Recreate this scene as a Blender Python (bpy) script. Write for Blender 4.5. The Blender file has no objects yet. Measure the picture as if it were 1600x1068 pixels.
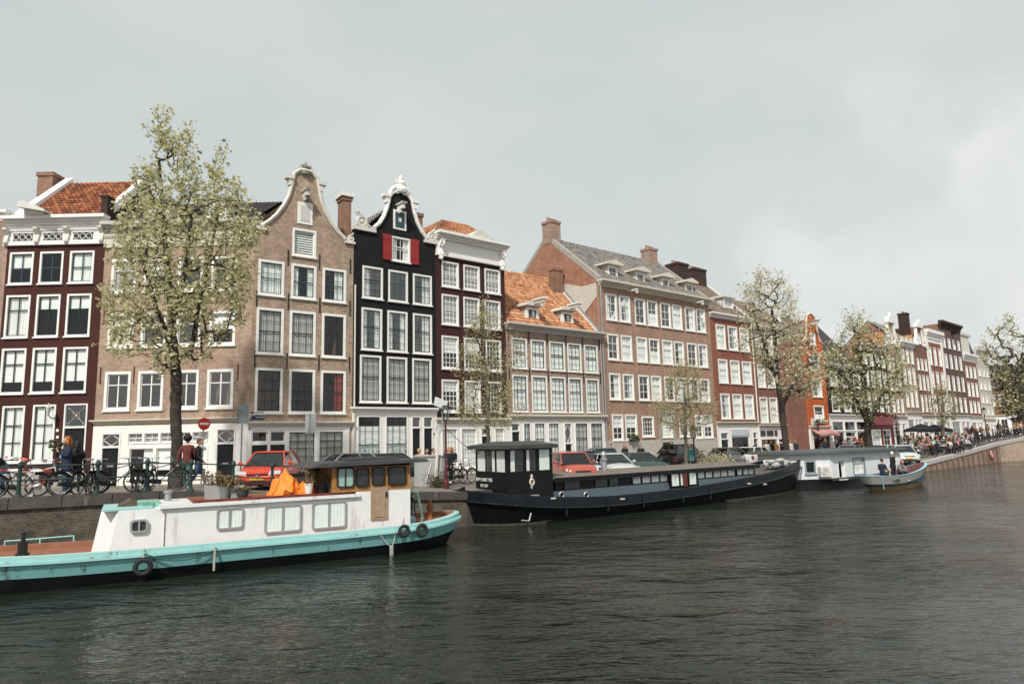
import bpy, bmesh, math, random
import numpy as np
from mathutils import Vector, Matrix
from mathutils.geometry import tessellate_polygon
random.seed(11); PI = math.pi
scene = bpy.context.scene; COL = scene.collection
# ------------------------------------------------------------------ camera
CAMZ = 3.4; PITCH = math.atan(154/1067); ROLL = -0.024
cam_d = bpy.data.cameras.new('camera'); cam = bpy.data.objects.new('camera', cam_d); COL.objects.link(cam)
cam_d.sensor_width = 36; cam_d.lens = 24.0; cam_d.clip_end = 3000; cam_d.clip_start = 0.1
CM = Matrix.Translation((0, 0, CAMZ)) @ Matrix.Rotation(PI/2+PITCH, 4, 'X') @ Matrix.Rotation(ROLL, 4, 'Z')
cam.matrix_world = CM; scene.camera = cam
CR = CM.to_3x3(); CP = Vector((0, 0, CAMZ))
def ray(px, py): return CR @ Vector(((px-800)/1067, -(py-534)/1067, -1))
def onz(px, py, z):
    d = ray(px, py); t = (z-CAMZ)/d.z; return CP+d*t
def aty(px, py, Y):
    d = ray(px, py); return CP+d*(Y/d.y)
def ratio(px, py=690):
    d = ray(px, py); return d.x/d.y
# ------------------------------------------------------------------ tags
def tag(o, label=None, cat=None, group=None, kind=None):
    if label: o['label'] = label
    if cat: o['category'] = cat
    if group: o['group'] = group
    if kind: o['kind'] = kind
    return o
def empty(name, loc, rz=0, label=None, cat=None, group=None):
    o = bpy.data.objects.new(name, None); COL.objects.link(o); o.empty_display_size = .3
    o.location = loc; o.rotation_euler = (0, 0, rz); tag(o, label, cat, group); return o
def kids(o): return [c for c in bpy.data.objects if c.parent == o]
def copy_tree(o, parent=None, deep=True, kmap=None):
    if kmap is None:
        kmap = {}
        for c in bpy.data.objects:
            if c.parent: kmap.setdefault(c.parent.name, []).append(c)
    c = o.copy(); COL.objects.link(c); c.parent = parent
    if deep:
        for ch in kmap.get(o.name, []): copy_tree(ch, c, True, kmap)
    return c
# ------------------------------------------------------------------ mesh builder
class MB:
    def __init__(s): s.v = []; s.f = []; s.m = []; s.uv = None
    def add(s, vs, fs, mi=0):
        b = len(s.v); s.v += [tuple(p) for p in vs]
        s.f += [tuple(b+i for i in f) for f in fs]; s.m += [mi]*len(fs); return s
    def box(s, x0, x1, y0, y1, z0, z1, mi=0):
        if x1 < x0: x0, x1 = x1, x0
        if y1 < y0: y0, y1 = y1, y0
        if z1 < z0: z0, z1 = z1, z0
        return s.add([(x0,y0,z0),(x1,y0,z0),(x1,y1,z0),(x0,y1,z0),(x0,y0,z1),(x1,y0,z1),(x1,y1,z1),(x0,y1,z1)],
              [(0,3,2,1),(4,5,6,7),(0,1,5,4),(1,2,6,5),(2,3,7,6),(3,0,4,7)], mi)
    def quad(s, a, b, c, d, mi=0): return s.add([a,b,c,d], [(0,1,2,3)], mi)
    def prism(s, poly, ax, a, b, mi=0):
        n = len(poly)
        def P(p, t):
            return (p[0],t,p[1]) if ax == 'y' else ((t,p[0],p[1]) if ax == 'x' else (p[0],p[1],t))
        vs = [P(p,a) for p in poly]+[P(p,b) for p in poly]
        return s.add(vs, [tuple(range(n)), tuple(range(2*n-1, n-1, -1))]+[(i,(i+1)%n,n+(i+1)%n,n+i) for i in range(n)], mi)
    def tube(s, pts, r, n=6, mi=0, cap=True, flat=1.0):
        pts = [Vector(p) for p in pts]; k = len(pts)
        if not isinstance(r, (list, tuple)): r = [r]*k
        vs = []; up = Vector((0,0,1)); pu = None
        for i, p in enumerate(pts):
            d = (pts[min(i+1,k-1)]-pts[max(i-1,0)])
            d = d.normalized() if d.length > 1e-9 else up
            if pu is None:
                a = d.cross(up if abs(d.z) < .95 else Vector((1,0,0))).normalized()
            else:
                a = (pu - d*pu.dot(d)); a = a.normalized() if a.length > 1e-6 else d.cross(up).normalized()
            pu = a; b = d.cross(a)
            for j in range(n):
                t = 2*PI*j/n; vs.append(p+a*(r[i]*math.cos(t))+b*(r[i]*flat*math.sin(t)))
        fs = [(i*n+j, i*n+(j+1)%n, (i+1)*n+(j+1)%n, (i+1)*n+j) for i in range(k-1) for j in range(n)]
        if cap: fs += [tuple(range(n-1,-1,-1)), tuple(range((k-1)*n, k*n))]
        return s.add(vs, fs, mi)
    def lathe(s, c, prof, n=12, mi=0):
        vs = []; k = len(prof)
        for r, z in prof:
            for j in range(n):
                t = 2*PI*j/n; vs.append((c[0]+r*math.cos(t), c[1]+r*math.sin(t), c[2]+z))
        fs = [(i*n+j, i*n+(j+1)%n, (i+1)*n+(j+1)%n, (i+1)*n+j) for i in range(k-1) for j in range(n)]
        fs += [tuple(range(n-1,-1,-1)), tuple(range((k-1)*n, k*n))]
        return s.add(vs, fs, mi)
    def ball(s, c, r, n=10, m=6, mi=0):
        if not isinstance(r, (tuple, list)): r = (r,r,r)
        vs = [(c[0],c[1],c[2]-r[2])]
        for i in range(1,m):
            a = -PI/2+PI*i/m
            for j in range(n):
                t = 2*PI*j/n; vs.append((c[0]+r[0]*math.cos(a)*math.cos(t), c[1]+r[1]*math.cos(a)*math.sin(t), c[2]+r[2]*math.sin(a)))
        vs.append((c[0],c[1],c[2]+r[2])); fs = []
        for j in range(n): fs.append((0, 1+(j+1)%n, 1+j))
        for i in range(m-2):
            for j in range(n): fs.append((1+i*n+j, 1+i*n+(j+1)%n, 1+(i+1)*n+(j+1)%n, 1+(i+1)*n+j))
        t = len(vs)-1; b = 1+(m-2)*n
        for j in range(n): fs.append((b+j, b+(j+1)%n, t))
        return s.add(vs, fs, mi)
    def ring(s, c, axis, R, r, n=28, k=6, mi=0, sq=1.0):
        # torus centred c, axis vector
        ax = Vector(axis).normalized(); a = ax.cross(Vector((0,0,1)) if abs(ax.z) < .9 else Vector((1,0,0))).normalized(); b = ax.cross(a)
        c = Vector(c); vs = []
        for i in range(n):
            t = 2*PI*i/n; d = a*math.cos(t)+b*math.sin(t)
            for j in range(k):
                u = 2*PI*j/k; vs.append(c+d*(R+r*math.cos(u))+ax*(r*sq*math.sin(u)))
        fs = [(i*k+j, ((i+1)%n)*k+j, ((i+1)%n)*k+(j+1)%k, i*k+(j+1)%k) for i in range(n) for j in range(k)]
        return s.add(vs, fs, mi)
    def mesh(s, name, mats, smooth=False, recalc=True, angle=None):
        me = bpy.data.meshes.new(name); me.from_pydata(s.v, [], s.f)
        for m in mats: me.materials.append(m)
        if len(mats) > 1: me.polygons.foreach_set('material_index', s.m)
        if recalc:
            bm = bmesh.new(); bm.from_mesh(me); bmesh.ops.recalc_face_normals(bm, faces=bm.faces); bm.to_mesh(me); bm.free()
        if smooth: me.polygons.foreach_set('use_smooth', [True]*len(me.polygons))
        me.update(); return me
    def build(s, name, mats, parent=None, smooth=False, recalc=True):
        if not isinstance(mats, (list, tuple)): mats = [mats]
        o = bpy.data.objects.new(name, s.mesh(name, mats, smooth, recalc)); COL.objects.link(o)
        if parent: o.parent = parent
        return o
# ------------------------------------------------------------------ materials
def newmat(name):
    m = bpy.data.materials.new(name); m.use_nodes = True; nt = m.node_tree
    return m, nt, nt.nodes, nt.links, nt.nodes['Principled BSDF']
def col4(c): return (c[0], c[1], c[2], 1)
def M(name, c, rough=.6, metal=0, var=.12, scale=3, bump=.0, bscale=20, coat=0, stain=None, stain_amt=.5, stain_scale=1.5, stain_thr=.6, spec=.35):
    m, nt, N, L, B = newmat(name)
    B.inputs['Roughness'].default_value = rough; B.inputs['Metallic'].default_value = metal; B.inputs['Specular IOR Level'].default_value = spec
    if coat: B.inputs['Coat Weight'].default_value = coat; B.inputs['Coat Roughness'].default_value = .06
    tc = N.new('ShaderNodeTexCoord'); nz = N.new('ShaderNodeTexNoise'); nz.inputs['Scale'].default_value = scale
    nz.inputs['Detail'].default_value = 6; nz.inputs['Roughness'].default_value = .65
    L.new(tc.outputs['Object'], nz.inputs['Vector'])
    mr = N.new('ShaderNodeMapRange'); mr.inputs['From Min'].default_value = .3; mr.inputs['From Max'].default_value = .7
    mr.inputs['To Min'].default_value = 1-var; mr.inputs['To Max'].default_value = 1+var
    L.new(nz.outputs['Fac'], mr.inputs['Value'])
    vm = N.new('ShaderNodeVectorMath'); vm.operation = 'SCALE'; vm.inputs[0].default_value = c
    L.new(mr.outputs[0], vm.inputs['Scale']); out = vm.outputs[0]
    if stain:
        n2 = N.new('ShaderNodeTexNoise'); n2.inputs['Scale'].default_value = stain_scale; n2.inputs['Detail'].default_value = 8; n2.inputs['Roughness'].default_value = .7
        mp = N.new('ShaderNodeMapping'); mp.inputs['Scale'].default_value = (1,1,.22); L.new(tc.outputs['Object'], mp.inputs[0]); L.new(mp.outputs[0], n2.inputs['Vector'])
        r = N.new('ShaderNodeMapRange'); r.inputs['From Min'].default_value = stain_thr; r.inputs['From Max'].default_value = stain_thr+.08
        r.inputs['To Max'].default_value = stain_amt; L.new(n2.outputs['Fac'], r.inputs['Value'])
        mx = N.new('ShaderNodeMix'); mx.data_type = 'RGBA'; L.new(r.outputs[0], mx.inputs[0]); L.new(out, mx.inputs[6]); mx.inputs[7].default_value = col4(stain); out = mx.outputs[2]
    L.new(out, B.inputs['Base Color'])
    if bump:
        n3 = N.new('ShaderNodeTexNoise'); n3.inputs['Scale'].default_value = bscale; n3.inputs['Detail'].default_value = 4; L.new(tc.outputs['Object'], n3.inputs['Vector'])
        b = N.new('ShaderNodeBump'); b.inputs['Strength'].default_value = bump; b.inputs['Distance'].default_value = .02
        L.new(n3.outputs['Fac'], b.inputs['Height']); L.new(b.outputs[0], B.inputs['Normal'])
    return m
def brick(name, c1, c2, mortar, bw=.22, bh=.066, var=.16, ms=.009, big=.35, rough=.85, patch=None):
    m, nt, N, L, B = newmat(name); B.inputs['Roughness'].default_value = rough; B.inputs['Specular IOR Level'].default_value = .25
    tc = N.new('ShaderNodeTexCoord'); sp = N.new('ShaderNodeSeparateXYZ'); L.new(tc.outputs['Object'], sp.inputs[0])
    ad = N.new('ShaderNodeMath'); L.new(sp.outputs[0], ad.inputs[0]); L.new(sp.outputs[1], ad.inputs[1])
    cb = N.new('ShaderNodeCombineXYZ'); L.new(ad.outputs[0], cb.inputs[0]); L.new(sp.outputs[2], cb.inputs[1])
    br = N.new('ShaderNodeTexBrick'); br.inputs['Scale'].default_value = 1; br.inputs['Brick Width'].default_value = bw; br.inputs['Row Height'].default_value = bh
    br.inputs['Mortar Size'].default_value = ms; br.inputs['Mortar Smooth'].default_value = .2; br.inputs['Bias'].default_value = -.1
    br.inputs['Color1'].default_value = col4(c1); br.inputs['Color2'].default_value = col4(c2); br.inputs['Mortar'].default_value = col4(mortar)
    L.new(cb.outputs[0], br.inputs['Vector']); out = br.outputs['Color']
    for sc, amt, det in ((.35, big*.6, 5), (2.3, var*1.3, 8), (-1.6, .13, 6)):
        nz = N.new('ShaderNodeTexNoise'); nz.inputs['Scale'].default_value = abs(sc); nz.inputs['Detail'].default_value = det; nz.inputs['Roughness'].default_value = .7
        mpp = N.new('ShaderNodeMapping'); mpp.inputs['Scale'].default_value = (1,1,1) if sc > 0 else (2,2,.16); L.new(tc.outputs['Object'], mpp.inputs[0]); L.new(mpp.outputs[0], nz.inputs['Vector'])
        mr = N.new('ShaderNodeMapRange'); mr.inputs['From Min'].default_value = .3; mr.inputs['From Max'].default_value = .7
        mr.inputs['To Min'].default_value = 1-amt; mr.inputs['To Max'].default_value = 1+amt; L.new(nz.outputs['Fac'], mr.inputs['Value'])
        vm = N.new('ShaderNodeVectorMath'); vm.operation = 'SCALE'; L.new(out, vm.inputs[0]); L.new(mr.outputs[0], vm.inputs['Scale']); out = vm.outputs[0]
    if patch:
        nz = N.new('ShaderNodeTexNoise'); nz.inputs['Scale'].default_value = .9; nz.inputs['Detail'].default_value = 7; nz.inputs['Roughness'].default_value = .72
        L.new(cb.outputs[0], nz.inputs['Vector'])
        mr = N.new('ShaderNodeMapRange'); mr.inputs['From Min'].default_value = .52; mr.inputs['From Max'].default_value = .7; mr.inputs['To Max'].default_value = .6
        L.new(nz.outputs['Fac'], mr.inputs['Value'])
        mx = N.new('ShaderNodeMix'); mx.data_type = 'RGBA'; L.new(mr.outputs[0], mx.inputs[0]); L.new(out, mx.inputs[6]); mx.inputs[7].default_value = col4(patch); out = mx.outputs[2]
    L.new(out, B.inputs['Base Color'])
    b = N.new('ShaderNodeBump'); b.inputs['Strength'].default_value = .35; b.inputs['Distance'].default_value = .01
    iv = N.new('ShaderNodeMath'); iv.operation = 'SUBTRACT'; iv.inputs[0].default_value = 1; L.new(br.outputs['Fac'], iv.inputs[1])
    L.new(iv.outputs[0], b.inputs['Height']); L.new(b.outputs[0], B.inputs['Normal'])
    return m
def tilemat(name, ramp, rough=.75, dirt=(.05,.04,.035), dirt_amt=.6):
    m, nt, N, L, B = newmat(name); B.inputs['Roughness'].default_value = rough; B.inputs['Specular IOR Level'].default_value = .3
    uv = N.new('ShaderNodeUVMap'); uv.uv_map = 'UVMap'; fl = N.new('ShaderNodeVectorMath'); fl.operation = 'FLOOR'; L.new(uv.outputs[0], fl.inputs[0])
    wn = N.new('ShaderNodeTexWhiteNoise'); wn.noise_dimensions = '2D'; L.new(fl.outputs[0], wn.inputs['Vector'])
    cr = N.new('ShaderNodeValToRGB'); L.new(wn.outputs['Value'], cr.inputs[0])
    e = cr.color_ramp.elements; e[0].position = 0; e[0].color = col4(ramp[0]); e[1].position = 1; e[1].color = col4(ramp[-1])
    for i in range(1, len(ramp)-1):
        x = e.new(i/(len(ramp)-1)); x.color = col4(ramp[i])
    nz = N.new('ShaderNodeTexNoise'); nz.inputs['Scale'].default_value = 2.6; nz.inputs['Detail'].default_value = 8; nz.inputs['Roughness'].default_value = .75
    tc = N.new('ShaderNodeTexCoord'); L.new(tc.outputs['Object'], nz.inputs['Vector'])
    mr = N.new('ShaderNodeMapRange'); mr.inputs['From Min'].default_value = .48; mr.inputs['From Max'].default_value = .72; mr.inputs['To Max'].default_value = dirt_amt
    L.new(nz.outputs['Fac'], mr.inputs['Value'])
    mx = N.new('ShaderNodeMix'); mx.data_type = 'RGBA'; L.new(mr.outputs[0], mx.inputs[0]); L.new(cr.outputs[0], mx.inputs[6]); mx.inputs[7].default_value = col4(dirt)
    L.new(mx.outputs[2], B.inputs['Base Color']); return m
def glassmat(name, tint=(.93,.96,.95), k=1., rough=.01, base=.055):
    m, nt, N, L, B = newmat(name); N.remove(B); out = N['Material Output']
    t = N.new('ShaderNodeBsdfTransparent'); t.inputs[0].default_value = col4(tint)
    g = N.new('ShaderNodeBsdfGlossy'); g.inputs['Roughness'].default_value = rough; g.inputs[0].default_value = (.95,.97,1,1)
    lw = N.new('ShaderNodeLayerWeight'); lw.inputs[0].default_value = .5; fr = N.new('ShaderNodeMath'); fr.operation = 'POWER'; L.new(lw.outputs['Facing'], fr.inputs[0]); fr.inputs[1].default_value = 4
    ml = N.new('ShaderNodeMath'); ml.operation = 'MULTIPLY_ADD'; ml.inputs[1].default_value = k; ml.inputs[2].default_value = base; ml.use_clamp = True
    L.new(fr.outputs[0], ml.inputs[0])
    tc = N.new('ShaderNodeTexCoord'); nz = N.new('ShaderNodeTexNoise'); nz.inputs['Scale'].default_value = 2.2; nz.inputs['Detail'].default_value = 1
    L.new(tc.outputs['Object'], nz.inputs['Vector']); b = N.new('ShaderNodeBump'); b.inputs['Strength'].default_value = .25; b.inputs['Distance'].default_value = .01
    L.new(nz.outputs['Fac'], b.inputs['Height']); L.new(b.outputs[0], g.inputs['Normal'])
    mx = N.new('ShaderNodeMixShader'); L.new(ml.outputs[0], mx.inputs[0]); L.new(t.outputs[0], mx.inputs[1]); L.new(g.outputs[0], mx.inputs[2])
    L.new(mx.outputs[0], out.inputs['Surface']); return m
WHITE = M('white_paint', (.78,.77,.73), .5, var=.05, stain=(.45,.42,.36), stain_amt=.3, stain_thr=.62)
WHITE2 = M('cream_stone', (.62,.60,.54), .6, var=.07, stain=(.3,.28,.24), stain_amt=.4, stain_thr=.58)
CREAM = M('cream_paint', (.60,.55,.47), .55, var=.06)
GREYC = M('grey_cornice_paint', (.50,.48,.44), .55, var=.06, stain=(.25,.23,.2), stain_amt=.4)
DKSASH = M('dark_green_sash', (.018,.028,.026), .4, var=.05)
TEAL = M('teal_sash', (.03,.075,.085), .4, var=.05)
DOORK = M('black_green_door', (.008,.011,.012), .35, var=.1)
CURT = M('white_curtain', (.86,.86,.83), .9, var=.06, scale=2)
CURTG = M('grey_curtain', (.45,.44,.42), .9, var=.1, scale=2)
CURTR = M('red_curtain', (.28,.045,.035), .9, var=.1)
CURTC = M('cream_curtain', (.62,.56,.42), .9, var=.1)
GLASS = glassmat('window_glass')
GLASSR = glassmat('reflective_glass', k=1., base=.14)
ZINC = M('zinc', (.32,.33,.34), .45, .3, var=.12)
LEAD = M('lead_flashing', (.22,.23,.24), .6, var=.2)
IRON = M('black_iron', (.015,.016,.017), .45, var=.1)
STONE = M('grey_stone', (.33,.31,.28), .8, var=.15, bump=.3)
# pantiles
T_ORANGE = tilemat('orange_pantiles', [(.30,.125,.06),(.45,.21,.105),(.54,.28,.15),(.38,.165,.08),(.60,.35,.20),(.24,.10,.055)], dirt_amt=.25)
T_DKORANGE = tilemat('dark_orange_pantiles', [(.28,.085,.045),(.14,.05,.035),(.36,.13,.06),(.42,.17,.07),(.08,.035,.03)], dirt_amt=.3)
T_GREY = tilemat('grey_pantiles', [(.20,.185,.165),(.28,.26,.23),(.15,.14,.13),(.24,.22,.2)], dirt_amt=.3)
T_DARK = tilemat('dark_slate', [(.05,.045,.045),(.075,.07,.068),(.06,.055,.055)], dirt_amt=.3)
T_BROWN = tilemat('brown_pantiles', [(.17,.135,.11),(.24,.19,.15),(.14,.11,.095),(.27,.22,.17)], dirt_amt=.3)
# bricks
B_MAROON = brick('maroon_painted_brick', (.060,.020,.016), (.075,.026,.02), (.050,.018,.015), var=.1, big=.22)
B_TAN = brick('tan_brick', (.40,.27,.20), (.25,.16,.115), (.40,.35,.29), var=.12, patch=(.34,.19,.13))
B_TAN2 = brick('buff_brick', (.38,.26,.185), (.20,.13,.09), (.42,.36,.29), var=.18, patch=(.42,.33,.25))
B_BLACK = brick('black_painted_brick', (.0125,.0115,.0125), (.018,.016,.017), (.010,.0095,.011), var=.12, big=.2)
B_DKRED = brick('dark_red_painted_brick', (.050,.020,.017), (.065,.025,.02), (.042,.017,.015), var=.1, big=.2)
B_PINK = brick('pinkish_brick', (.36,.24,.18), (.23,.15,.115), (.36,.29,.24), var=.12)
B_SALMON = brick('salmon_brick', (.36,.225,.16), (.25,.145,.105), (.36,.26,.2), var=.1, patch=(.38,.23,.17))
B_ORANGEB = brick('orange_side_brick', (.37,.17,.105), (.25,.105,.065), (.38,.25,.18), var=.16, patch=(.30,.13,.08))
B_RED = brick('red_brick', (.28,.095,.065), (.17,.06,.042), (.27,.14,.1), var=.1)
B_RED2 = brick('brown_red_brick', (.22,.095,.07), (.16,.07,.05), (.24,.15,.12), var=.12)
B_ORP = brick('orange_painted_brick', (.52,.12,.035), (.46,.10,.03), (.44,.10,.03), var=.07)
B_CHIM = brick('chimney_brick', (.27,.14,.09), (.20,.10,.065), (.28,.2,.16), var=.2)
B_DCHIM = brick('sooty_brick', (.06,.035,.028), (.045,.028,.022), (.05,.035,.03), var=.2)
B_QUAY = brick('quay_brick', (.105,.085,.062), (.05,.042,.034), (.15,.13,.10), var=.3, big=.6, patch=(.035,.032,.026))
# ------------------------------------------------------------------ world and light
SUN_EL = math.radians(45); SUN_AZ = math.atan2(-.52, -.86)   # direction (x,y) toward the sun: behind the camera, left
w = bpy.data.worlds.new('World'); scene.world = w; w.use_nodes = True; N = w.node_tree.nodes; L = w.node_tree.links; N.clear()
out = N.new('ShaderNodeOutputWorld'); bg = N.new('ShaderNodeBackground'); L.new(bg.outputs[0], out.inputs[0]); bg.inputs[1].default_value = 1
sk = N.new('ShaderNodeTexSky'); sk.sky_type = 'NISHITA'; sk.sun_disc = False; sk.sun_elevation = SUN_EL
sdx, sdy = -.24, -.97
sk.sun_rotation = math.atan2(sdx, sdy); sk.dust_density = 3; sk.air_density = 1
vs = N.new('ShaderNodeVectorMath'); vs.operation = 'SCALE'; vs.inputs['Scale'].default_value = .09; L.new(sk.outputs[0], vs.inputs[0])
tc = N.new('ShaderNodeTexCoord'); mp = N.new('ShaderNodeMapping'); mp.inputs['Scale'].default_value = (1,1,2.2); L.new(tc.outputs['Generated'], mp.inputs[0])
nz = N.new('ShaderNodeTexNoise'); nz.inputs['Scale'].default_value = 1.6; nz.inputs['Detail'].default_value = 5; nz.inputs['Roughness'].default_value = .5; nz.inputs['Distortion'].default_value = .3
L.new(mp.outputs[0], nz.inputs['Vector'])
cr = N.new('ShaderNodeValToRGB'); e = cr.color_ramp.elements; e[0].position = .35; e[0].color = (.605,.66,.655,1); e[1].position = .65; e[1].color = (.71,.75,.735,1); L.new(nz.outputs['Fac'], cr.inputs[0])
# a big pale cumulus bank low on the right
nd = N.new('ShaderNodeVectorMath'); nd.operation = 'DOT_PRODUCT'; L.new(tc.outputs['Generated'], nd.inputs[0])
c0 = ray(1440, 260).normalized(); c1 = ray(1820, 560).normalized()
n0 = (c1-c0).normalized(); nd.inputs[1].default_value = n0
n2 = N.new('ShaderNodeTexNoise'); n2.inputs['Scale'].default_value = 4.0; n2.inputs['Detail'].default_value = 5; n2.inputs['Roughness'].default_value = .45; L.new(tc.outputs['Generated'], n2.inputs['Vector'])
ma = N.new('ShaderNodeMath'); ma.operation = 'MULTIPLY_ADD'; L.new(n2.outputs['Fac'], ma.inputs[0]); ma.inputs[1].default_value = .55; L.new(nd.outputs['Value'], ma.inputs[2])
mr = N.new('ShaderNodeMapRange'); mr.interpolation_type = 'SMOOTHSTEP'; k0 = ray(1385,258).normalized().dot(n0)+.275
mr.inputs['From Min'].default_value = k0-.035; mr.inputs['From Max'].default_value = k0+.06; L.new(ma.outputs[0], mr.inputs['Value'])
n3 = N.new('ShaderNodeTexNoise'); n3.inputs['Scale'].default_value = 6; n3.inputs['Detail'].default_value = 5; L.new(tc.outputs['Generated'], n3.inputs['Vector'])
cr2 = N.new('ShaderNodeValToRGB'); e = cr2.color_ramp.elements; e[0].position = .3; e[0].color = (.71,.745,.735,1); e[1].position = .7; e[1].color = (.92,.92,.90,1); L.new(n3.outputs['Fac'], cr2.inputs[0])
mx = N.new('ShaderNodeMix'); mx.data_type = 'RGBA'; L.new(mr.outputs[0], mx.inputs[0]); L.new(cr.outputs[0], mx.inputs[6]); L.new(cr2.outputs[0], mx.inputs[7])
m2 = N.new('ShaderNodeMix'); m2.data_type = 'RGBA'; m2.inputs[0].default_value = .9; L.new(vs.outputs[0], m2.inputs[6]); L.new(mx.outputs[2], m2.inputs[7])
L.new(m2.outputs[2], bg.inputs[0])
sd = bpy.data.lights.new('sun', 'SUN'); sd.energy = 3.9; sd.angle = math.radians(2.5); sd.color = (1,.955,.885)
so = bpy.data.objects.new('sun', sd); COL.objects.link(so)
hv = Vector((sdx, sdy, 0)).normalized(); dv = hv*math.cos(SUN_EL)+Vector((0,0,math.sin(SUN_EL)))
so.rotation_euler = dv.to_track_quat('Z', 'Y').to_euler()
vs_ = scene.view_settings; vs_.view_transform = 'Standard'; vs_.look = 'None'; vs_.exposure = 0; vs_.gamma = 1; vs_.use_curve_mapping = False
# ------------------------------------------------------------------ plan
def nxt(p, slope, px, py=690):
    r = ratio(px, py); # X = r Y ; Y = p.y + slope (X - p.x)
    Y = (p[1]-slope*p[0])/(1-slope*r); return (r*Y, Y)
YF = 34.0
F = {}
F[0] = (ratio(-260)*YF, YF); F[1] = (ratio(-14)*YF, YF); F[2] = (ratio(145)*YF, YF); F[3] = (ratio(388)*YF, YF)
pts = [(4,.74,549.5),(5,.84,682.5),(6,.83,794),(7,.82,945.5),(8,.824,1121.5),(9,.82,1186.5),(10,.82,1252.5),(11,.86,1299),(12,.91,1358.5),(13,.91,1398),
       (14,.91,1420.5),(15,.91,1444),(16,.91,1464),(17,.91,1488.5),(18,.91,1520),(19,.91,1540),(20,.91,1560)]
for i, s, px in pts: F[i] = nxt(F[i-1], s, px)
for i in sorted(F): print('F', i, [round(a,2) for a in F[i]])
# quay edge (x, y, z) and matching points on the building line
Q = [(-33,9.6,2.15),(-11.5,22.5,2.03),(-8.6,24.4,1.78),(-2,28.6,1.36),(15,42.5,1.02),(34.4,58.5,.78),(43,66,1.35),(50.8,72.5,2.0),(56,74.8,2.6),(75,81,3.0)]
G = [(-38,35,1.65),(-15,35,1.65),(-10.5,37.2,1.62),(-5,42,1.55),(7,52,1.4),(33,74,1.3),(50,93,1.5),(66,113,1.8),(84,131,2.2),(130,131,2.4)]
def lerp(a, b, t): return tuple(a[i]+(b[i]-a[i])*t for i in range(len(a)))
def qpoint(i, t): return lerp(Q[i], Q[i+1], t)
def zst(x, y):
    # height of the street surface under a plan point (nearest sample of the sheet)
    best = None
    for a, b, c in STREET:
        d = (a-x)**2+(b-y)**2
        if best is None or d < best[0]: best = (d, c)
    return best[1]
STREET = []; mb = MB(); NU = 12; NV = 10; grid = []
for i in range(len(Q)-1):
    for a in range(NU+(1 if i == len(Q)-2 else 0)):
        q = lerp(Q[i], Q[i+1], a/NU); g = lerp(G[i], G[i+1], a/NU); row = []
        for b in range(NV+1):
            p = lerp(q, g, b/NV); row.append(len(mb.v)); mb.v.append(p)
        grid.append(row)
for r in range(len(grid)-1):
    for b in range(NV):
        mb.f.append((grid[r][b], grid[r+1][b], grid[r+1][b+1], grid[r][b+1])); mb.m.append(0)
for i in range(len(Q)-1):
    for a in range(40):
        q = lerp(Q[i], Q[i+1], a/40); g = lerp(G[i], G[i+1], a/40)
        for b in range(41): STREET.append(lerp(q, g, b/40))
PAVE = brick('street_clinkers', (.225,.19,.155), (.17,.145,.12), (.17,.16,.14), bw=.2, bh=.09, var=.15, big=.4)
# street bricks lie in the ground plane: drive the brick pattern by x, y
for n in list(PAVE.node_tree.nodes):
    if n.type == 'COMBXYZ':
        sp = [q for q in PAVE.node_tree.nodes if q.type == 'SEPXYZ'][0]
        PAVE.node_tree.links.new(sp.outputs[0], n.inputs[0]); PAVE.node_tree.links.new(sp.outputs[1], n.inputs[1])
tag(mb.build('street', PAVE, smooth=True), kind='structure')
gm = MB(); bp = [(-400,35.4)]+[(g[0],g[1]+.4) for g in G]+[(700,131.4)]
for i in range(len(bp)-1):
    gm.quad((bp[i][0],bp[i][1],1.0),(bp[i+1][0],bp[i+1][1],1.0),(bp[i+1][0]*1.5,900,1.0),(bp[i][0]*1.5,900,1.0))
tag(gm.build('ground', M('ground_soil', (.16,.14,.12), .9)), kind='structure')
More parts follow.
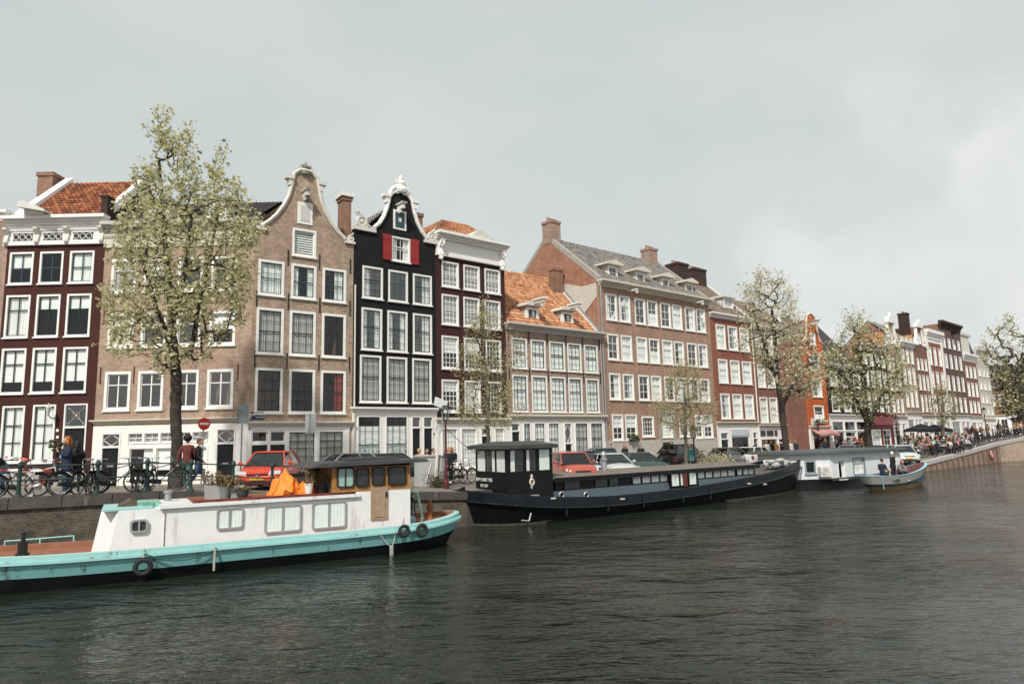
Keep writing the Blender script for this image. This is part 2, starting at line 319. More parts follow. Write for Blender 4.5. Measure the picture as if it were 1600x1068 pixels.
# canal water
def watermat():
    m, nt, N, L, B = newmat('canal_water')
    B.inputs['Base Color'].default_value = (.016,.02,.015,1); B.inputs['Roughness'].default_value = .06; B.inputs['IOR'].default_value = 1.33
    tc = N.new('ShaderNodeTexCoord'); prev = None
    hs = []
    for sc, st, det, rot, amp in ((.55,(1,1.7,1),1,.5,.15),(1.45,(1,2.3,1),2,.35,.078),(4.6,(1,2.3,1),3,.2,.026)):
        mp = N.new('ShaderNodeMapping'); mp.inputs['Rotation'].default_value = (0,0,rot); mp.inputs['Scale'].default_value = st
        L.new(tc.outputs['Object'], mp.inputs[0])
        n = N.new('ShaderNodeTexNoise'); n.inputs['Scale'].default_value = sc; n.inputs['Detail'].default_value = det; n.inputs['Roughness'].default_value = .55; n.inputs['Distortion'].default_value = .6
        L.new(mp.outputs[0], n.inputs['Vector'])
        ml = N.new('ShaderNodeMath'); ml.operation = 'MULTIPLY'; ml.inputs[1].default_value = amp; L.new(n.outputs['Fac'], ml.inputs[0]); hs.append(ml)
    a = N.new('ShaderNodeMath'); L.new(hs[0].outputs[0], a.inputs[0]); L.new(hs[1].outputs[0], a.inputs[1])
    b = N.new('ShaderNodeMath'); L.new(a.outputs[0], b.inputs[0]); L.new(hs[2].outputs[0], b.inputs[1])
    # gusts: patches of rougher and calmer water
    g = N.new('ShaderNodeTexNoise'); g.inputs['Scale'].default_value = .13; g.inputs['Detail'].default_value = 3; L.new(tc.outputs['Object'], g.inputs['Vector'])
    gr = N.new('ShaderNodeMapRange'); gr.inputs['From Min'].default_value = .4; gr.inputs['From Max'].default_value = .62; gr.inputs['To Min'].default_value = .5; gr.inputs['To Max'].default_value = 1.45
    L.new(g.outputs['Fac'], gr.inputs['Value'])
    h = N.new('ShaderNodeMath'); h.operation = 'MULTIPLY'; L.new(b.outputs[0], h.inputs[0]); L.new(gr.outputs[0], h.inputs[1])
    bp = N.new('ShaderNodeBump'); bp.inputs['Strength'].default_value = 1; bp.inputs['Distance'].default_value = 1.0
    L.new(h.outputs[0], bp.inputs['Height']); L.new(bp.outputs[0], B.inputs['Normal']); return m
WATER = watermat()
wm = MB(); wm.quad((-500,-80,0),(700,-80,0),(700,900,0),(-500,900,0)); tag(wm.build('water', WATER), kind='structure')
# ------------------------------------------------------------------ quay walls
def quaywall(idx, name, label, mat, cop, batten=False):
    r = empty(name, (0,0,0), 0, label, 'quay wall')
    m = MB(); c = MB(); b = MB()
    for i in idx:
        p, q = Q[i], Q[i+1]; d = Vector((q[0]-p[0], q[1]-p[1], 0)).normalized(); n = Vector((d.y,-d.x,0)) # towards the water
        n_ = max(1, int((Vector(q[:2])-Vector(p[:2])).length/1.3))
        m.quad((p[0],p[1],-1.2),(q[0],q[1],-1.2),(q[0],q[1],q[2]-.28),(p[0],p[1],p[2]-.28))
        for k in range(n_):
            a = lerp(p,q,k/n_); e = lerp(p,q,(k+1)/n_); a = lerp(a,e,.006); e = lerp(a,e,.99)
            w0, w1 = n*.09, -n*.42; j = random.uniform(-.012,.012)
            vs = []
            for (s_, zz) in ((w0,-.30),(w1,-.30),(w1,.02+j),(w0,.02+j)):
                vs.append((a[0]+s_.x,a[1]+s_.y,a[2]+zz)); vs.append((e[0]+s_.x,e[1]+s_.y,e[2]+zz))
            c.add(vs, [(0,1,3,2),(2,3,5,4),(4,5,7,6),(6,7,1,0),(0,2,4,6),(1,7,5,3)])
            if batten:
                s_ = n*.05; s2 = n*.14; u = lerp(a,e,.08)
                b.add([(a[0],a[1],-.5),(u[0],u[1],-.5),(u[0]+s2.x,u[1]+s2.y,-.5),(a[0]+s2.x,a[1]+s2.y,-.5),
                       (a[0],a[1],a[2]-.3),(u[0],u[1],a[2]-.3),(u[0]+s2.x,u[1]+s2.y,a[2]-.3),(a[0]+s2.x,a[1]+s2.y,a[2]-.3)],
                      [(0,3,2,1),(4,5,6,7),(0,1,5,4),(1,2,6,5),(2,3,7,6),(3,0,4,7)])
    m.build('wall', mat, r); c.build('coping', cop, r)
    if batten: b.build('timber_fender', M('weathered_timber', (.16,.11,.08), .8, var=.25), r)
    return r
COPD = M('dark_stone_coping', (.075,.068,.058), .8, var=.3, bump=.4, stain=(.25,.23,.19), stain_amt=.6)
COPL = M('pale_stone_coping', (.42,.40,.37), .8, var=.15, bump=.3)
B_QUAY2 = brick('red_quay_brick', (.30,.19,.14), (.24,.15,.115), (.32,.26,.21), var=.2, patch=(.20,.14,.11))
B_QUAY3 = brick('tan_quay_brick', (.40,.29,.21), (.33,.24,.18), (.38,.32,.26), var=.2, patch=(.27,.2,.16))
quaywall([0,1,2], 'quay_wall', 'dark brick quay wall with stone coping behind the turquoise barge', B_QUAY, COPD)
quaywall([3,4], 'quay_wall', 'dark brick quay wall behind the long black barge', B_QUAY, COPD)
quaywall([5,6], 'quay_wall', 'reddish quay wall with timber posts rising toward the bridge', B_QUAY2, COPL, True)
quaywall([7,8], 'quay_wall', 'plain tan brick abutment at the right end of the quay', B_QUAY3, COPL)
# ------------------------------------------------------------------ house kit
class Fr:
    def __init__(s, A, B, z0):
        s.o = Vector((A[0],A[1],0)); v = Vector((B[0]-A[0],B[1]-A[1],0)); s.W = v.length; s.d = v.normalized(); s.n = Vector((-s.d.y,s.d.x,0)); s.z0 = z0
    def uz(s, px, py, v=0):
        d = ray(px,py); t = ((s.o+s.n*v)-CP).dot(s.n)/d.dot(s.n); P = CP+d*t
        return ((P-s.o).dot(s.d), P.z-s.z0)
    def u(s, px, py, v=0): return s.uz(px,py,v)[0]
    def z(s, px, py, v=0): return s.uz(px,py,v)[1]
    def root(s, name, label, cat='house', group=None):
        s.R = empty(name, (s.o.x,s.o.y,s.z0), math.atan2(s.d.y,s.d.x), label, cat, group); return s.R
def panel(R, name, mat, outer, holes, y=0, reveal=.16, edge=None, label=None, back=True):
    m = MB(); loops = [[Vector((p[0],p[1],0)) for p in outer]]
    for h in holes: loops.append([Vector((h[0],h[2],0)),Vector((h[0],h[3],0)),Vector((h[1],h[3],0)),Vector((h[1],h[2],0))])
    flat = [p for l in loops for p in l]
    tr = tessellate_polygon(loops)
    m.add([(p.x,y,p.y) for p in flat], [tuple(t) for t in tr])
    for h in holes:
        u0,u1,z0,z1 = h; a = y; b = y+reveal
        m.add([(u0,a,z0),(u1,a,z0),(u1,a,z1),(u0,a,z1),(u0,b,z0),(u1,b,z0),(u1,b,z1),(u0,b,z1)], [(0,1,5,4),(1,2,6,5),(2,3,7,6),(3,0,4,7)])
    n = len(outer)
    for i in range(n):
        p, q = outer[i], outer[(i+1)%n]
        m.quad((p[0],y,p[1]),(q[0],y,q[1]),(q[0],y+.22,q[1]),(p[0],y+.22,p[1]))
    o = m.build(name, mat, R, recalc=False)
    bm = bmesh.new(); bm.from_mesh(o.data); bmesh.ops.remove_doubles(bm, verts=bm.verts, dist=1e-5); bmesh.ops.recalc_face_normals(bm, faces=bm.faces); bm.to_mesh(o.data); bm.free()
    if label: o['label'] = label
    return o
def drape(m, x0, x1, z0, z1, y, amp=.03, fold=.12, mi=0):
    n = max(4, int((x1-x0)/fold*2)); ph = random.random()*6; vs = []
    for i in range(n+1):
        x = x0+(x1-x0)*i/n; yy = y+amp*math.sin(i*PI*.5*1.9+ph)+amp*.3*random.uniform(-1,1)
        vs.append((x,yy,z0)); vs.append((x,yy*1.0+.01,z1))
    m.add(vs, [(2*i,2*i+2,2*i+3,2*i+1) for i in range(n)], mi)
def curtain(par, code, x0, x1, z0, z1, y=.2):
    w = x1-x0; h = z1-z0
    if code == 'n': return
    m = MB(); mat = CURT
    if code in 'fFgc':
        drape(m, x0, x1, z0, z1, y); mat = {'g':CURTG,'c':CURTC}.get(code, CURT)
    elif code in 'ht2': 
        k = {'h':.5,'t':.32,'2':.75}[code]; zt = z1-h*k; m.box(x0,x1,y,y+.01,zt,z1); m.box(x0,x1,y-.006,y+.016,zt-.02,zt)
    elif code == 's':
        drape(m, x0, x0+w*.26, z0, z1, y); drape(m, x1-w*.3, x1, z0, z1, y)
    elif code == 'l': drape(m, x0, x0+w*.4, z0, z1, y)
    elif code == 'r': drape(m, x1-w*.45, x1, z0, z1, y)
    elif code == 'R': drape(m, x1-w*.38, x1, z0, z1, y); mat = CURTR
    elif code == 'b': drape(m, x0, x1, z0, z0+h*.5, y)
    elif code == 'v':
        n = int(h/.12)
        for i in range(n):
            z = z0+h*i/n; m.add([(x0,y-.03,z),(x1,y-.03,z),(x1,y+.02,z+.085),(x0,y+.02,z+.085)],[(0,1,2,3)])
    m.build('blind' if code in 'ht2v' else 'curtain', mat, par)
def window(R, u0, u1, z0, z1, fm=WHITE, sm=None, nx=2, ny=4, cur='n', split=.5, fw=.09, glass=None, proud=.03, sill=True, det=True, mt=.022, name='window', y=0):
    sm = sm or fm; m = MB(); a = y-proud; b = y+.13
    m.box(u0,u0+fw,a,b,z0,z1); m.box(u1-fw,u1,a,b,z0,z1); m.box(u0+fw,u1-fw,a,b,z1-fw,z1); m.box(u0+fw,u1-fw,a,b,z0,z0+fw*.8)
    if sill: m.box(u0-.04,u1+.04,a-.07,y+.02,z0-.07,z0)
    f = m.build(name, fm, R)
    x0,x1,y0,y1 = u0+fw,u1-fw,z0+fw*.8,z1-fw
    s = MB(); bt = .04; c = y+.05; d = y+.085
    s.box(x0,x0+bt,c,d,y0,y1); s.box(x1-bt,x1,c,d,y0,y1); s.box(x0+bt,x1-bt,c,d,y0,y0+bt*1.4); s.box(x0+bt,x1-bt,c,d,y1-bt,y1)
    zm = y0+(y1-y0)*split
    if split: s.box(x0+bt,x1-bt,c-.015,d-.002,zm-.025,zm+.025)
    e0, e1 = c+.008, d-.008
    for i in range(1,nx):
        x = x0+(x1-x0)*i/nx; s.box(x-mt/2,x+mt/2,e0,e1,y0+bt,y1-bt)
    for i in range(1,ny):
        z = y0+(y1-y0)*i/ny
        if split and abs(z-zm) < .08: continue
        s.box(x0+bt,x1-bt,e0+.003,e1-.003,z-mt/2,z+mt/2)
    s.build('sash', sm, f)
    g = MB(); g.quad((x0,y+.068,y0),(x1,y+.068,y0),(x1,y+.068,y1),(x0,y+.068,y1)); g.build('pane', glass or GLASS, f)
    curtain(f, cur, x0, x1, y0, y1, y+.13)
    return f
def door(R, u0, u1, z0, z1, mat=None, fm=WHITE, trans=None, y=0, name='door', glazed=False, panels=True, tstyle=None):
    # trans: z where the light above the door begins
    mat = mat or DOORK; fw = .07; m = MB(); zt = trans or z1
    m.box(u0,u0+fw,y-.03,y+.13,z0,z1); m.box(u1-fw,u1,y-.03,y+.13,z0,z1); m.box(u0+fw,u1-fw,y-.03,y+.13,z1-fw,z1)
    if trans: m.box(u0+fw,u1-fw,y-.04,y+.13,zt-.05,zt+.05)
    f = m.build('doorway', fm, R)
    d = MB(); x0, x1 = u0+fw, u1-fw; t = (zt-.05) if trans else z1-fw; d.box(x0,x1,y+.06,y+.12,z0,t)
    if panels:
        for a, b in ((.06,.4),(.46,.94)):
            d.box(x0+.1,x1-.1,y+.035,y+.065,z0+(t-z0)*a,z0+(t-z0)*b)
    dd = d.build(name, mat, f); h = MB(); h.box(x0+.3*(x1-x0),x0+.7*(x1-x0),y+.02,y+.06,z0+.95,z0+1.02); h.build('letterbox', ZINC, dd)
    if trans:
        g = MB(); g.quad((x0,y+.07,zt+.05),(x1,y+.07,zt+.05),(x1,y+.07,z1-fw),(x0,y+.07,z1-fw)); g.build('pane', GLASSR, f)
        za, zb = zt+.05, z1-fw; xm = (x0+x1)/2; zm = (za+zb)/2; s = MB()
        if tstyle == 'diamond':
            for a, b in (((x0,zm),(xm,zb)),((xm,zb),(x1,zm)),((x1,zm),(xm,za)),((xm,za),(x0,zm))):
                s.tube([(a[0],y+.045,a[1]),(b[0],y+.045,b[1])], .018, 4)
            s.build('tracery', WHITE, f)
        elif tstyle == 'star':
            for a, b in (((x0,za),(x1,zb)),((x0,zb),(x1,za))): s.tube([(a[0],y+.045,a[1]),(b[0],y+.045,b[1])], .012, 4)
            n = 16
            for qx, qz in ((x0,zm),(x1,zm),(xm,za),(xm,zb)):
                pp = []
                for i in range(n+1):
                    t_ = 2*PI*i/n; X = qx+math.cos(t_)*(x1-x0)*.36; Z = qz+math.sin(t_)*(zb-za)*.36
                    if x0 <= X <= x1 and za <= Z <= zb: pp.append((X,y+.045,Z))
                    else:
                        if len(pp) > 1: s.tube(pp, .009, 4)
                        pp = []
                if len(pp) > 1: s.tube(pp, .009, 4)
            s.build('tracery', M('pale_lead', (.4,.42,.42), .5), f)
            b = MB(); b.ball((xm,y+.04,zm), (.07,.02,.07)); b.build('star_boss', M('gilt', (.6,.35,.1), .4), f)
    return f
def tiles(R, name, mat, e0, e1, r0, r1, tw=.24, th=.34, amp=.04, lift=.055):
    # pantiled slope: eave e0-e1, ridge r0-r1 (local points)
    e0,e1,r0,r1 = map(Vector, (e0,e1,r0,r1)); Lu = max((e1-e0).length,(r1-r0).length); Lv = ((r0-e0).length+(r1-e1).length)/2
    nt = max(1,int(round(Lu/tw))); nr = max(1,int(round(Lv/th))); n = ((e1-e0) if (e1-e0).length > .01 else (r1-r0)).cross(r0-e0).normalized()
    if n.z < 0: n = -n
    prof = [(0,1),(.22,.6),(.45,-.55),(.7,-.7),(.88,.3)]
    us = [(i+a)/nt for i in range(nt) for a, h in prof]+[1.0]; hs = [h for i in range(nt) for a, h in prof]+[1]
    m = bpy.data.meshes.new(name); vs = []; uvv = []; fs = []; fu = []
    nc = len(us)
    for j in range(nr):
        for k in (0,1):
            v = (j+k)/nr
            for i, u in enumerate(us):
                p = (e0.lerp(e1,u)).lerp(r0.lerp(r1,u), v)
                vs.append(p+n*(hs[i]*amp+lift*(1-k)+.03))
        b = j*2*nc
        for i in range(nc-1):
            fs.append((b+i,b+i+1,b+nc+i+1,b+nc+i)); fu.append((i//5+.5, j+.5))
        if j:
            pb = b-nc
            for i in range(nc-1): fs.append((pb+i,pb+i+1,b+i+1,b+i)); fu.append((i//5+.5, j+.5))
    m.from_pydata(vs, [], fs); m.materials.append(mat); ul = m.uv_layers.new(name='UVMap')
    arr = np.repeat(np.array(fu, dtype=np.float32), 4, axis=0).ravel(); ul.data.foreach_set('uv', arr)
    m.update(); o = bpy.data.objects.new(name, m); COL.objects.link(o); o.parent = R
    return o
def cornice(R, u0, u1, z0, z1, mat=WHITE, depth=.35, y=0, name='cornice', ret=.12):
    # stepped moulding: narrow at the bottom, wide at the top
    h = z1-z0; m = MB(); st = [(0,.30,.12),(.30,.52,.35),(.52,.72,.6),(.72,1,1)]
    for a, b, d in st:
        e = ret*d; m.box(u0-e,u1+e,y-depth*d,y+.1,z0+h*a,z0+h*b)
    return m.build(name, mat, R)
def chimney(R, x0, x1, y0, y1, z0, z1, mat=B_CHIM, pots=2, cap=None, flare=False):
    m = MB(); m.box(x0,x1,y0,y1,z0,z1-.22); m.box(x0-.06,x1+.06,y0-.06,y1+.06,z1-.22,z1)
    c = m.build('chimney', mat, R)
    if cap == 'slab':
        s = MB(); s.add([(x0-.15,y0-.15,z1),(x1+.15,y0-.15,z1),(x1+.15,y1+.15,z1),(x0-.15,y1+.15,z1),(x0-.12,y0-.1,z1+.28),(x1+.12,y0-.1,z1+.28),(x1+.12,y1+.1,z1+.28),(x0-.12,y1+.1,z1+.28)],
            [(0,3,2,1),(4,5,6,7),(0,1,5,4),(1,2,6,5),(2,3,7,6),(3,0,4,7)]); s.build('chimney_cap', WHITE2, c)
    p = MB()
    for i in range(pots):
        p.lathe((x0+(x1-x0)*(i+.5)/pots,(y0+y1)/2,z1+(.28 if cap else 0)), [(.10,0),(.085,.22),(.11,.25),(.11,.3)], 10)
    if pots: p.build('chimney_pot', M('terracotta', (.42,.2,.1), .7), c)
    return c
def body(R, W, D, ze, zr=None, vr=None, mat=B_CHIM, x0=.012, base=-.6, zl=None):
    # side and back walls; roof ridge parallel to the street at (vr, zr)
    m = MB(); vr = vr or D/2
    prof = [(.2,base),(.2,ze)]+([(vr,zr)] if zr else [])+[(D,ze),(D,base)]
    for x in (x0, W-x0):
        m.add([(x,a,b) for a, b in prof], [tuple(range(len(prof)))])
    m.quad((x0,D,base),(W-x0,D,base),(W-x0,D,ze),(x0,D,ze))
    if not zr: m.quad((x0,.2,ze),(W-x0,.2,ze),(W-x0,D,ze),(x0,D,ze))
    return m.build('side_wall', mat, R)
def text(R, s, loc, size, mat, rot=(PI/2,0,0), name='lettering', depth=.006, align='CENTER', sx=1):
    c = bpy.data.curves.new(name, 'FONT'); c.body = s; c.size = size; c.extrude = depth; c.align_x = align; c.align_y = 'CENTER'
    o = bpy.data.objects.new(name, c); COL.objects.link(o)
    dg = bpy.context.evaluated_depsgraph_get(); me = bpy.data.meshes.new_from_object(o.evaluated_get(dg)); me.materials.clear(); me.materials.append(mat)
    bpy.data.objects.remove(o); o = bpy.data.objects.new(name, me); COL.objects.link(o); o.parent = R; o.location = loc; o.rotation_euler = rot; o.scale = (sx,1,1); return o
def inset(h, d=.0): return (h[0]+d,h[1]-d,h[2]+d,h[3]-d)
# ------------------------------------------------------------------ near houses
def gridr(H, cols, yr, rows, xr):
    cu = [(H.u(a,yr),H.u(b,yr)) for a, b in cols]
    return [[(c[0],c[1],H.z(xr,b),H.z(xr,a)) for c in cu] for a, b in rows]
def flat(g): return [r for row in g for r in row]
def rect(H, xa, xb, ya, yb):
    ym = (ya+yb)/2; xm = (xa+xb)/2
    return (H.u(xa,ym),H.u(xb,ym),H.z(xm,yb),H.z(xm,ya))
def scroll(R, x0, x1, z0, z1, y=-.1, flip=1, name='scroll'):
    # carved claw piece: base slab, volute and leaf
    m = MB(); w = x1-x0; h = z1-z0; m.box(x0,x1,y-.05,y+.3,z0,z0+h*.2)
    cx = x0+w*(.38 if flip > 0 else .62); cz = z0+h*.5
    m.ring((cx,y+.08,cz),(0,1,0),h*.24,h*.09,18,6); m.ring((cx+flip*w*.18,y+.08,z0+h*.36),(0,1,0),h*.12,h*.06,14,6)
    m.ball((cx,y+.08,cz),(h*.13,.1,h*.13)); pts = []
    for i in range(9):
        t = i/8; pts.append((cx+flip*(-.25*w+.75*w*t), y+.08, z0+h*(.98-.75*t**.6)))
    m.tube(pts, [h*.07*(1-.4*i/8) for i in range(9)], 6)
    for k in range(4): m.ball((cx-flip*w*.1*k*.6, y+.05, z0+h*(.78+.07*k)), (h*.07,.09,h*.07), 8, 5)
    return m.build(name, WHITE2, R, smooth=False)
def anchors(R, us, z0, z1s, mat=IRON, n='wall_anchor'):
    for u in us:
        for z in z1s:
            m = MB(); m.box(u-.025,u+.025,-.05,-.0,z-.42,z+.42); m.build(n, mat, R)
def hoist(R, u, z, L=.9, h=.34, w=.22, mat=WHITE2, name='hoist_beam'):
    m = MB(); m.box(u-w/2,u+w/2,-L,.1,z-h*.5,z+h*.3); m.add([(u-w,-L-.1,z+h*.3),(u+w,-L-.1,z+h*.3),(u+w,.05,z+h*.3),(u-w,.05,z+h*.3),(u-w*1.1,-L-.14,z+h*.5),(u+w*1.1,-L-.14,z+h*.5),(u+w*1.1,.05,z+h*.5),(u-w*1.1,.05,z+h*.5)],
        [(0,3,2,1),(4,5,6,7),(0,1,5,4),(1,2,6,5),(2,3,7,6),(3,0,4,7)])
    m.prism([(u-w/2,z-h*.5),(u+w/2,z-h*.5),(u+w*.3,z-h*1.0),(u-w*.3,z-h*1.0)],'y',-L*.55,-.05)
    b = m.build(name, mat, R); k = MB(); k.tube([(u,-L*.8,z-h*.5),(u,-L*.8,z-h*1.1)], .02, 5); k.ring((u,-L*.8,z-h*1.3),(0,1,0),.07,.018,10,5); k.build('hook', IRON, b); return b
def verge(R, x0, x1, y0, z0, y1, z1, mat=WHITE, h=.35, name='roof_verge'):
    m = MB(); m.prism([(y0,z0-.15),(y0,z0+h),(y1,z1+h),(y1,z1-.15)],'x',x0,x1); return m.build(name, mat, R)
Z1 = 1.65
# ---- sliver of the neighbour left of the first house
H = Fr(F[0],F[1],Z1); R = H.root('canal_house','brown brick house cut off by the left edge beside the maroon house')
zt = H.z(0,345); panel(R,'wall',B_PINK,[(0,-.6),(H.W,-.6),(H.W,zt),(0,zt)],[(1,2.2,4,6),(4,5.2,4,6)])
for u in (1,4): window(R,u,u+1.2,4,6)
body(R,H.W,10,zt); cornice(R,0,H.W-.1,zt,zt+.5)
# ---- H1 maroon
H = Fr(F[1],F[2],Z1); R = H.root('canal_house','maroon house with orange tiled roof and ornate white cornice, leftmost'); H1 = H; R1 = R
cols = [(8,46),(55.7,93),(103,141.5)]; g = gridr(H, cols, 494, [(393,443),(460,526),(543,613.5)], 74)
gd = [rect(H,1,36.5,634,722), rect(H,49,85,632,722)]; dr = rect(H,97.5,134,630.5,741)
zb = H.z(74,382); zc = H.z(155,338)
panel(R,'wall',B_MAROON,[(0,-.6),(H.W,-.6),(H.W,zb+.1),(0,zb+.1)], flat(g)+gd+[dr])
codes = ['htt','f22','222']
codes = [['h','n','f'],['f','t','t'],['2','2','2']]
for i, row in enumerate(g):
    for j, r in enumerate(row):
        window(R,*r,fm=WHITE,sm=DKSASH if i else TEAL,nx=2,ny=1,split=.5 if i == 0 else .66,cur=codes[i][j],fw=.1,mt=.05)
        if i == 1:
            pass
for r in gd: window(R,*r,fm=WHITE,sm=DKSASH,nx=2,ny=3,split=.66,cur='f',fw=.09,mt=.05)
door(R,*dr,trans=H.z(116,667),tstyle='star',mat=DOORK)
m = MB(); m.box(-.02,2.6,-.18,.0,-.1,dr[2]+.35); m.build('stone_plinth', STONE, R)
m = MB()
for k in range(4): m.box(dr[0]-.25,dr[1]+.3,-.95+.22*k,-.0,-.1 if k == 0 else .17*k,.17*(k+1))
m.build('stoop', STONE, R)
# frieze
fr = H.z(155,355); m = MB(); m.box(-.15,H.W+.02,-.06,.15,zb,fr); m.box(-.15,H.W+.04,-.14,.15,zb-.04,zb+.14); m.box(-.15,H.W+.03,-.1,.1,fr-.16,fr-.04)
for i in range(60): m.box(.02+i*H.W/60,.02+i*H.W/60+.05,-.15,-.1,fr-.14,fr-.05)
fz = m.build('frieze', WHITE, R)
for k in range(3):
    u0, u1 = g[0][k][0]+.12, g[0][k][1]-.12; zm = (zb+fr)/2-.04
    m = MB(); m.box(u0,u1,-.075,-.05,zm-.2,zm+.2); p = m.build('attic_light', M('dark_recess', (.03,.035,.035), .4), R)
    s = MB(); w_ = (u1-u0)/3
    for q in range(3): s.ring((u0+w_*(q+.5),-.09,zm),(0,1,0),w_*.42,.02,18,5)
    s.box(u0-.04,u1+.04,-.11,-.06,zm+.2,zm+.25); s.box(u0-.04,u1+.04,-.11,-.06,zm-.25,zm-.2); s.build('tracery', WHITE, p)
for u in [-.0]+[(g[0][k][1]+g[0][k+1][0])/2 for k in (0,1)]+[H.W-.14]:
    m = MB(); m.prism([(0,zb+.05),(-.22,zb+.2),(-.14,zb+.5),(-.36,fr-.1),(-.36,fr),(0,fr)],'x',u-.11,u+.11); m.ball((u,-.16,zb+.12),(.13,.12,.13)); m.build('console', WHITE2, R)
cornice(R,-.05,H.W,fr,zc,WHITE,.5)
m = MB(); um = g[0][0][1]-.1; m.prism([(um-.1,zc),(um+.9,zc),(um+.25,zc+.55),(um-.1,zc+.42)],'y',-.7,.6); m.prism([(um-.3,zc+.3),(um+1.1,zc+.02),(um+1.1,zc+.12),(um-.05,zc+.6),(um-.3,zc+.55)],'y',-.95,.9); m.build('hoist_dormer', WHITE2, R)
vr = 3.6; zr = H.z(150,286,vr)
tiles(R,'roof',T_DKORANGE,(.75,.1,zc+.05),(H.W-.1,.1,zc+.05),(.75,vr,zr),(H.W-.1,vr,zr)); tiles(R,'roof',T_DKORANGE,(H.W,2*vr,zc),(.7,2*vr,zc),(H.W,vr,zr),(.7,vr,zr))
body(R,H.W,2*vr,zc,zr,vr,B_DCHIM)
verge(R,.3,.75,-.05,zc,vr,zr); verge(R,H.W-.28,H.W+.02,.1,zc+.1,vr,zr)
m = MB(); m.box(H.W-.3,H.W+.03,-.1,.5,zc-.05,zc+1.0); m.box(H.W-.36,H.W+.07,-.14,.55,zc+1.0,zc+1.1); m.build('parapet', B_DCHIM, R)
xa, xb = H.u(60,283,vr-.5), H.u(84,283,vr-.5); chimney(R,xa,xb,vr-.6,vr+1.2,zr-.9,H.z(70,270,vr-.5),B_CHIM,0)
# lantern on a bracket beside the door and house number tiles
m = MB(); u = H.u(85,655); z = H.z(85,648); m.tube([(u+.25,-.02,z-.25),(u+.1,-.45,z-.15),(u,-.5,z)],.025,5); lb = m.build('lantern_bracket', IRON, R)
m = MB(); m.lathe((u,-.5,z), [(.07,0),(.13,.32),(.15,.33),(.05,.48),(.02,.56)], 6); m.build('lantern', M('lamp_glass_white', (.5,.5,.47), .2), lb)
for yy in (672,682.5):
    q = rect(H,88,92,yy-2,yy+2); m = MB(); m.box(q[0],q[1],-.03,.0,q[2],q[3]); m.build('number_plate', WHITE, R)
for q in (rect(H,86,92,692,706),):
    m = MB()
    for k in range(26): m.ball((q[0]+random.random()*.6,-.3-random.random()*.2,q[2]+random.random()*.55),(.09,.08,.07),6,4)
    m.build('hanging_plant', M('dark_plant', (.05,.05,.025), .8, var=.4), R)
# ---- H2 tan brick, wide
H = Fr(F[2],F[3],Z1); R = H.root('canal_house','wide tan brick house with white shopfront behind the tall tree'); H2 = H
cols = [(163,203.5),(215,255),(270,310),(323,364.5)]; yr = 610
g = gridr(H, cols, yr, [(402,455),(487,540.5),(578,638.5)], 285)
zs = H.z(260,660); zb = H.z(156,388); zc = H.z(156,350)
panel(R,'wall',B_TAN,[(0,zs-.1),(H.W,zs-.1),(H.W,zb+.1),(0,zb+.1)], flat(g))
cc = [['g','h','n','n'],['c','n','n','h'],['n','n','n','n']]
for i, row in enumerate(g):
    for j, r in enumerate(row): window(R,*r,fm=WHITE,nx=1 if i < 2 else 2,ny=1,split=.68,cur=cc[i][j],glass=GLASSR if i == 2 or cc[i][j] == 'n' else GLASS,fw=.13,mt=.06)
anchors(R,[H.u(157,585),H.u(209,590),H.u(372,570)],0,[H.z(285,583),H.z(285,490)],M('rust_anchor',(.12,.05,.03),.7))
m = MB(); m.box(-.02,H.W-.02,-.1,.15,zb,H.z(156,366)); 
for i in range(70): m.box(.02+i*H.W/70,.02+i*H.W/70+.055,-.17,-.1,H.z(156,373),H.z(156,369))
m.build('frieze', CREAM, R); cornice(R,.05,H.W-.1,H.z(156,368),zc,GREYC,.5)
vr = 4.2; zr = H.z(300,320,vr)
tiles(R,'roof',T_DARK,(0.1,.1,zc+.05),(H.W-.1,.1,zc+.05),(.1,vr,zr),(H.W-.1,vr,zr)); tiles(R,'roof',T_DARK,(H.W-.1,2*vr,zc),(.1,2*vr,zc),(H.W-.1,vr,zr),(.1,vr,zr)); body(R,H.W,2*vr,zc,zr,vr)
dz = [rect(H,222,246,352,385),rect(H,300,326,350,384)]
for u in (2.4,5.4):
    m = MB(); m.box(u-.55,u+.55,.5,2.4,zc,zc+1.35); d_ = m.build('dormer', WHITE, R); t = MB(); t.box(u-.7,u+.7,.35,2.5,zc+1.35,zc+1.47); t.build('dormer_roof', LEAD, d_)
    q = MB(); q.box(u-.38,u+.38,.47,.52,zc+.25,zc+1.15); q.build('pane', GLASSR, d_)
# shopfront
hd = [rect(H,157,187,700,765), rect(H,337,367,693,765)]
tr = [rect(H,157,187,676,696), rect(H,337,367,669,690)]
big = rect(H,200,325,697,755); tw = rect(H,200,325,674,692)
dl = (hd[0][0],hd[0][1],.0,tr[0][3]); dr_ = (hd[1][0],hd[1][1],.0,tr[1][3])
panel(R,'shopfront_wall',WHITE,[(0.01,-.5),(H.W-.01,-.5),(H.W-.01,zs-.1),(0.01,zs-.1)],[dl,dr_,(big[0],big[1],.35,big[3]),tw],y=-.06)
cornice(R,0,H.W,zs-.02,zs+.2,CREAM,.25,name='shop_cornice')
door(R,*dl,trans=H.z(172,698),tstyle='diamond',y=-.06); door(R,*dr_,trans=H.z(352,692),tstyle='diamond',y=-.06)
n = 5; w_ = (tw[1]-tw[0])/n
for k in range(n): window(R,tw[0]+w_*k,tw[0]+w_*(k+1),tw[2],tw[3],nx=2,ny=2,split=0,cur='g',fw=.06,sill=False,mt=.03,name='transom_light',y=-.06)
w_ = (big[1]-big[0])/3
for k in range(3): window(R,big[0]+w_*k,big[0]+w_*(k+1),.35,big[3],nx=1,ny=1,split=0,cur='2' if k else 'r',fw=.08,name='shop_window',y=-.06)
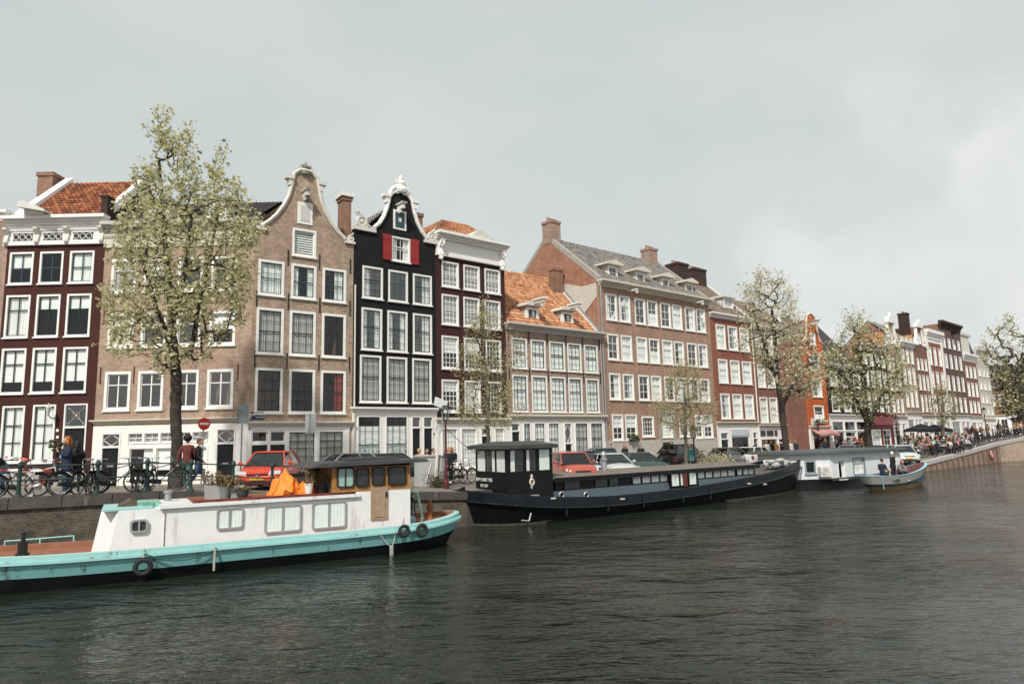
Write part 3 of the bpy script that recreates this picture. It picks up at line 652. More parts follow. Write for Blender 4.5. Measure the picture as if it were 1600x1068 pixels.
# ---- H3 tan neck gable
H = Fr(F[3],F[4],1.62); R = H.root('canal_house','tan brick bell-gabled house with white coping and iron wall anchors'); H3 = H
cols1 = [(400,443),(452,493),(502.5,540)]
rows = [[rect(H,403,444,406,461),rect(H,454.6,494,413.5,467),rect(H,503.6,540.7,420.5,472)],
        [rect(H,400,443,480.5,551.5),rect(H,452,493,486,556),rect(H,502.5,540,491,559)],
        [rect(H,398,441.4,574,644.5),rect(H,451,492,577,645.3),rect(H,500.5,540,579.5,646)]]
g = []
for row in rows:   # level each row
    z0 = sum(r[2] for r in row)/3; z1 = sum(r[3] for r in row)/3; g.append([(r[0],r[1],z0,z1) for r in row])
att = rect(H,456.5,494,358,401); at2 = rect(H,465,487.5,317,350)
def bell(H, L, Rr, xc):
    # outline points from pixels, left list bottom-up, right list top-down
    return [H.uz(*p) for p in L]+[H.uz(*p) for p in Rr]
Rp = [(478,267),(488,270.5),(495.7,279.5),(498,289.4),(499.2,300.7),(502.5,316.4),(509,333),(519,351),(528,363),(539,374.5),(553,378)]
Rz = [H.uz(*p) for p in Rp]; uc = Rz[0][0]; zs = H.z(470,664)
Lz = [(2*uc-p[0],p[1]) for p in Rz[1:]][::-1]; Lz[0] = (0,Rz[-1][1]); Rz[-1] = (H.W,Rz[-1][1])
out_ = [(0,zs-.1),(H.W,zs-.1)]+Rz[::-1]+Lz[::-1]
out_ = [(H.W,zs-.1)]+Rz[::-1]+Lz[::-1]+[(0,zs-.1)]
panel(R,'wall',B_TAN2,out_,flat(g)+[att,at2])
cc = [['f','s','r'],['g','g','n'],['n','n','R']]
for i, row in enumerate(g):
    for j, r in enumerate(row): window(R,*r,fm=WHITE,sm=DKSASH if i != 0 else TEAL,nx=3,ny=4 if i else 3,split=.5,cur=cc[i][j],fw=.13)
window(R,*att,nx=1,ny=1,split=0,cur='v',fw=.12); 
m = MB(); a = at2; m.box(a[0]-.02,a[1]+.02,-.04,.1,a[2]-.02,a[3]+.02); w3 = m.build('attic_shutter', WHITE, R); m = MB(); m.box(a[0]+.14,a[1]-.14,-.06,-.03,a[2]+.14,a[3]-.14); m.build('shutter_panel', M('aged_white', (.55,.54,.5),.6,var=.1), w3)
anchors(R,[H.u(399,520),H.u(449,520),H.u(498.5,520),H.u(546,520)],0,[(g[0][0][2]+g[1][0][3])/2+.1,(g[1][0][2]+g[2][0][3])/2+.05])
anchors(R,[H.u(450,400),H.u(499,400),H.u(547,414)],0,[H.z(450,402)])
# coping along the curves
m = MB()
curve = Lz[1:]+[Rz[0]]+Rz[1:-1]
m.tube([(p[0],-.02,p[1]+.02) for p in curve], .12, 6); 
for s_ in (-1,1):
    p = Rz[3]; m.box(uc+s_*(p[0]-uc)-.05 if s_ > 0 else uc-(p[0]-uc)-.38, uc+(p[0]-uc)+.38 if s_ > 0 else uc-(p[0]-uc)+.05, -.2,.25,p[1]-.0,p[1]+.22)
    m.box(uc+s_*(p[0]-uc+.12)-.1, uc+s_*(p[0]-uc+.12)+.1, -.14,.2,p[1]-.35,p[1])
m.build('gable_coping', WHITE2, R, smooth=False)
q = rect(H,538,553,364,381); scroll(R,q[0],H.W+.05,q[2],q[3],flip=-1); scroll(R,-.05,H.W-q[0],q[2],q[3],flip=1)
m = MB(); q = rect(H,473,488,252,271); xm = uc; h = q[3]-q[2]
m.lathe((xm,.05,q[2]-.1),[(.3,0),(.36,.12),(.2,.2),(.14,.32),(.24,.42),(.1,.55),(.07,h*.8),(.1,h*.84),(.02,h+.1)],10)
for s_ in (-1,1):
    m.ring((xm+s_*.3,.0,q[2]+.1),(0,1,0),.15,.06,14,6); m.ball((xm+s_*.2,0,q[2]+.38),(.1,.1,.12)); m.tube([(xm+s_*.65,0,q[2]-.28),(xm+s_*.4,0,q[2]-.02),(xm+s_*.2,0,q[2]+.3)],.07,6)
m.build('finial', M('weathered_stone', (.30,.29,.24), .8, var=.35), R)
hoist(R,H.u(480,300,-.5),H.z(480,300,-.5),.6,.36,.15)
vr = H.W/2; zg = Rz[6][1]
def gableroof(R, H, ze, zr, D=10, mat=T_GREY, uc=None):
    uc = uc if uc else H.W/2
    tiles(R,'roof',mat,(0.05,D,ze),(0.05,.25,ze),(uc,D,zr),(uc,.25,zr)); tiles(R,'roof',mat,(H.W-.05,.25,ze),(H.W-.05,D,ze),(uc,.25,zr),(uc,D,zr))
    m = MB(); m.quad((.012,.2,-.6),(.012,D,-.6),(.012,D,ze),(.012,.2,ze)); m.quad((H.W-.012,.2,-.6),(H.W-.012,D,-.6),(H.W-.012,D,ze),(H.W-.012,.2,ze))
    m.add([(0.012,D,-.6),(H.W-.012,D,-.6),(H.W-.012,D,ze),(uc,D,zr),(.012,D,ze)],[(0,1,2,3,4)]); m.build('side_wall', B_CHIM, R)
gableroof(R,H,Rz[-1][1]-.3,Rz[4][1]-.4)
a, b = H.uz(536,330,1.2), H.uz(564,330,1.2); chimney(R,a[0]-.0,min(b[0],H.W+.0)+.35,1.2,2.0,H.z(550,385,1.2),H.z(550,309,1.2),B_CHIM,0,'slab')
m = MB(); q = H.uz(418,340,2.); m.lathe((q[0],2.,q[1]-1.5),[(.14,0),(.14,1.2),(.1,1.25)],8); m.box(q[0]-.45,q[0]-.15,1.8,2.1,q[1]-.35,q[1]+.15); m.box(q[0]+.15,q[0]+.45,1.8,2.1,q[1]-.35,q[1]+.15); m.tube([(q[0]-.3,2,q[1]-.2),(q[0]+.3,2,q[1]-.2)],.07,5); m.build('flue_cowl', ZINC, R)
# street name plate
q = rect(H,391.8,412,646,652.4); m = MB(); m.box(q[0],q[1],-.05,-.02,q[2]-.08,q[3]+.08); sp = m.build('street_name_plate', M('sign_blue', (.012,.03,.09), .35), R)
wt = M('sign_white', (.75,.77,.78), .5, var=0)
text(sp,'PRINSENGRACHT',((q[0]+q[1])/2,-.054,q[3]-.06),.145,wt,sx=.62 if False else .75); text(sp,'CENTRUM',(q[1]-.2,-.054,q[2]+.02),.085,wt)
# shopfront: brick piers with white frames
pr = [(393.8,417.5),(422.6,444.8),(451.5,491.3),(499,535.6)]
hs = [(H.u(a,690),H.u(b,690)) for a, b in pr]; ztp = H.z(470,671)
panel(R,'shopfront_wall',B_TAN2,[(0,-.6),(H.W,-.6),(H.W,zs-.1),(0,zs-.1)],[(hs[0][0]-.12,hs[3][1]+.15,0,ztp+.0)],y=.02)
cornice(R,0,H.W-.05,zs-.12,zs+.2,CREAM,.28,name='shop_cornice')
m = MB(); m.box(.1,H.W-.1,-.05,.1,ztp,zs-.12); m.build('fascia', WHITE, R)
for k, (a, b) in enumerate(hs):
    if k < 2: 
        zm = H.z(430,692); window(R,a-.08,b+.08,zm,ztp,nx=1,ny=1,split=0,fw=.08,sill=False,name='transom_light'); door(R,a-.08,b+.08,.05,zm,panels=False,mat=M('black_shop_door',(.006,.006,.007),.25) if k == 0 else bpy.data.materials['black_shop_door'])
    else: window(R,a-.12,b+.12,.3,ztp,sm=DKSASH,nx=3 if k == 2 else 3,ny=5,split=.77,cur='g',fw=.12,name='shop_window',mt=.03)
for a, b in ((hs[1][1]+.06,hs[2][0]-.1),(hs[2][1]+.1,hs[3][0]-.1),(hs[0][1]+.06,hs[1][0]-.06),(hs[0][0]-.3,hs[0][0]-.06),(hs[3][1]+.1,hs[3][1]+.34)):
    m = MB(); m.box(a,b,-.06,.1,0,ztp); m.build('pilaster', WHITE, R)
m = MB(); m.box(hs[2][0]-.12,hs[3][1]+.12,-.03,.12,-.4,.3); m.build('stall_riser', WHITE2, R)
# ---- H4 black bell gable
H = Fr(F[4],F[5],1.55); R = H.root('canal_house','black bell-gabled house with white coping and red shutters'); H4 = H
rows = [[rect(H,566,598,417,465),rect(H,606.5,637,423,473.5),rect(H,645,674.4,429,475.5)],
        [rect(H,564.4,596.8,481,546.5),rect(H,605,636.4,486,549.5),rect(H,645,674.7,491,552.5)],
        [rect(H,562,595.5,554,628),rect(H,604,636,557.5,628.5),rect(H,644,674,561,630)]]
g = []
for row in rows:
    z0 = sum(r[2] for r in row)/3; z1 = sum(r[3] for r in row)/3; g.append([(r[0],r[1],z0,z1) for r in row])
w1 = rect(H,611.5,640.7,371,409); w2 = rect(H,614.4,634,329,359)
Rp = [(626,293.5),(634,296.5),(640.5,304),(644,317),(647,334),(652,350),(658.6,363.6),(666.5,374),(680,379)]
Rz = [H.uz(*p) for p in Rp]; uc = H.W*.5; du = uc-Rz[0][0]; Rz = [(p[0]+du*0,p[1]) for p in Rz]; uc = Rz[0][0]
Lz = [(2*uc-p[0],p[1]) for p in Rz[1:]][::-1]; zsh = Rz[-1][1]; Lz[0] = (0,zsh); Rz[-1] = (H.W,zsh); zs = H.z(620,642)
panel(R,'wall',B_BLACK,[(H.W,zs-.1)]+Rz[::-1]+Lz[::-1]+[(0,zs-.1)],flat(g)+[w1,w2])
cc = [['l','n','r'],['s','s','r'],['g','g','g']]
for i, row in enumerate(g):
    for j, r in enumerate(row): window(R,*r,fm=WHITE,sm=DKSASH if not (i == 0 and j == 1) else TEAL,nx=3,ny=4 if i == 0 else 5,split=.55 if i else .6,cur=cc[i][j],fw=.11,glass=GLASSR if i < 2 else GLASS,mt=.02)
window(R,*w1,nx=4,ny=2,split=.6,cur='s',fw=.09,mt=.03)
m = MB(); m.box(w2[0]-.01,w2[1]+.01,-.04,.1,w2[2],w2[3]); a_ = m.build('attic_hatch_frame', WHITE, R); m = MB(); m.box(w2[0]+.12,w2[1]-.12,-.06,.0,w2[2]+.12,w2[3]-.12); hh = m.build('hatch', TEAL, a_)
m = MB(); xm = (w2[0]+w2[1])/2; zm = (w2[2]+w2[3])/2; m.box(xm-.1,xm+.1,-.075,-.05,zm-.12,zm+.12); m.build('hatch_light', WHITE2, hh)
RED = M('red_shutter_paint', (.27,.022,.022), .5, var=.12)
for s_ in (0,1):
    a = w1[0]-.58 if s_ == 0 else w1[1]+.02; m = MB(); m.box(a,a+.56,-.09,-.03,w1[2]-.03,w1[3]+.03)
    m.box(a+.03,a+.53,-.105,-.09,w1[2]+.25,w1[2]+.3); m.box(a+.03,a+.53,-.105,-.09,w1[3]-.3,w1[3]-.25); m.build('shutter', RED, R)
m = MB(); curve = Lz[1:]+Rz[:-1]; pts_ = [(p[0],-.03,p[1]+.04) for p in curve]; m.tube(pts_, .13, 6); m.tube([(p[0]*1.0,-.1,p[1]-.03) for p in curve[1:-1]], .06, 5)
for s_ in (-1,1):
    p = Rz[3]; x = uc+s_*(p[0]-uc); a, b = sorted((x-s_*.05,x+s_*.42)); m.box(a,b,-.22,.25,p[1]-.02,p[1]+.16); a, b = sorted((x+s_*.0,x+s_*.28)); m.box(a,b,-.16,.2,p[1]-.38,p[1]-.02)
m.build('gable_coping', WHITE, R, smooth=False)
q = rect(H,664,683,358,381); ww = H.W-q[0]+.1; scroll(R,H.W-ww,H.W+.08,q[2],q[3],flip=-1); scroll(R,-.05,1.35,q[2]-.02,q[3]+.15,flip=1)
m = MB(); q = rect(H,619,633,275,299); h = q[3]-q[2]; xm = uc
m.lathe((xm,0,q[2]-.1),[(.34,0),(.4,.15),(.25,h*.45),(.3,h*.6),(.12,h*.8),(.15,h*.9),(.03,h+.15)],10)
for s_ in (-1,1):
    m.ring((xm+s_*.28,-.05,q[2]+.05),(0,1,0),.2,.07,14,6); m.ring((xm+s_*.2,-.05,q[2]+h*.55),(0,1,0),.13,.05,12,6); m.tube([(xm+s_*.7,-.03,q[2]-.42),(xm+s_*.5,-.05,q[2]-.2),(xm+s_*.25,-.06,q[2])],.08,6)
m.build('crest', WHITE, R)
hoist(R,H.u(629,321,-.5),H.z(629,321,-.5),.65,.36,.17,WHITE)
gableroof(R,H,zsh-.6,Rz[3][1]-.3)
u_ = H.u(652,352,1.5); chimney(R,u_,u_+.4,1.5,2.2,zsh,H.z(652,332,1.5),B_CHIM,0)
# shopfront
hs = [(H.u(a,690),H.u(b,690)) for a, b in ((558.5,593.6),(602.3,635.9),(643,657),(661,675.6))]; ztp = H.z(610,649.5)
panel(R,'shopfront_wall',WHITE,[(0,-.6),(H.W,-.6),(H.W,zs-.1),(0,zs-.1)],[(a-.03,b+.03,.25 if k < 2 else 0,ztp) for k, (a, b) in enumerate(hs)],y=-.04)
cornice(R,0,H.W-.02,zs-.14,zs+.2,WHITE,.3,name='shop_cornice')
LOGO = M('etched_grey', (.33,.36,.37), .6, var=0)
for k in (0,1):
    a, b = hs[k]; f = window(R,a-.03,b+.03,.25,ztp,sm=DKSASH,nx=3,ny=4,split=.5,cur='n',fw=.06,mt=.02,name='shop_window',y=-.04)
    m = MB(); zt_ = H.z(610,665.5); m.box(a+.02,b-.02,.09,.1,.3,zt_); bl = m.build('blind', CURT, f)
    xm = (a+b)/2; zl = H.z(610,697); text(bl,'HNVB',(xm,.085-.17,zl-.1),.52,LOGO,sx=.85,name='monogram')
    t = MB(); t.tube([(xm-.66,-.085,zl+.25),(xm,-.085,zl+.5),(xm+.66,-.085,zl+.25)],.012,4); t.tube([(xm-.6,-.085,zl-.38),(xm+.6,-.085,zl-.38)],.01,4); t.build('roof_emblem', LOGO, bl)
for k in (2,3): door(R,hs[k][0]-.03,hs[k][1]+.03,0,ztp,trans=H.z(660,667.5),y=-.04)
q = rect(H,680,682,676,679); m = MB(); m.box(H.W-.28,H.W-.2,-.07,-.04,q[2],q[3]); m.build('number_plate', IRON, R)
# ---- H5 dark red with heavy cornice
H = Fr(F[5],F[6],1.5); R = H.root('canal_house','narrow dark red house with heavy white console cornice and orange roof'); H5 = H
rows = [[rect(H,690,716.6,409,448.5),rect(H,724,749.4,415,454),rect(H,757,781.5,421,458.5)],
        [rect(H,690,716.6,460,507.7),rect(H,724,749.4,465,511),rect(H,757,781.8,470,514)],
        [rect(H,690,716.6,524,576),rect(H,725,750.8,528,578),rect(H,759,783,532,580)],
        [rect(H,690,717,592,644),rect(H,726,751,594.5,644),rect(H,761,783.5,597,644)]]
g = []
for row in rows:
    z0 = sum(r[2] for r in row)/3; z1 = sum(r[3] for r in row)/3; g.append([(r[0],r[1],z0,z1) for r in row])
zb = H.z(740,408); zc = H.z(740,375); zs = H.z(745,660)
zb = (H.z(691,400)+H.z(788,416))/2; zc = (H.z(689,365)+H.z(793,385))/2
panel(R,'wall',B_DKRED,[(0,zs-.1),(H.W,zs-.1),(H.W,zb+.1),(0,zb+.1)],flat(g))
cc = [['g','g','g'],['g','g','g'],['h','h','n'],['t','f','n']]
for i, row in enumerate(g):
    for j, r in enumerate(row): window(R,*r,nx=4,ny=5 if i < 2 else 6,split=.5,cur=cc[i][j],fw=.1,mt=.035)
m = MB(); m.box(.05,H.W-.05,-.1,.15,zb,zb+(zc-zb)*.62); m.box(0,H.W,-.2,.1,zb-.05,zb+.14); m.box(.4,H.W-.4,-.13,-.1,zb+.3,zb+(zc-zb)*.52); m.build('frieze', WHITE, R)
cornice(R,0,H.W,zb+(zc-zb)*.58,zc,WHITE,.7)
for u in (.3,H.W-.3):
    m = MB(); zt = zb+(zc-zb)*.66; m.prism([(-.05,zb-.2),(-.2,zb-.3),(-.3,zb),(-.2,zb+.45),(-.5,zt-.15),(-.55,zt),(-.05,zt)],'x',u-.13,u+.13); m.ball((u,-.22,zb-.2),(.12,.12,.16)); m.ring((u,-.4,zt-.3),(1,0,0),.14,.06,12,6); m.build('console', WHITE, R)
vr = 2.6; zr = H.z(710,348,vr)
a, b = .1, H.W-.1; ra, rb = H.u(692,348,vr), H.u(729,352,vr)
tiles(R,'roof',T_ORANGE,(a,.1,zc),(b,.1,zc),(ra,vr,zr),(rb,vr,zr)); tiles(R,'roof',T_ORANGE,(b,.1,zc),(b,9,zc),(rb,vr,zr),(rb,6.5,zr)); tiles(R,'roof',T_ORANGE,(a,9,zc),(a,.1,zc),(ra,6.5,zr),(ra,vr,zr))
body(R,H.W,9,zc)
m = MB(); u0, u1 = H.u(733,376), H.u(752,376); m.prism([(u0-.3,zc),(u1+.4,zc),((u0+u1)/2+.3,zc+.55),((u0+u1)/2-.2,zc+.5)],'y',-.6,1.6); m.build('hoist_dormer', WHITE2, R)
ops = [(H.u(a,700),H.u(b,700)) for a, b in ((689.5,715),(720,745.5),(751,767.5),(773,788.5))]; ztp = H.z(740,668)
panel(R,'shopfront_wall',WHITE,[(0,-.6),(H.W,-.6),(H.W,zs-.1),(0,zs-.1)],[(a,b,.3 if k != 2 else 0,ztp) for k, (a, b) in enumerate(ops)],y=-.04)
cornice(R,0,H.W-.02,zs-.16,zs+.3,CREAM,.3,name='shop_cornice')
for k, (a, b) in enumerate(ops):
    if k == 2: door(R,a,b,0,ztp,trans=H.z(758,680),tstyle='diamond',y=-.04)
    else: window(R,a,b,.3,ztp,nx=5 if k < 2 else 4,ny=7,split=.5,cur='f',fw=.07,mt=.035,name='shop_window',y=-.04)
# ---- H6 low house with orange roof and two dormers
H = Fr(F[6],F[7],1.45); R = H.root('canal_house','low brick house with orange pantile roof and two white hoist dormers'); H6 = H
c1 = [(799.4,823.4),(829.4,852.3),(858.4,882.4),(886.6,908),(912.8,933.6)]; c2 = [(800.7,825),(831,855.3),(860.3,884),(888.4,910),(916,936)]
za = [(H.z(811,b)+H.z(923,d))/2 for b, d in ((575,582),(527.5,539.3),(643,643.8),(585,591.6))]
r1 = [(H.u(a,555),H.u(b,555),za[0],za[1]) for a, b in c1]; r2 = [(H.u(a,615),H.u(b,615),za[2],za[3]) for a, b in c2]
zs = H.z(870,654); zb = (H.z(795,512)+H.z(940,529))/2; zc = (H.z(795,504)+H.z(940,521))/2
panel(R,'wall',B_PINK,[(0,zs-.1),(H.W,zs-.1),(H.W,zb+.1),(0,zb+.1)],r1+r2)
for r, c in zip(r1,'fffff'): window(R,*r,sm=DKSASH,nx=3,ny=4,split=.55,cur=c,fw=.1,mt=.02)
for r in r2: window(R,*r,sm=DKSASH,nx=3,ny=5,split=.6,cur='f',fw=.1,mt=.022)
us = [(r1[i][1]+r1[i+1][0])/2 for i in range(4)]+[r1[0][0]-.25,r1[4][1]+.2]; anchors(R,us,0,[za[1]+.15,(za[0]+za[3])/2-.15])
cornice(R,0,H.W+.05,zb-.08,zc,GREYC,.55)
vr = 5.0; zr = H.z(825,429,vr); ur = H.u(867,437,vr)
tiles(R,'roof',T_ORANGE,(.05,.0,zc),(H.W-.45,.0,zc),(.05,vr,zr),(H.W-.45,vr,zr),tw=.26,th=.36); tiles(R,'roof',T_ORANGE,(H.W-.4,2*vr,zc),(.05,2*vr,zc),(H.W-.4,vr,zr),(.05,vr,zr)); body(R,H.W,2*vr,zc,zr,vr)
verge(R,H.W-.45,H.W-.3,0,zc,vr,zr,WHITE2,.2); verge(R,H.W-.3,H.W-.02,0,zc,vr,zr,LEAD,.3)
chimney(R,H.W-1.35,H.W-.35,vr-1.6,vr-1.0,zr-2.2,H.z(868,419,vr-1.4),B_CHIM,0)
for px0, px1, py0, py1 in ((824,838,481,508),(879.5,892,488,514)):
    q = [H.u(px0,495,.6),H.u(px1,500,.6),H.z((px0+px1)/2,py1,.6),H.z((px0+px1)/2,py0,.6)]; u0,u1,z0,z1 = q; u0 -= .12; u1 += .12
    m = MB(); m.box(u0,u0+.1,.55,3.2,z0-.05,z1+.1); m.box(u1-.1,u1,.55,3.2,z0-.05,z1+.1); m.box(u0,u1,.55,3.2,z0-.3,z0); m.box(u0,u1,.56,3.2,z1+.02,z1+.14)
    d_ = m.build('dormer', M('dormer_grey',(.42,.42,.4),.6) if px0 == 824 else bpy.data.materials['dormer_grey'], R)
    m = MB(); m.prism([(u0-.25,z1+.1),(u1+.25,z1+.1),(u1+.2,z1+.3),((u0+u1)/2,z1+.5),(u0-.2,z1+.3)],'y',.2,3.4); m.build('dormer_roof', WHITE2, d_)
    m = MB(); um = (u0+u1)/2; m.box(um-.13,um+.13,-.75,.3,z1+.22,z1+.42); m.box(um-.24,um+.24,-.85,.3,z1+.42,z1+.52); m.build('hoist_beam', WHITE, d_)
    w_ = window(d_,u0+.02,u1-.02,z0,z1,nx=2,ny=2,split=0,sm=TEAL,cur='r',fw=.14,y=.53)
    m = MB()
    for s_, a in ((-1,u0),(1,u1)): m.prism([(a,z0),(a+s_*.35,z0),(a+s_*.2,z0+.35),(a+s_*.05,z1-.2),(a,z1)],'y',.53,.6)
    m.build('scroll', WHITE, d_)
ops = [((684,760),'d'),((787,850),'w'),((877,970),'w'),((995,1087),'w'),((1128,1192),'d2'),((1218,1328),'w'),((1348,1452),'w')]
ztp = H.z(870,660); hl = []
for (a, b), t in ops: hl.append((H.u(670+a/5.333,690),H.u(670+b/5.333,690),t))
hl[0] = (max(hl[0][0],.12),hl[0][1],'d')
panel(R,'shopfront_wall',WHITE,[(0,-.6),(H.W,-.6),(H.W,zs-.1),(0,zs-.1)],[(a,b,0 if t[0] == 'd' else .3,ztp) for a, b, t in hl],y=-.04)
cornice(R,0,H.W,zs-.16,zs+.28,CREAM,.3,name='shop_cornice')
for i, (a, b, t) in enumerate(hl):
    if t[0] == 'd': door(R,a,b,0,ztp,trans=H.z(800,673) if t == 'd' else H.z(890,692),y=-.04,tstyle=None if t == 'd' else 'diamond')
    else: window(R,a,b,.3,ztp,sm=DKSASH,nx=3,ny=5,split=.62,cur='g' if i > 4 else 'f',fw=.06,mt=.02,name='shop_window',y=-.04)
# ---- H7 long brick house
H = Fr(F[7],F[8],1.4); R = H.root('canal_house','long salmon brick house with four white dormers and grey plinth'); H7 = H
cpx = [(946,965.2),(966,985),(991.2,1009.5),(1010.2,1027.7),(1031.4,1049),(1049.4,1065.9),(1070.3,1086.7),(1087,1102.5)]
cu = [(H.u(a,y)+(.04 if k%2 == 0 else .1),H.u(b,y)-(.1 if k%2 == 0 else .04)) for k, ((a, b), y) in enumerate(zip(cpx,[478,480,485,488,492,495,500,503]))]
def lev(xa, a, xb, b): return (H.z(xa,a)+H.z(xb,b))/2
rw = [(lev(955,499,1095,520),lev(955,457.5,1095,484)),(lev(958,561.5,1098,574),lev(958,521.5,1098,538)),(lev(965,623.5,1102,628.5),lev(965,582,1102,593))]
r4 = (lev(965,687.5,1106,684),lev(965,645.8,1106,649))
hl = [(a,b,z0,z1) for z0, z1 in rw for a, b in cu]
x4 = [(956.5,974),(977,995.7),None,None,None,(1085,1098),(1099.5,1113.8)]
h4 = [(H.u(a,665),H.u(b,665),r4[0],r4[1]) for a, b in ((956.5,974),(977,995.7),(1086.5,1098.3),(1099.5,1113.8))]
h4b = [rect(H,1003,1022,650,682),rect(H,1061.5,1077,655,682)]; st = rect(H,1033.5,1050.5,645,683)
zb = lev(934,446,1105,476); zc = lev(934,437,1114,470); zp = H.z(1000,687.5)
dr = (H.u(1034.5,705),H.u(1052.5,705),0,H.z(1043,689.5)); bs = [(H.u(964,715),H.u(994,715),.15,.95),(H.u(1004,718),H.u(1020,718),.15,.85)]
panel(R,'wall',B_SALMON,[(0,zp),(H.W,zp),(H.W,zb+.1),(0,zb+.1)],hl+h4+h4b+[(st[0],st[1],max(st[2],zp+.05),st[3])])
panel(R,'plinth_wall',M('grey_render',(.44,.41,.37),.8,var=.1,stain=(.3,.27,.24),stain_amt=.5),[(0,-.6),(H.W,-.6),(H.W,zp),(0,zp)],[dr]+bs,y=-.05)
random.seed(5)
for i, r in enumerate(hl): window(R,r[0],r[1],r[2],r[3],nx=2,ny=3,split=.66,cur=random.choice('nnnslfrn') if i%2 == 0 else random.choice('sfrfb'),fw=.12,mt=.045,glass=GLASSR)
for r in h4: window(R,*r,nx=2,ny=4,split=.5,cur='h',fw=.12,mt=.045)
for r in h4b: window(R,*r,nx=4,ny=4,split=0,cur='n',fw=.12,mt=.035)
window(R,st[0],st[1],max(st[2],zp+.05),st[3],nx=4,ny=7,split=0,cur='f',fw=.06,mt=.035,name='stair_window')
m = MB(); m.box(st[0]-.3,st[0],-.08,.05,zp,st[3]+.25); m.box(st[1],st[1]+.3,-.08,.05,zp,st[3]+.25); m.box(st[0],st[1],-.08,.05,st[3],st[3]+.25); m.build('stair_window_surround', STONE, R)
door(R,*dr,y=-.05,fm=STONE,panels=True)
for r in bs: window(R,*r,nx=3,ny=1,split=0,fw=.07,name='basement_window',y=-.05,mt=.05)
cornice(R,.05,H.W-.05,zb,zc,CREAM,.6)
for k in (1,3): # hoists under the gutter
    u = cu[2*k-1][1]-.15 if k == 1 else cu[6][1]; m = MB(); m.box(u-.07,u+.07,-1.0,0,zb-.12,zb+.02); b_ = m.build('hoist_beam', CREAM, R); q = MB(); q.ball((u,-.9,zb-.28),(.12,.12,.12)); q.build('pulley', WHITE2, b_)
vr = 5.6; zr = (H.z(880,376,vr)+H.z(1028,411,vr))/2
tiles(R,'roof',T_GREY,(.35,.0,zc),(H.W-.4,.0,zc),(.35,vr,zr),(H.W-.4,vr,zr),tw=.28,th=.36); tiles(R,'roof',T_GREY,(H.W-.4,2*vr,zc),(.35,2*vr,zc),(H.W-.4,vr,zr),(.35,vr,zr),tw=.28)
m = MB(); vD = 2*vr
m.add([(-.012+.03,.2,-.6),(.018,.2,zc+.1),(.018,vr,zr+.15),(.018,vD,zc+.1),(.018,vD,-.6)],[(0,1,2,3,4)]); m.build('side_wall', B_ORANGEB, R)
m = MB(); m.prism([(0.2,zb-.8),(.2,zc-.2),(1.7,zc-.2),(3.6,zc+.4),(5.5,zc-1.2),(2.5,zb-2.6)],'x',-.03,.016)
m2_ = m.build('render_patch', M('pale_render',(.52,.49,.44),.85,var=.12), R)
m = MB(); m.add([(H.W-.012,.2,-.6),(H.W-.012,.2,zc),(H.W-.012,vr,zr),(H.W-.012,vD,zc),(H.W-.012,vD,-.6)],[(0,1,2,3,4)]); m.quad((.02,vD,-.6),(H.W-.02,vD,-.6),(H.W-.02,vD,zc),(.02,vD,zc)); m.build('side_wall', B_CHIM, R)
verge(R,.0,.36,0,zc,vr,zr,STONE,.3); verge(R,H.W-.4,H.W-.05,0,zc,vr,zr,STONE,.3); verge(R,.0,.3,vD,zc,vr,zr,STONE,.25)
chimney(R,-.02,1.0,vr-.7,vr+.4,zr-.6,H.z(873,348,vr-.4),B_PINK,4); chimney(R,H.W-1.5,H.W-.45,vr-.7,vr+.4,zr-.6,H.z(1036,393,vr-.4),B_PINK,4)
chimney(R,H.W+.0,H.W+1.6,vr-2.6,vr-1.2,zr-4,H.z(1076,414,vr-2.4),B_DCHIM,5)
for a, b, y0, y1 in ((950.5,963.5,416.5,435.5),(994.5,1006,426.5,444.5),(1034.5,1044.5,435.5,452.5),(1072,1081.5,444,460)):
    ym = (y0+y1)/2; v = 1.1; u0, u1 = H.u(a,ym,v)-.1, H.u(b,ym,v)+.1; z0, z1 = H.z((a+b)/2,y1,v), H.z((a+b)/2,y0,v)
    m = MB(); m.box(u0,u0+.1,v,v+2.6,z0-.3,z1+.08); m.box(u1-.1,u1,v,v+2.6,z0-.3,z1+.08); m.box(u0,u1,v+.02,v+2.6,z0-.35,z0); d_ = m.build('dormer', CREAM, R)
    m = MB(); m.prism([(u0-.35,z1+.08),(u1+.35,z1+.08),(u1+.35,z1+.24),((u0+u1)/2,z1+.5),(u0-.35,z1+.24)],'y',v-.4,v+2.8); m.build('dormer_roof', CREAM, d_)
    window(d_,u0+.05,u1-.05,z0,z1+.05,nx=2,ny=2,split=0,cur='n',fw=.14,y=v-.03,mt=.05)
# downpipes
def downpipe(H, R, u, z0, z1, mat=ZINC):
    m = MB(); m.tube([(u,-.1,z0),(u,-.1,z1)], .05, 7); m.build('downpipe', mat, R)
downpipe(H,R,.12,0,zb); downpipe(H4,H4.R,.08,0,Z1+9,CREAM); downpipe(H6,H6.R,H6.W-.15,zs,H6.z(930,530))
# flower box under window
m = MB(); a = h4[1][0]+.1
for k in range(40): m.ball((a+random.random()*1.0,-.3+random.uniform(-.15,.15),r4[0]-.05+random.random()*.4),(.09,.08,.08),6,4)
m.build('window_plants', M('geranium_green',(.06,.08,.03),.8,var=.4), R)
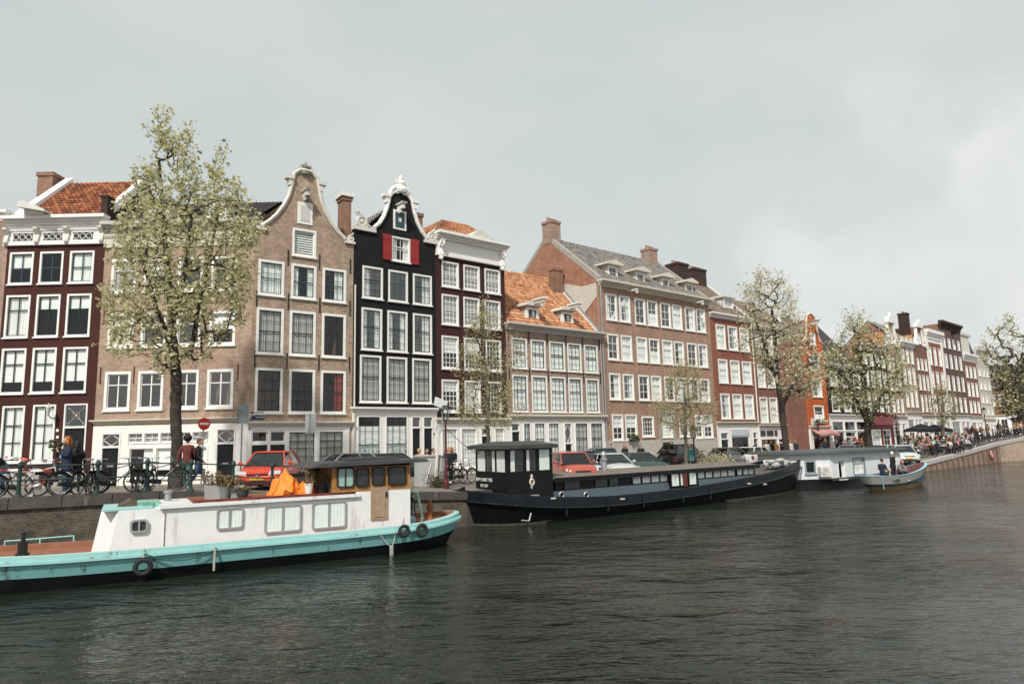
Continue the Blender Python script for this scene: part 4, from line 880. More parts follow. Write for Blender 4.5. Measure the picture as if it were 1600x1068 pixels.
# ------------------------------------------------------------------ far houses
def colsn(W, n, m=.35, wf=.55, off=0):
    p = (W-2*m)/n; return [(m+p*(i+.5)-p*wf/2+off, m+p*(i+.5)+p*wf/2+off) for i in range(n)]
def farshop(H, zs, ops, wall=WHITE, sill=.3, cap=CREAM, name='shopfront_wall', frames=WHITE, nx=2, ny=2):
    R = H.R; panel(R,name,wall,[(0,-.8),(H.W,-.8),(H.W,zs-.1),(0,zs-.1)],[(a*H.W,b*H.W,c,d if d > 0 else zs+d) for a, b, c, d, t in ops],y=-.04)
    cornice(R,0,H.W-.02,zs-.14,zs+.2,cap,.3,name='shop_cornice')
    for a, b, c, d, t in ops:
        d = d if d > 0 else zs+d; a *= H.W; b *= H.W
        if t == 'd': door(R,a,b,c,d,y=-.04,panels=False,trans=c+(d-c)*.75)
        elif t == 'o': window(R,a,b,c,d,sm=DKSASH,nx=1,ny=1,split=0,fw=.06,name='shop_window',y=-.04)
        else: window(R,a,b,c,d,nx=nx,ny=ny,split=.7,fw=.08,cur='n' if t == 'w' else 'f',name='shop_window',y=-.04,mt=.04)
def farwalls(H, mat, zs, zt, holes, curt='nsfb', ny=3, nx=2, fw=.13, glass=None, **k):
    R = H.R; panel(R,'wall',mat,[(0,zs-.1),(H.W,zs-.1),(H.W,zt),(0,zt)],holes)
    for h in holes: window(R,*h,nx=nx,ny=ny,split=.6,cur=random.choice(curt),fw=fw,mt=.05,glass=glass or GLASSR,**k)
random.seed(21)
# H8
H = Fr(F[8],F[9],1.35); R = H.root('canal_house','red brick house with dark square chimney and wide black garage opening')
cu = [(H.u(a,y),H.u(b,y)) for a, b, y in ((1119,1133.5,525),(1137.8,1152.3,528),(1156.2,1170.5,531))]
rw = [(H.z(1145,b),H.z(1145,a)) for a, b in ((510,547),(562.5,599),(615,654))]
zs = H.z(1150,662); zc = H.z(1142,493); zb = H.z(1142,500)
farwalls(H,B_RED,zs,zb+.1,[(a,b,c,d) for c, d in rw for a, b in cu],'fffs',ny=3)
cornice(R,0,H.W,zb,zc,WHITE,.4)
vr = 5; zr = H.z(1120,446,vr); tiles(R,'roof',T_BROWN,(.05,0,zc),(H.W-.4,0,zc),(.05,vr,zr),(H.W-.4,vr,zr),tw=.3,th=.4); tiles(R,'roof',T_BROWN,(H.W-.4,2*vr,zc),(.05,2*vr,zc),(H.W-.4,vr,zr),(.05,vr,zr),tw=.3,th=.4); body(R,H.W,2*vr,zc,zr,vr)
verge(R,H.W-.4,H.W-.05,0,zc,vr,zr,WHITE2,.25); chimney(R,H.W-2.4,H.W-.5,vr-.9,vr+.3,zr-1.0,H.z(1136,431,vr-.6),B_DCHIM,5)
v = 1.0; u0, u1, z0, z1 = H.u(1130,476,v), H.u(1145,476,v), H.z(1138,487,v), H.z(1138,466,v)
m = MB(); m.box(u0,u0+.1,v,v+3,z0,z1); m.box(u1-.1,u1,v,v+3,z0,z1); m.box(u0-.2,u1+.2,v-.3,v+3,z1,z1+.18); d_ = m.build('dormer', WHITE2, R); window(d_,u0,u1,z0,z1,nx=2,ny=2,split=0,fw=.15,y=v-.03,cur='f')
a, b = H.u(1143,700)/H.W, H.u(1171,700)/H.W
farshop(H,zs,[(.06,a-.06,.0,-.7,'d'),(a,b,0,H.z(1157,681),'o'),(b+.1,.95,0,-.7,'d')])
q = (a*H.W,b*H.W,H.z(1157,680),H.z(1157,670)); m = MB(); m.box(q[0],q[1],-.12,-.04,q[2],q[3]); m.build('roller_shutter_box', M('pale_blue_grey',(.5,.54,.58),.5), R)
downpipe(H,R,H.W-.08,0,zc,WHITE)
# H9
H = Fr(F[9],F[10],1.35); R = H.root('canal_house','brown red brick house above a white corner shop behind the pale tree')
cu = [(H.u(a,640),H.u(b,640)) for a, b in ((1187.8,1200),(1203,1215.4),(1219,1231),(1233.8,1246))]
rw = [(H.z(1193,b),H.z(1193,a)) for a, b in ((519,554),(569.5,605),(620,660))]
zs = H.z(1220,666); zc = H.z(1200,511); zb = zc-.35
farwalls(H,B_RED2,zs,zb+.1,[(a,b,c,d) for c, d in rw for a, b in cu],'ffss')
cornice(R,0,H.W,zb,zc,WHITE,.4); vr = 4.5; zr = zc+3.6
tiles(R,'roof',T_BROWN,(.05,0,zc),(H.W-.05,0,zc),(.05,vr,zr),(H.W-.05,vr,zr),tw=.3,th=.4); tiles(R,'roof',T_BROWN,(H.W-.1,2*vr,zc),(.05,2*vr,zc),(H.W-.1,vr,zr),(.05,vr,zr),tw=.3,th=.4); body(R,H.W,2*vr,zc,zr,vr)
farshop(H,zs,[(.03,.40,.35,-1.1,'o'),(.43,.60,0,-1.1,'d'),(.63,.95,.35,-1.1,'o')])
m = MB(); 
for a, b in ((.03,.14),(.17,.32),(.35,.41),(.63,.76),(.79,.94)): 
    m = MB(); m.box(a*H.W,b*H.W,-.09,-.04,zs-.85,zs-.35); s_ = m.build('sign_box', M('dark_sign',(.05,.055,.06),.4) if a == .03 else bpy.data.materials['dark_sign'], R)
q = H.uz(1226,650,-.9); m = MB(); m.lathe((0,0,0),[(.5,-.03),(.5,.03)],20); c_ = m.build('round_sign', WHITE2, R); c_.location = (q[0],-.9,q[1]); c_.rotation_euler = (PI/2,0,.5)
m = MB(); m.tube([(q[0],-.9,q[1]+.45),(q[0],0,q[1]+.5)],.025,5); m.build('sign_bracket', IRON, R)
REDG = M('red_goods',(.40,.05,.04),.6,var=.4,scale=8)
for k in range(9):
    m = MB(); x = H.W*random.choice([.06,.1,.3,.7,.85])+random.random()*.4; z = .5+random.random()*1.6; m.box(x,x+.3+random.random()*.35,.35,.5,z,z+.3+random.random()*.5); m.build('window_display', random.choice([REDG,REDG,CURTC,CURTG]), R)
# H10 orange, standing forward of the row
n_ = Vector((F[11][1]-F[10][1], -(F[11][0]-F[10][0]), 0)).normalized()*2.4
p0 = (F[10][0]+n_.x, F[10][1]+n_.y); A = nxt(p0,.86,1268); B_ = nxt(p0,.86,1299)
H = Fr(A,B_,1.3); R = H.root('canal_house','slim bright orange bell-gabled house standing forward of the row')
W = H.W; zsh = H.z(1278,536); ztop = H.z(1262,488)
g = []
for a, b, c, d in ((.36,.64,540,522),(.25,.75,580,555),(.25,.75,620,592),(.25,.75,660,633)): g.append((a*W,b*W,H.z(1280,a and c),H.z(1280,d)))
zs = H.z(1290,668); h = ztop-zsh
out_ = [(W,zs-.1),(W,zsh),(W*.86,zsh+h*.12),(W*.78,zsh+h*.35),(W*.76,zsh+h*.7),(W*.68,zsh+h*.9),(W*.5,ztop),(W*.32,zsh+h*.9),(W*.24,zsh+h*.7),(W*.22,zsh+h*.35),(W*.14,zsh+h*.12),(0,zsh),(0,zs-.1)]
panel(R,'wall',B_ORP,out_,g)
for i, r in enumerate(g): window(R,*r,nx=1,ny=1,split=.65 if i else 0,cur='hnsb'[i],fw=.13,glass=GLASSR if i != 3 else GLASS)
m = MB(); m.tube([(p[0],0,p[1]) for p in out_[1:-1]], .09, 5); m.build('gable_coping', WHITE2, R); hoist(R,W/2,ztop-h*.32,.7,.3,.2)
m = MB(); m.quad((.0,0.2,-.8),(.0,12,-.8),(0,12,zsh),(0,.2,zsh)); m.quad((W,0.2,-.8),(W,12,-.8),(W,12,zsh),(W,.2,zsh)); m.build('side_wall', B_RED2, R)
tiles(R,'roof',T_BROWN,(0.05,12,zsh-.2),(0.05,.25,zsh-.2),(W/2,12,ztop-.6),(W/2,.25,ztop-.6)); tiles(R,'roof',T_BROWN,(W,.25,zsh-.2),(W,12,zsh-.2),(W/2,.25,ztop-.6),(W/2,12,ztop-.6))
farshop(H,zs,[(.08,.92,.5,-.6,'o')])
m = MB(); m.add([(0,-.05,zs-.1),(W,-.05,zs-.1),(W,-.9,zs-.6),(0,-.9,zs-.6),(0,-.05,zs-.16),(W,-.05,zs-.16),(W,-.9,zs-.75),(0,-.9,zs-.75)],[(0,1,2,3),(7,6,5,4),(0,4,5,1),(3,2,6,7),(0,3,7,4),(1,5,6,2)]); m.build('awning', M('pink_awning',(.55,.28,.26),.8,var=.15), R)
m = MB()
for k in range(60): m.ball((g[3][0]+random.random()*(g[3][1]-g[3][0]),-.25+random.uniform(-.1,.1),g[3][2]+random.random()*.3),(.09,.07,.06),6,4,mi=k%2)
m.build('flower_box', [bpy.data.materials['geranium_green'],WHITE2], R)
m = MB(); m.box(.15,.95,-.12,-.04,zs+.25,zs+.9); m.build('square_sign', WHITE2, R)
# small lean-to details on the flank
m = MB(); m.box(-.1,-.02,3.2,4.2,2.2,3.6); m.build('flank_sign', CREAM, R)
# H11 black cafe
H = Fr(F[11],F[12],1.3); R = H.root('canal_house','black upper storeys over white cafe front with dark tiled roof'); W = H.W
zs = H.z(1330,650); zc = H.z(1330,575)
rows_ = [(H.z(1330,b),H.z(1330,a)) for a, b in ((620,643),(584,605))]
farwalls(H,B_BLACK,zs,zc,[(a,b,c,d) for c, d in rows_ for a, b in colsn(W,3,.4,.62)],'hnb',ny=1,nx=1)
cornice(R,0,W,zc-.1,zc+.2,WHITE,.4); vr = 5; zr = H.z(1318,516,vr)
tiles(R,'roof',T_DARK,(.3,0,zc),(W,0,zc),(.3,vr,zr),(W,vr,zr),tw=.4,th=.4); tiles(R,'roof',T_DARK,(W,2*vr,zc),(.3,2*vr,zc),(W,vr,zr),(.3,vr,zr),tw=.4,th=.4); body(R,W,2*vr,zc,zr,vr,B_DCHIM); verge(R,0,.3,0,zc,vr,zr,WHITE,.3)
zm = H.z(1330,672.5)
farshop(H,zs,[(.05,.33,zm+.05,-.55,'o'),(.36,.64,zm+.05,-.55,'o'),(.67,.95,zm+.05,-.55,'o'),(.05,.33,.1,zm-.1,'o'),(.36,.64,.0,zm-.1,'d'),(.67,.95,.1,zm-.1,'o')],cap=WHITE)
# H12 red shop
H = Fr(F[12],F[13],1.3); R = H.root('canal_house','black painted house over a dark red shopfront and slatted red awning'); W = H.W
zs = H.z(1378,648); zc = H.z(1378,548)
farwalls(H,B_BLACK,zs,zc,[(a,b,H.z(1380,d),H.z(1380,c)) for c, d in ((615,643.5),(581,606),(556,574)) for a, b in colsn(W,4,.2,.62)],'f',ny=2)
cornice(R,0,W,zc-.1,zc+.5,WHITE,.5); body(R,W,10,zc+.3)
DR = M('dark_red_paint',(.16,.015,.015),.45,var=.15)
farshop(H,zs-.1,[(.08,.45,.2,-1.6,'f'),(.55,.85,0,-1.6,'w')],wall=DR,cap=DR)
m = MB(); ya = H.z(1380,664)
for k in range(6):
    a, b = k/6, (k+.75)/6; m.add([(0,-.1-.8*a,zs-(zs-ya)*a),(W,-.1-.8*a,zs-(zs-ya)*a),(W,-.1-.8*b,zs-(zs-ya)*b),(0,-.1-.8*b,zs-(zs-ya)*b)],[(0,1,2,3)])
m.build('awning', DR, R)
# H13..H19
def farhouse(i, label, mat, rows, xr, ncol, ytop, style, shop, roofmat=T_DARK, curt='nsf', z0=1.35, wf=.55, ch=.5, trim=WHITE):
    H = Fr(F[i],F[i+1],z0); R = H.root('canal_house', label); W = H.W
    zs = H.z(xr,shop); zt = H.z(xr,ytop); hs = [(a,b,H.z(xr,d),H.z(xr,c)) for c, d in rows for a, b in colsn(W,ncol,.25,wf)]
    if style == 'flat':
        farwalls(H,mat,zs,zt,hs,curt,ny=2); cornice(R,0,W,zt-.2,zt+ch,trim,.5); body(R,W,10,zt+ch*.5)
    elif style == 'roof':
        farwalls(H,mat,zs,zt,hs,curt,ny=2); cornice(R,0,W,zt-.5,zt+.2,trim,.5)
        zr = zt+3.2; tiles(R,'roof',roofmat,(.05,0,zt+.1),(W-.05,0,zt+.1),(.05,3.5,zr),(W-.05,3.5,zr),tw=.4,th=.5); tiles(R,'roof',roofmat,(W-.05,7,zt),(.05,7,zt),(W-.05,3.5,zr),(.05,3.5,zr),tw=.4,th=.5); body(R,W,7,zt,zr,3.5)
    else: # neck gable: ytop = (shoulder, top)
        pass
    farshop(H,zs,[(.06,.46,.3,-.7,'w'),(.54,.72,0,-.7,'d'),(.76,.96,.3,-.7,'w')]); return H
def neck(i, label, mat, rows, xr, ncol, ysh, ytop, shop, ornate=WHITE, roofmat=T_ORANGE, wf=.55):
    H = Fr(F[i],F[i+1],1.35); R = H.root('canal_house', label); W = H.W
    zs = H.z(xr,shop); zh = H.z(xr,ysh); zt = H.z(xr,ytop); h = zt-zh
    hs = [(a,b,H.z(xr,d),H.z(xr,c)) for c, d in rows for a, b in colsn(W,ncol,.25,wf)]; hs.append((W*.4,W*.6,zh+h*.12,zh+h*.5))
    panel(R,'wall',mat,[(0,zs-.1),(W,zs-.1),(W,zh),(W*.72,zh+h*.1),(W*.68,zh+h*.75),(W*.5,zh+h*.92),(W*.32,zh+h*.75),(W*.28,zh+h*.1),(0,zh)],hs)
    for q in hs: window(R,*q,nx=2,ny=2,split=.6,cur=random.choice('sfn'),fw=.13,mt=.05,glass=GLASSR)
    for s_ in (-1,1):
        m = MB(); c = W/2; m.box(c+s_*W*.2-.12,c+s_*W*.2+.12,-.15,.2,zh+h*.05,zh+h*.78)
        m.ring((c+s_*W*.3,0,zh+h*.18),(0,1,0),h*.12,h*.05,14,6); m.tube([(c+s_*W*.46,-.02,zh+.05),(c+s_*W*.34,-.02,zh+h*.25),(c+s_*W*.22,-.02,zh+h*.65)],[.22,.2,.1],6); m.ball((c+s_*W*.42,0,zh+.25),(.3,.2,.3),8,5); m.build('scroll', ornate, R)
    m = MB(); c = W/2; m.prism([(c-W*.26,zh+h*.75),(c+W*.26,zh+h*.75),(c+W*.16,zh+h*.92),(c,zt-.1),(c-W*.16,zh+h*.92)],'y',-.25,.2); m.ball((c,-.05,zt),(.22,.2,.3),8,5); m.build('pediment', ornate, R)
    gableroof(R,H,zh-.2,zh+h*.5,4,roofmat); farshop(H,zs,[(.08,.5,.3,-.7,'w'),(.6,.85,0,-.7,'d')]); return H
random.seed(8)
neck(13,'pink brick house crowned by a big carved white neck gable',B_PINK,((558,580),(587,610.5),(620,644)),1408,3,546,497,652,T_GREY and WHITE,T_ORANGE)
H = farhouse(14,'brown brick house with white attic cornice and grey slate roof',B_PINK,((547,569.5),(576.5,602),(609,636)),1432,3,540,'roof',646,T_GREY)
m = MB(); 
for a, b in colsn(H.W,3,.3,.6): m.box(a,b,-.12,-.05,H.z(1432,538),H.z(1432,531))
m.build('attic_vents', WHITE2, H.R)
neck(15,'slim red brown house with white topped neck gable beside pilasters',B_RED2,((562.5,580),(587,610),(617.5,643)),1452,3,545,507,650,WHITE)
H = farhouse(16,'red brick house framed by tall white pilasters',B_RED,((546,573),(582,608),(616,644)),1475,3,538,'flat',650,ch=1.6,curt='fs')
for u in (0,H.W-.5):
    m = MB(); m.box(u,u+.5,-.16,.02,0,H.z(1475,538)+.3); m.build('pilaster', WHITE, H.R)
H = farhouse(17,'tall dark brown brick house with flat parapet top',brick('dark_brown_brick',(.13,.075,.06),(.10,.06,.05),(.14,.10,.085),var=.15),((532,546.5),(556,577),(588,610.5),(620,643.5)),1494,4,518,'flat',650,ch=1.0,curt='nsn',trim=B_DCHIM,wf=.5)
chimney(H.R,-2.2,-1.0,3.5,4.7,13,H.z(1446,497,3.5),B_DCHIM,2); hoist(H.R,H.W*.55,H.z(1494,522),.9,.3,.2,IRON)
H = farhouse(18,'red and white house with dark mansard beyond the brown one',B_RED2,((575,592),(599,620),(627,645)),1530,3,566,'flat',652,ch=1.0,curt='sf',z0=1.5)
m = MB(); z = H.z(1530,566)+.8; m.prism([(.0,z),(.8,z+3.6),(6,z+3.6),(7,z)],'x',.1,H.W-.1); m.build('mansard', T_DARK, H.R)
m = MB(); m.box(.3,H.W*.6,-.05,3,z,z+3.0); m.box(.1,H.W*.7,-.25,3,z+3.0,z+3.4); m.build('white_attic', WHITE2, H.R)
H = farhouse(19,'cream stone house, last full front before the corner',M('cream_facade',(.50,.46,.40),.8,var=.12),((578,590),(598,610),(618,630),(636,648)),1550,3,560,'flat',656,ch=1.2,curt='ns',z0=1.6,trim=WHITE2)
# cross street block closing the view
p20 = F[20]; 
def block(xa, xb, Y, ytop, ybase, label, mat, ncol, rows, z0=1.7, roof=None, name='corner_house'):
    A = (ratio(xa,660)*Y, Y); B = (ratio(xb,660)*Y, Y); H = Fr(A,B,z0); R = H.root(name,label); xr = (xa+xb)/2; W = H.W
    zt = H.z(xr,ytop); zs = H.z(xr,ybase); hs = [(a,b,H.z(xr,d),H.z(xr,c)) for c, d in rows for a, b in colsn(W,ncol,.4,.5)]
    farwalls(H,mat,zs,zt,hs,'nsf',ny=2); cornice(R,0,W,zt-.15,zt+.3,WHITE,.4); body(R,W,8,zt,zt+2.6,4)
    tiles(R,'roof',roof or T_DARK,(0,0,zt),(W,0,zt),(0,4,zt+2.6),(W,4,zt+2.6),tw=.5,th=.5); farshop(H,zs,[(.05,.3,.3,-.5,'w'),(.35,.5,0,-.5,'d'),(.55,.95,.3,-.5,'w')]); return H
block(1548,1577,126,606,650,'low brown brick house with white blind at the end of the street',B_RED2,2,((616,634),))
block(1577,1640,129,612,646,'brown brick corner house with paired white windows at the right edge',brick('dull_brown_brick',(.18,.12,.10),(.14,.10,.085),(.17,.14,.12),var=.15),5,((622,636),))
block(1560,1640,150,585,640,'taller house rising behind the corner houses, mostly hidden by the tree',B_RED2,6,((592,604),(612,626)))

def aerial(H, u, v, z, h=1.6):
    m = MB(); m.tube([(u,v,z),(u,v,z+h)],.02,4)
    for k in range(4): m.tube([(u-.3+.04*k,v,z+h-.12*k-.05),(u+.3-.04*k,v,z+h-.12*k-.05)],.01,4)
    m.build('aerial', ZINC, H.R)
aerial(H7, H7.W*.45, 5.6, 15.3, 1.0) if False else None
# ------------------------------------------------------------------ trees
def leafmat(name, ramp, trans=.5):
    m, nt, N, L, B = newmat(name); B.inputs['Roughness'].default_value = .55; B.inputs['Specular IOR Level'].default_value = .25
    g = N.new('ShaderNodeNewGeometry'); cr = N.new('ShaderNodeValToRGB'); L.new(g.outputs['Random Per Island'], cr.inputs[0]); e = cr.color_ramp.elements
    e[0].color = col4(ramp[0]); e[1].color = col4(ramp[-1])
    for i in range(1,len(ramp)-1): x = e.new(i/(len(ramp)-1)); x.color = col4(ramp[i])
    L.new(cr.outputs[0], B.inputs['Base Color'])
    t = N.new('ShaderNodeBsdfTranslucent'); L.new(cr.outputs[0], t.inputs[0]); mx = N.new('ShaderNodeMixShader'); mx.inputs[0].default_value = trans
    L.new(B.outputs[0], mx.inputs[1]); L.new(t.outputs[0], mx.inputs[2]); L.new(mx.outputs[0], N['Material Output'].inputs['Surface']); return m
BARK = M('elm_bark', (.045,.038,.03), .9, var=.35, scale=9, bump=.8, bscale=14, stain=(.10,.095,.05), stain_amt=.6, stain_scale=3)
BARKL = M('young_bark', (.12,.11,.08), .9, var=.35, scale=9, bump=.8, bscale=14)
L_OLIVE = leafmat('olive_spring_leaf', [(.24,.25,.10),(.48,.46,.23),(.66,.63,.38),(.76,.72,.47),(.56,.54,.29)])
L_PALE = leafmat('pale_blossom_leaf', [(.42,.38,.22),(.66,.60,.40),(.78,.72,.52),(.70,.65,.44),(.55,.52,.32)])
L_MID = leafmat('fresh_green_leaf', [(.27,.27,.11),(.50,.48,.26),(.66,.62,.38),(.74,.69,.45),(.42,.42,.19)])
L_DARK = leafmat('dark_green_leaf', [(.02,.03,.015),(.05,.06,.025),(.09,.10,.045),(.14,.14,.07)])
L_BUD = leafmat('bud_leaf', [(.30,.28,.14),(.50,.46,.25),(.62,.57,.34),(.5,.46,.26)])
from mathutils import noise as NOI
def inpoly(x, y, P):
    c = False; j = len(P)-1
    for i in range(len(P)):
        if (P[i][1] > y) != (P[j][1] > y) and x < (P[j][0]-P[i][0])*(y-P[i][1])/(P[j][1]-P[i][1])+P[i][0]: c = not c
        j = i
    return c
def tree(label, poly, D, trunk, r0, ntw, nleaf, lsz, leaf, bark, seed, limbs=(), depth=1.0, spread=.22, dens=None, group=None, name='tree', up=.5, kz=.35, minr=.006, wind=.0, clump=-.06):
    # the crown's outline gives each tree its own height and width at its own distance D
    rnd = random.Random(seed); base = aty(trunk[0][0], trunk[0][1], D); zb = zst(base.x, base.y); base.z = zb-.05
    def W(px, py, dy=0): return aty(px, py, D+dy)
    pts = [base]+[W(x,y) for x, y in trunk[1:]]
    nodes = [pts[0]]; par = [-1]
    def addpath(start, path, n=4):
        k = start
        for p in path:
            a = nodes[k]
            for i in range(1,n+1):
                q = a.lerp(p, i/n)+Vector((rnd.uniform(-1,1),rnd.uniform(-1,1),0))*.03*(i < n)
                nodes.append(q); par.append(k); k = len(nodes)-1
        return k
    ktop = addpath(0, pts[1:], 5); fork = len(pts)*5-5
    for fr, path in limbs:
        # start from the trunk node nearest the given pixel
        s = W(*fr); k = min(range(len(nodes)), key=lambda i: (nodes[i]-s).length); addpath(k, [W(x,y,d) for x, y, d in path], 3)
    xs = [p[0] for p in poly]; ys = [p[1] for p in poly]; T = []
    x0, x1, y0, y1 = min(xs), max(xs), min(ys), max(ys); cx = (x0+x1)/2; Rw = (x1-x0)/2/1067*D
    while len(T) < ntw:
        x, y = rnd.uniform(x0,x1), rnd.uniform(y0,y1)
        if not inpoly(x,y,poly): continue
        if dens and rnd.random() > dens(x,y): continue
        # width of the crown at this height
        row = [i for i in range(int(x0),int(x1),6) if inpoly(i,y,poly)]
        if not row: continue
        hw = (row[-1]-row[0]+6)/2; mx = (row[-1]+row[0])/2; f = max(0,1-((x-mx)/hw)**2)**.5
        dy = rnd.uniform(-1,1)*f*hw/1067*D*depth
        p = W(x,y,dy)
        if NOI.noise(p*(30/D)*1.15+Vector((seed,0,0))) < clump: continue
        T.append(p)
    c0 = nodes[min(len(nodes)-1, fork)]; T.sort(key=lambda p: min((p-nodes[k]).length for k in range(fork-2, len(nodes), 2)))
    arr = np.zeros((len(nodes)+ntw*3+10,3)); n = len(nodes); arr[:n] = np.array([tuple(p) for p in nodes])
    ok = np.ones(len(arr), bool); ok[:max(0,int(fork*.8))] = False; ends = []
    for p in T:
        d = arr[:n]-np.array(tuple(p)); dist = np.sqrt((d**2).sum(1))+kz*np.maximum(0,d[:,2])*2.0; dist[~ok[:n]] = 1e9
        k = int(dist.argmin()); a = Vector(arr[k]); v = p-a; l = v.length
        segs = 1 if l < .35 else (2 if l < .9 else 3)
        q0 = k
        for i in range(1,segs+1):
            t = i/segs; q = a.lerp(p,t); q.z -= up*l*.22*math.sin(t*PI)*(1 if segs > 1 else 0); q += Vector((rnd.uniform(-1,1),rnd.uniform(-1,1),rnd.uniform(-1,1)))*.04*l*(t < 1)
            arr[n] = tuple(q); nodes.append(q); par.append(q0); q0 = n; n += 1
        ends.append(n-1)
    cnt = [0]*len(nodes); isend = set(ends)
    for i in range(len(nodes)-1,0,-1):
        if i in isend: cnt[i] += 1
        cnt[par[i]] += cnt[i]
    tot = max(1,cnt[0]); rad = [max(minr, r0*(max(c,.5)/tot)**.47) for c in cnt]
    h0 = nodes[0].z
    R = empty(name, base, 0, label, 'tree', group); tm = MB(); bm_ = MB()
    for i in range(1,len(nodes)):
        a, b = nodes[par[i]], nodes[i]; ra, rb = min(rad[par[i]], rad[i]*1.6), rad[i]
        trunkish = i <= fork; flare = 1
        if trunkish and (b.z-h0) < .9: ra *= 1+.5*max(0,1-(a.z-h0)/.9); rb *= 1+.5*max(0,1-(b.z-h0)/.9)
        if trunkish: ra = max(ra, rad[par[i]]*(1+.5*max(0,1-(a.z-h0)/.9)))
        (tm if trunkish else bm_).tube([a-base, b-base+(b-a).normalized()*rb*.3], [ra, rb], 10 if trunkish else (6 if rb > .03 else 3), cap=False)
    t_ = tm.build('trunk', bark, R, smooth=True, recalc=False)
    # leaves
    lm = MB(); vs = []; fs = []
    for e in ends:
        a = nodes[par[e]]; b = nodes[e]; dr = ((b-a).normalized()+Vector((0,0,.9))).normalized(); k = int(nleaf*rnd.uniform(.5,1.5))
        for q in range(1):
            o_ = Vector((rnd.gauss(0,1),rnd.gauss(0,1),rnd.gauss(0,.6)))*spread*.55; s0 = b-dr*spread*rnd.uniform(-.3,1.4); bm_.tube([s0-base, s0+dr*spread*.8+o_*.6-base, s0+dr*spread*rnd.uniform(1.2,2.4)+o_-base],[lsz*.035,lsz*.028,lsz*.015],3,cap=False)
        for j in range(k):
            t = rnd.uniform(-.6,1.0); s = spread*(1-.35*abs(t))
            c = b+dr*(t*spread*2.6)+Vector((rnd.gauss(0,s),rnd.gauss(0,s),rnd.gauss(0,s)))*.42
            sz = lsz*rnd.choice((.5,.75,.9,1.1,1.5))*rnd.uniform(.85,1.15); u = Vector((rnd.gauss(0,1),rnd.gauss(0,1),rnd.gauss(0,.6))).normalized(); w_ = u.cross(Vector((rnd.gauss(0,1),rnd.gauss(0,1),rnd.gauss(0,1)))).normalized()
            c = c-base; bb = len(vs)
            vs += [tuple(c-u*sz*.5), tuple(c+w_*sz*.36), tuple(c+u*sz*.6), tuple(c-w_*sz*.36)]; fs.append((bb,bb+1,bb+2,bb+3))
    bm_.build('branches', bark, R, smooth=True, recalc=False)
    lm.v = vs; lm.f = fs; lm.m = [0]*len(fs); lm.build('foliage', leaf, R, recalc=False)
    return R
P1_ = [(232,168),(262,175),(266,212),(290,193),(302,192),(298,232),(312,245),(320,285),(334,250),(338,226),(356,222),(362,262),(374,292),(384,280),(390,302),(397,322),(408,336),(416,362),(402,398),(400,428),(408,462),(384,482),(388,505),(352,520),(345,556),(304,572),(285,592),(258,592),(222,552),(165,564),(150,548),(168,520),(158,492),(156,470),(160,440),(148,425),(172,402),(166,370),(180,330),(190,298),(204,288),(190,268),(222,262),(236,228),(224,200)]
P1 = [(275+(x-275)*.93, y+9*(590-y)/420) for x, y in P1_]
tree('tall street elm with pale green spring leaves in front of the wide tan house', P1, 26.0, [(275,762),(276,700),(274,650),(275,600),(270,520),(268,430)], .20, 1250, 13, .125, L_OLIVE, BARK, 3,
     limbs=[((275,590),[(262,530,-.3),(240,470,-.6),(222,400,-.7)]),((275,575),[(298,550,.3),(312,470,.6),(330,390,.9),(345,310,1.)]),((272,540),[(262,440,.6),(255,350,.7),(248,250,.4)]),((270,500),[(290,420,-.6),(300,330,-.6)])],
     dens=lambda x,y: 1.0 if y < 500 else .5, spread=.2, kz=.3)
P2 = [(755,470),(770,475),(790,500),(812,530),(822,560),(812,590),(838,618),(828,650),(800,664),(770,672),(740,668),(712,655),(702,640),(722,620),(704,590),(715,560),(728,520),(742,490)]
tree('small thinly leafed street tree rising behind the black wheelhouse', P2, 33.5, [(763,745),(763,690),(762,660),(762,620),(758,560)], .10, 620, 12, .075, L_BUD, BARKL, 5, dens=lambda x,y: .9 if abs(x-765) < 35 else .5, spread=.2)
P3 = [(1064,568),(1085,572),(1100,600),(1122,628),(1118,655),(1095,672),(1075,676),(1050,672),(1026,655),(1022,640),(1040,600),(1052,580)]
tree('small thinly leafed street tree beside the dark lamp post', P3, 41, [(1073,735),(1072,700),(1071,676),(1070,640),(1070,600)], .10, 520, 12, .08, L_BUD, BARKL, 6, spread=.22)
P4 = [(1184,408),(1203,412),(1212,440),(1222,428),(1232,450),(1248,470),(1262,510),(1276,545),(1288,560),(1296,590),(1284,608),(1262,622),(1240,618),(1222,625),(1198,600),(1186,560),(1170,555),(1150,552),(1165,520),(1160,480),(1158,455),(1180,445)]
tree('tall street tree covered in cream blossom beside the corner shop', P4, 48, [(1231,735),(1229,700),(1222,640),(1216,600),(1212,540),(1206,480)], .21, 720, 11, .14, L_PALE, BARK, 7, limbs=[((1222,632),[(1240,600,.5),(1262,570,1.)]),((1216,600),[(1195,540,-.8),(1178,490,-.9)])], spread=.34)
P5 = [(1330,490),(1345,492),(1352,508),(1368,500),(1375,512),(1398,520),(1410,545),(1412,570),(1426,590),(1420,620),(1396,640),(1366,655),(1345,650),(1320,642),(1300,630),(1290,600),(1287,570),(1292,545),(1310,530),(1322,510)]
tree('leafy pale green tree in front of the black fronted houses', P5, 56, [(1359,715),(1358,690),(1355,660),(1352,620),(1350,570)], .26, 560, 12, .16, L_MID, BARK, 8, limbs=[((1356,670),[(1372,630,.5),(1390,590,1.)]),((1355,660),[(1335,620,-.8),(1318,580,-1.)])], spread=.42)
P6 = [(1465,600),(1480,602),(1490,625),(1500,640),(1494,655),(1472,662),(1452,655),(1444,640),(1454,620)]
tree('slight young tree behind the cafe terrace', P6, 70, [(1474,708),(1474,680),(1473,660),(1472,630)], .14, 200, 8, .13, L_BUD, BARKL, 9, spread=.35)
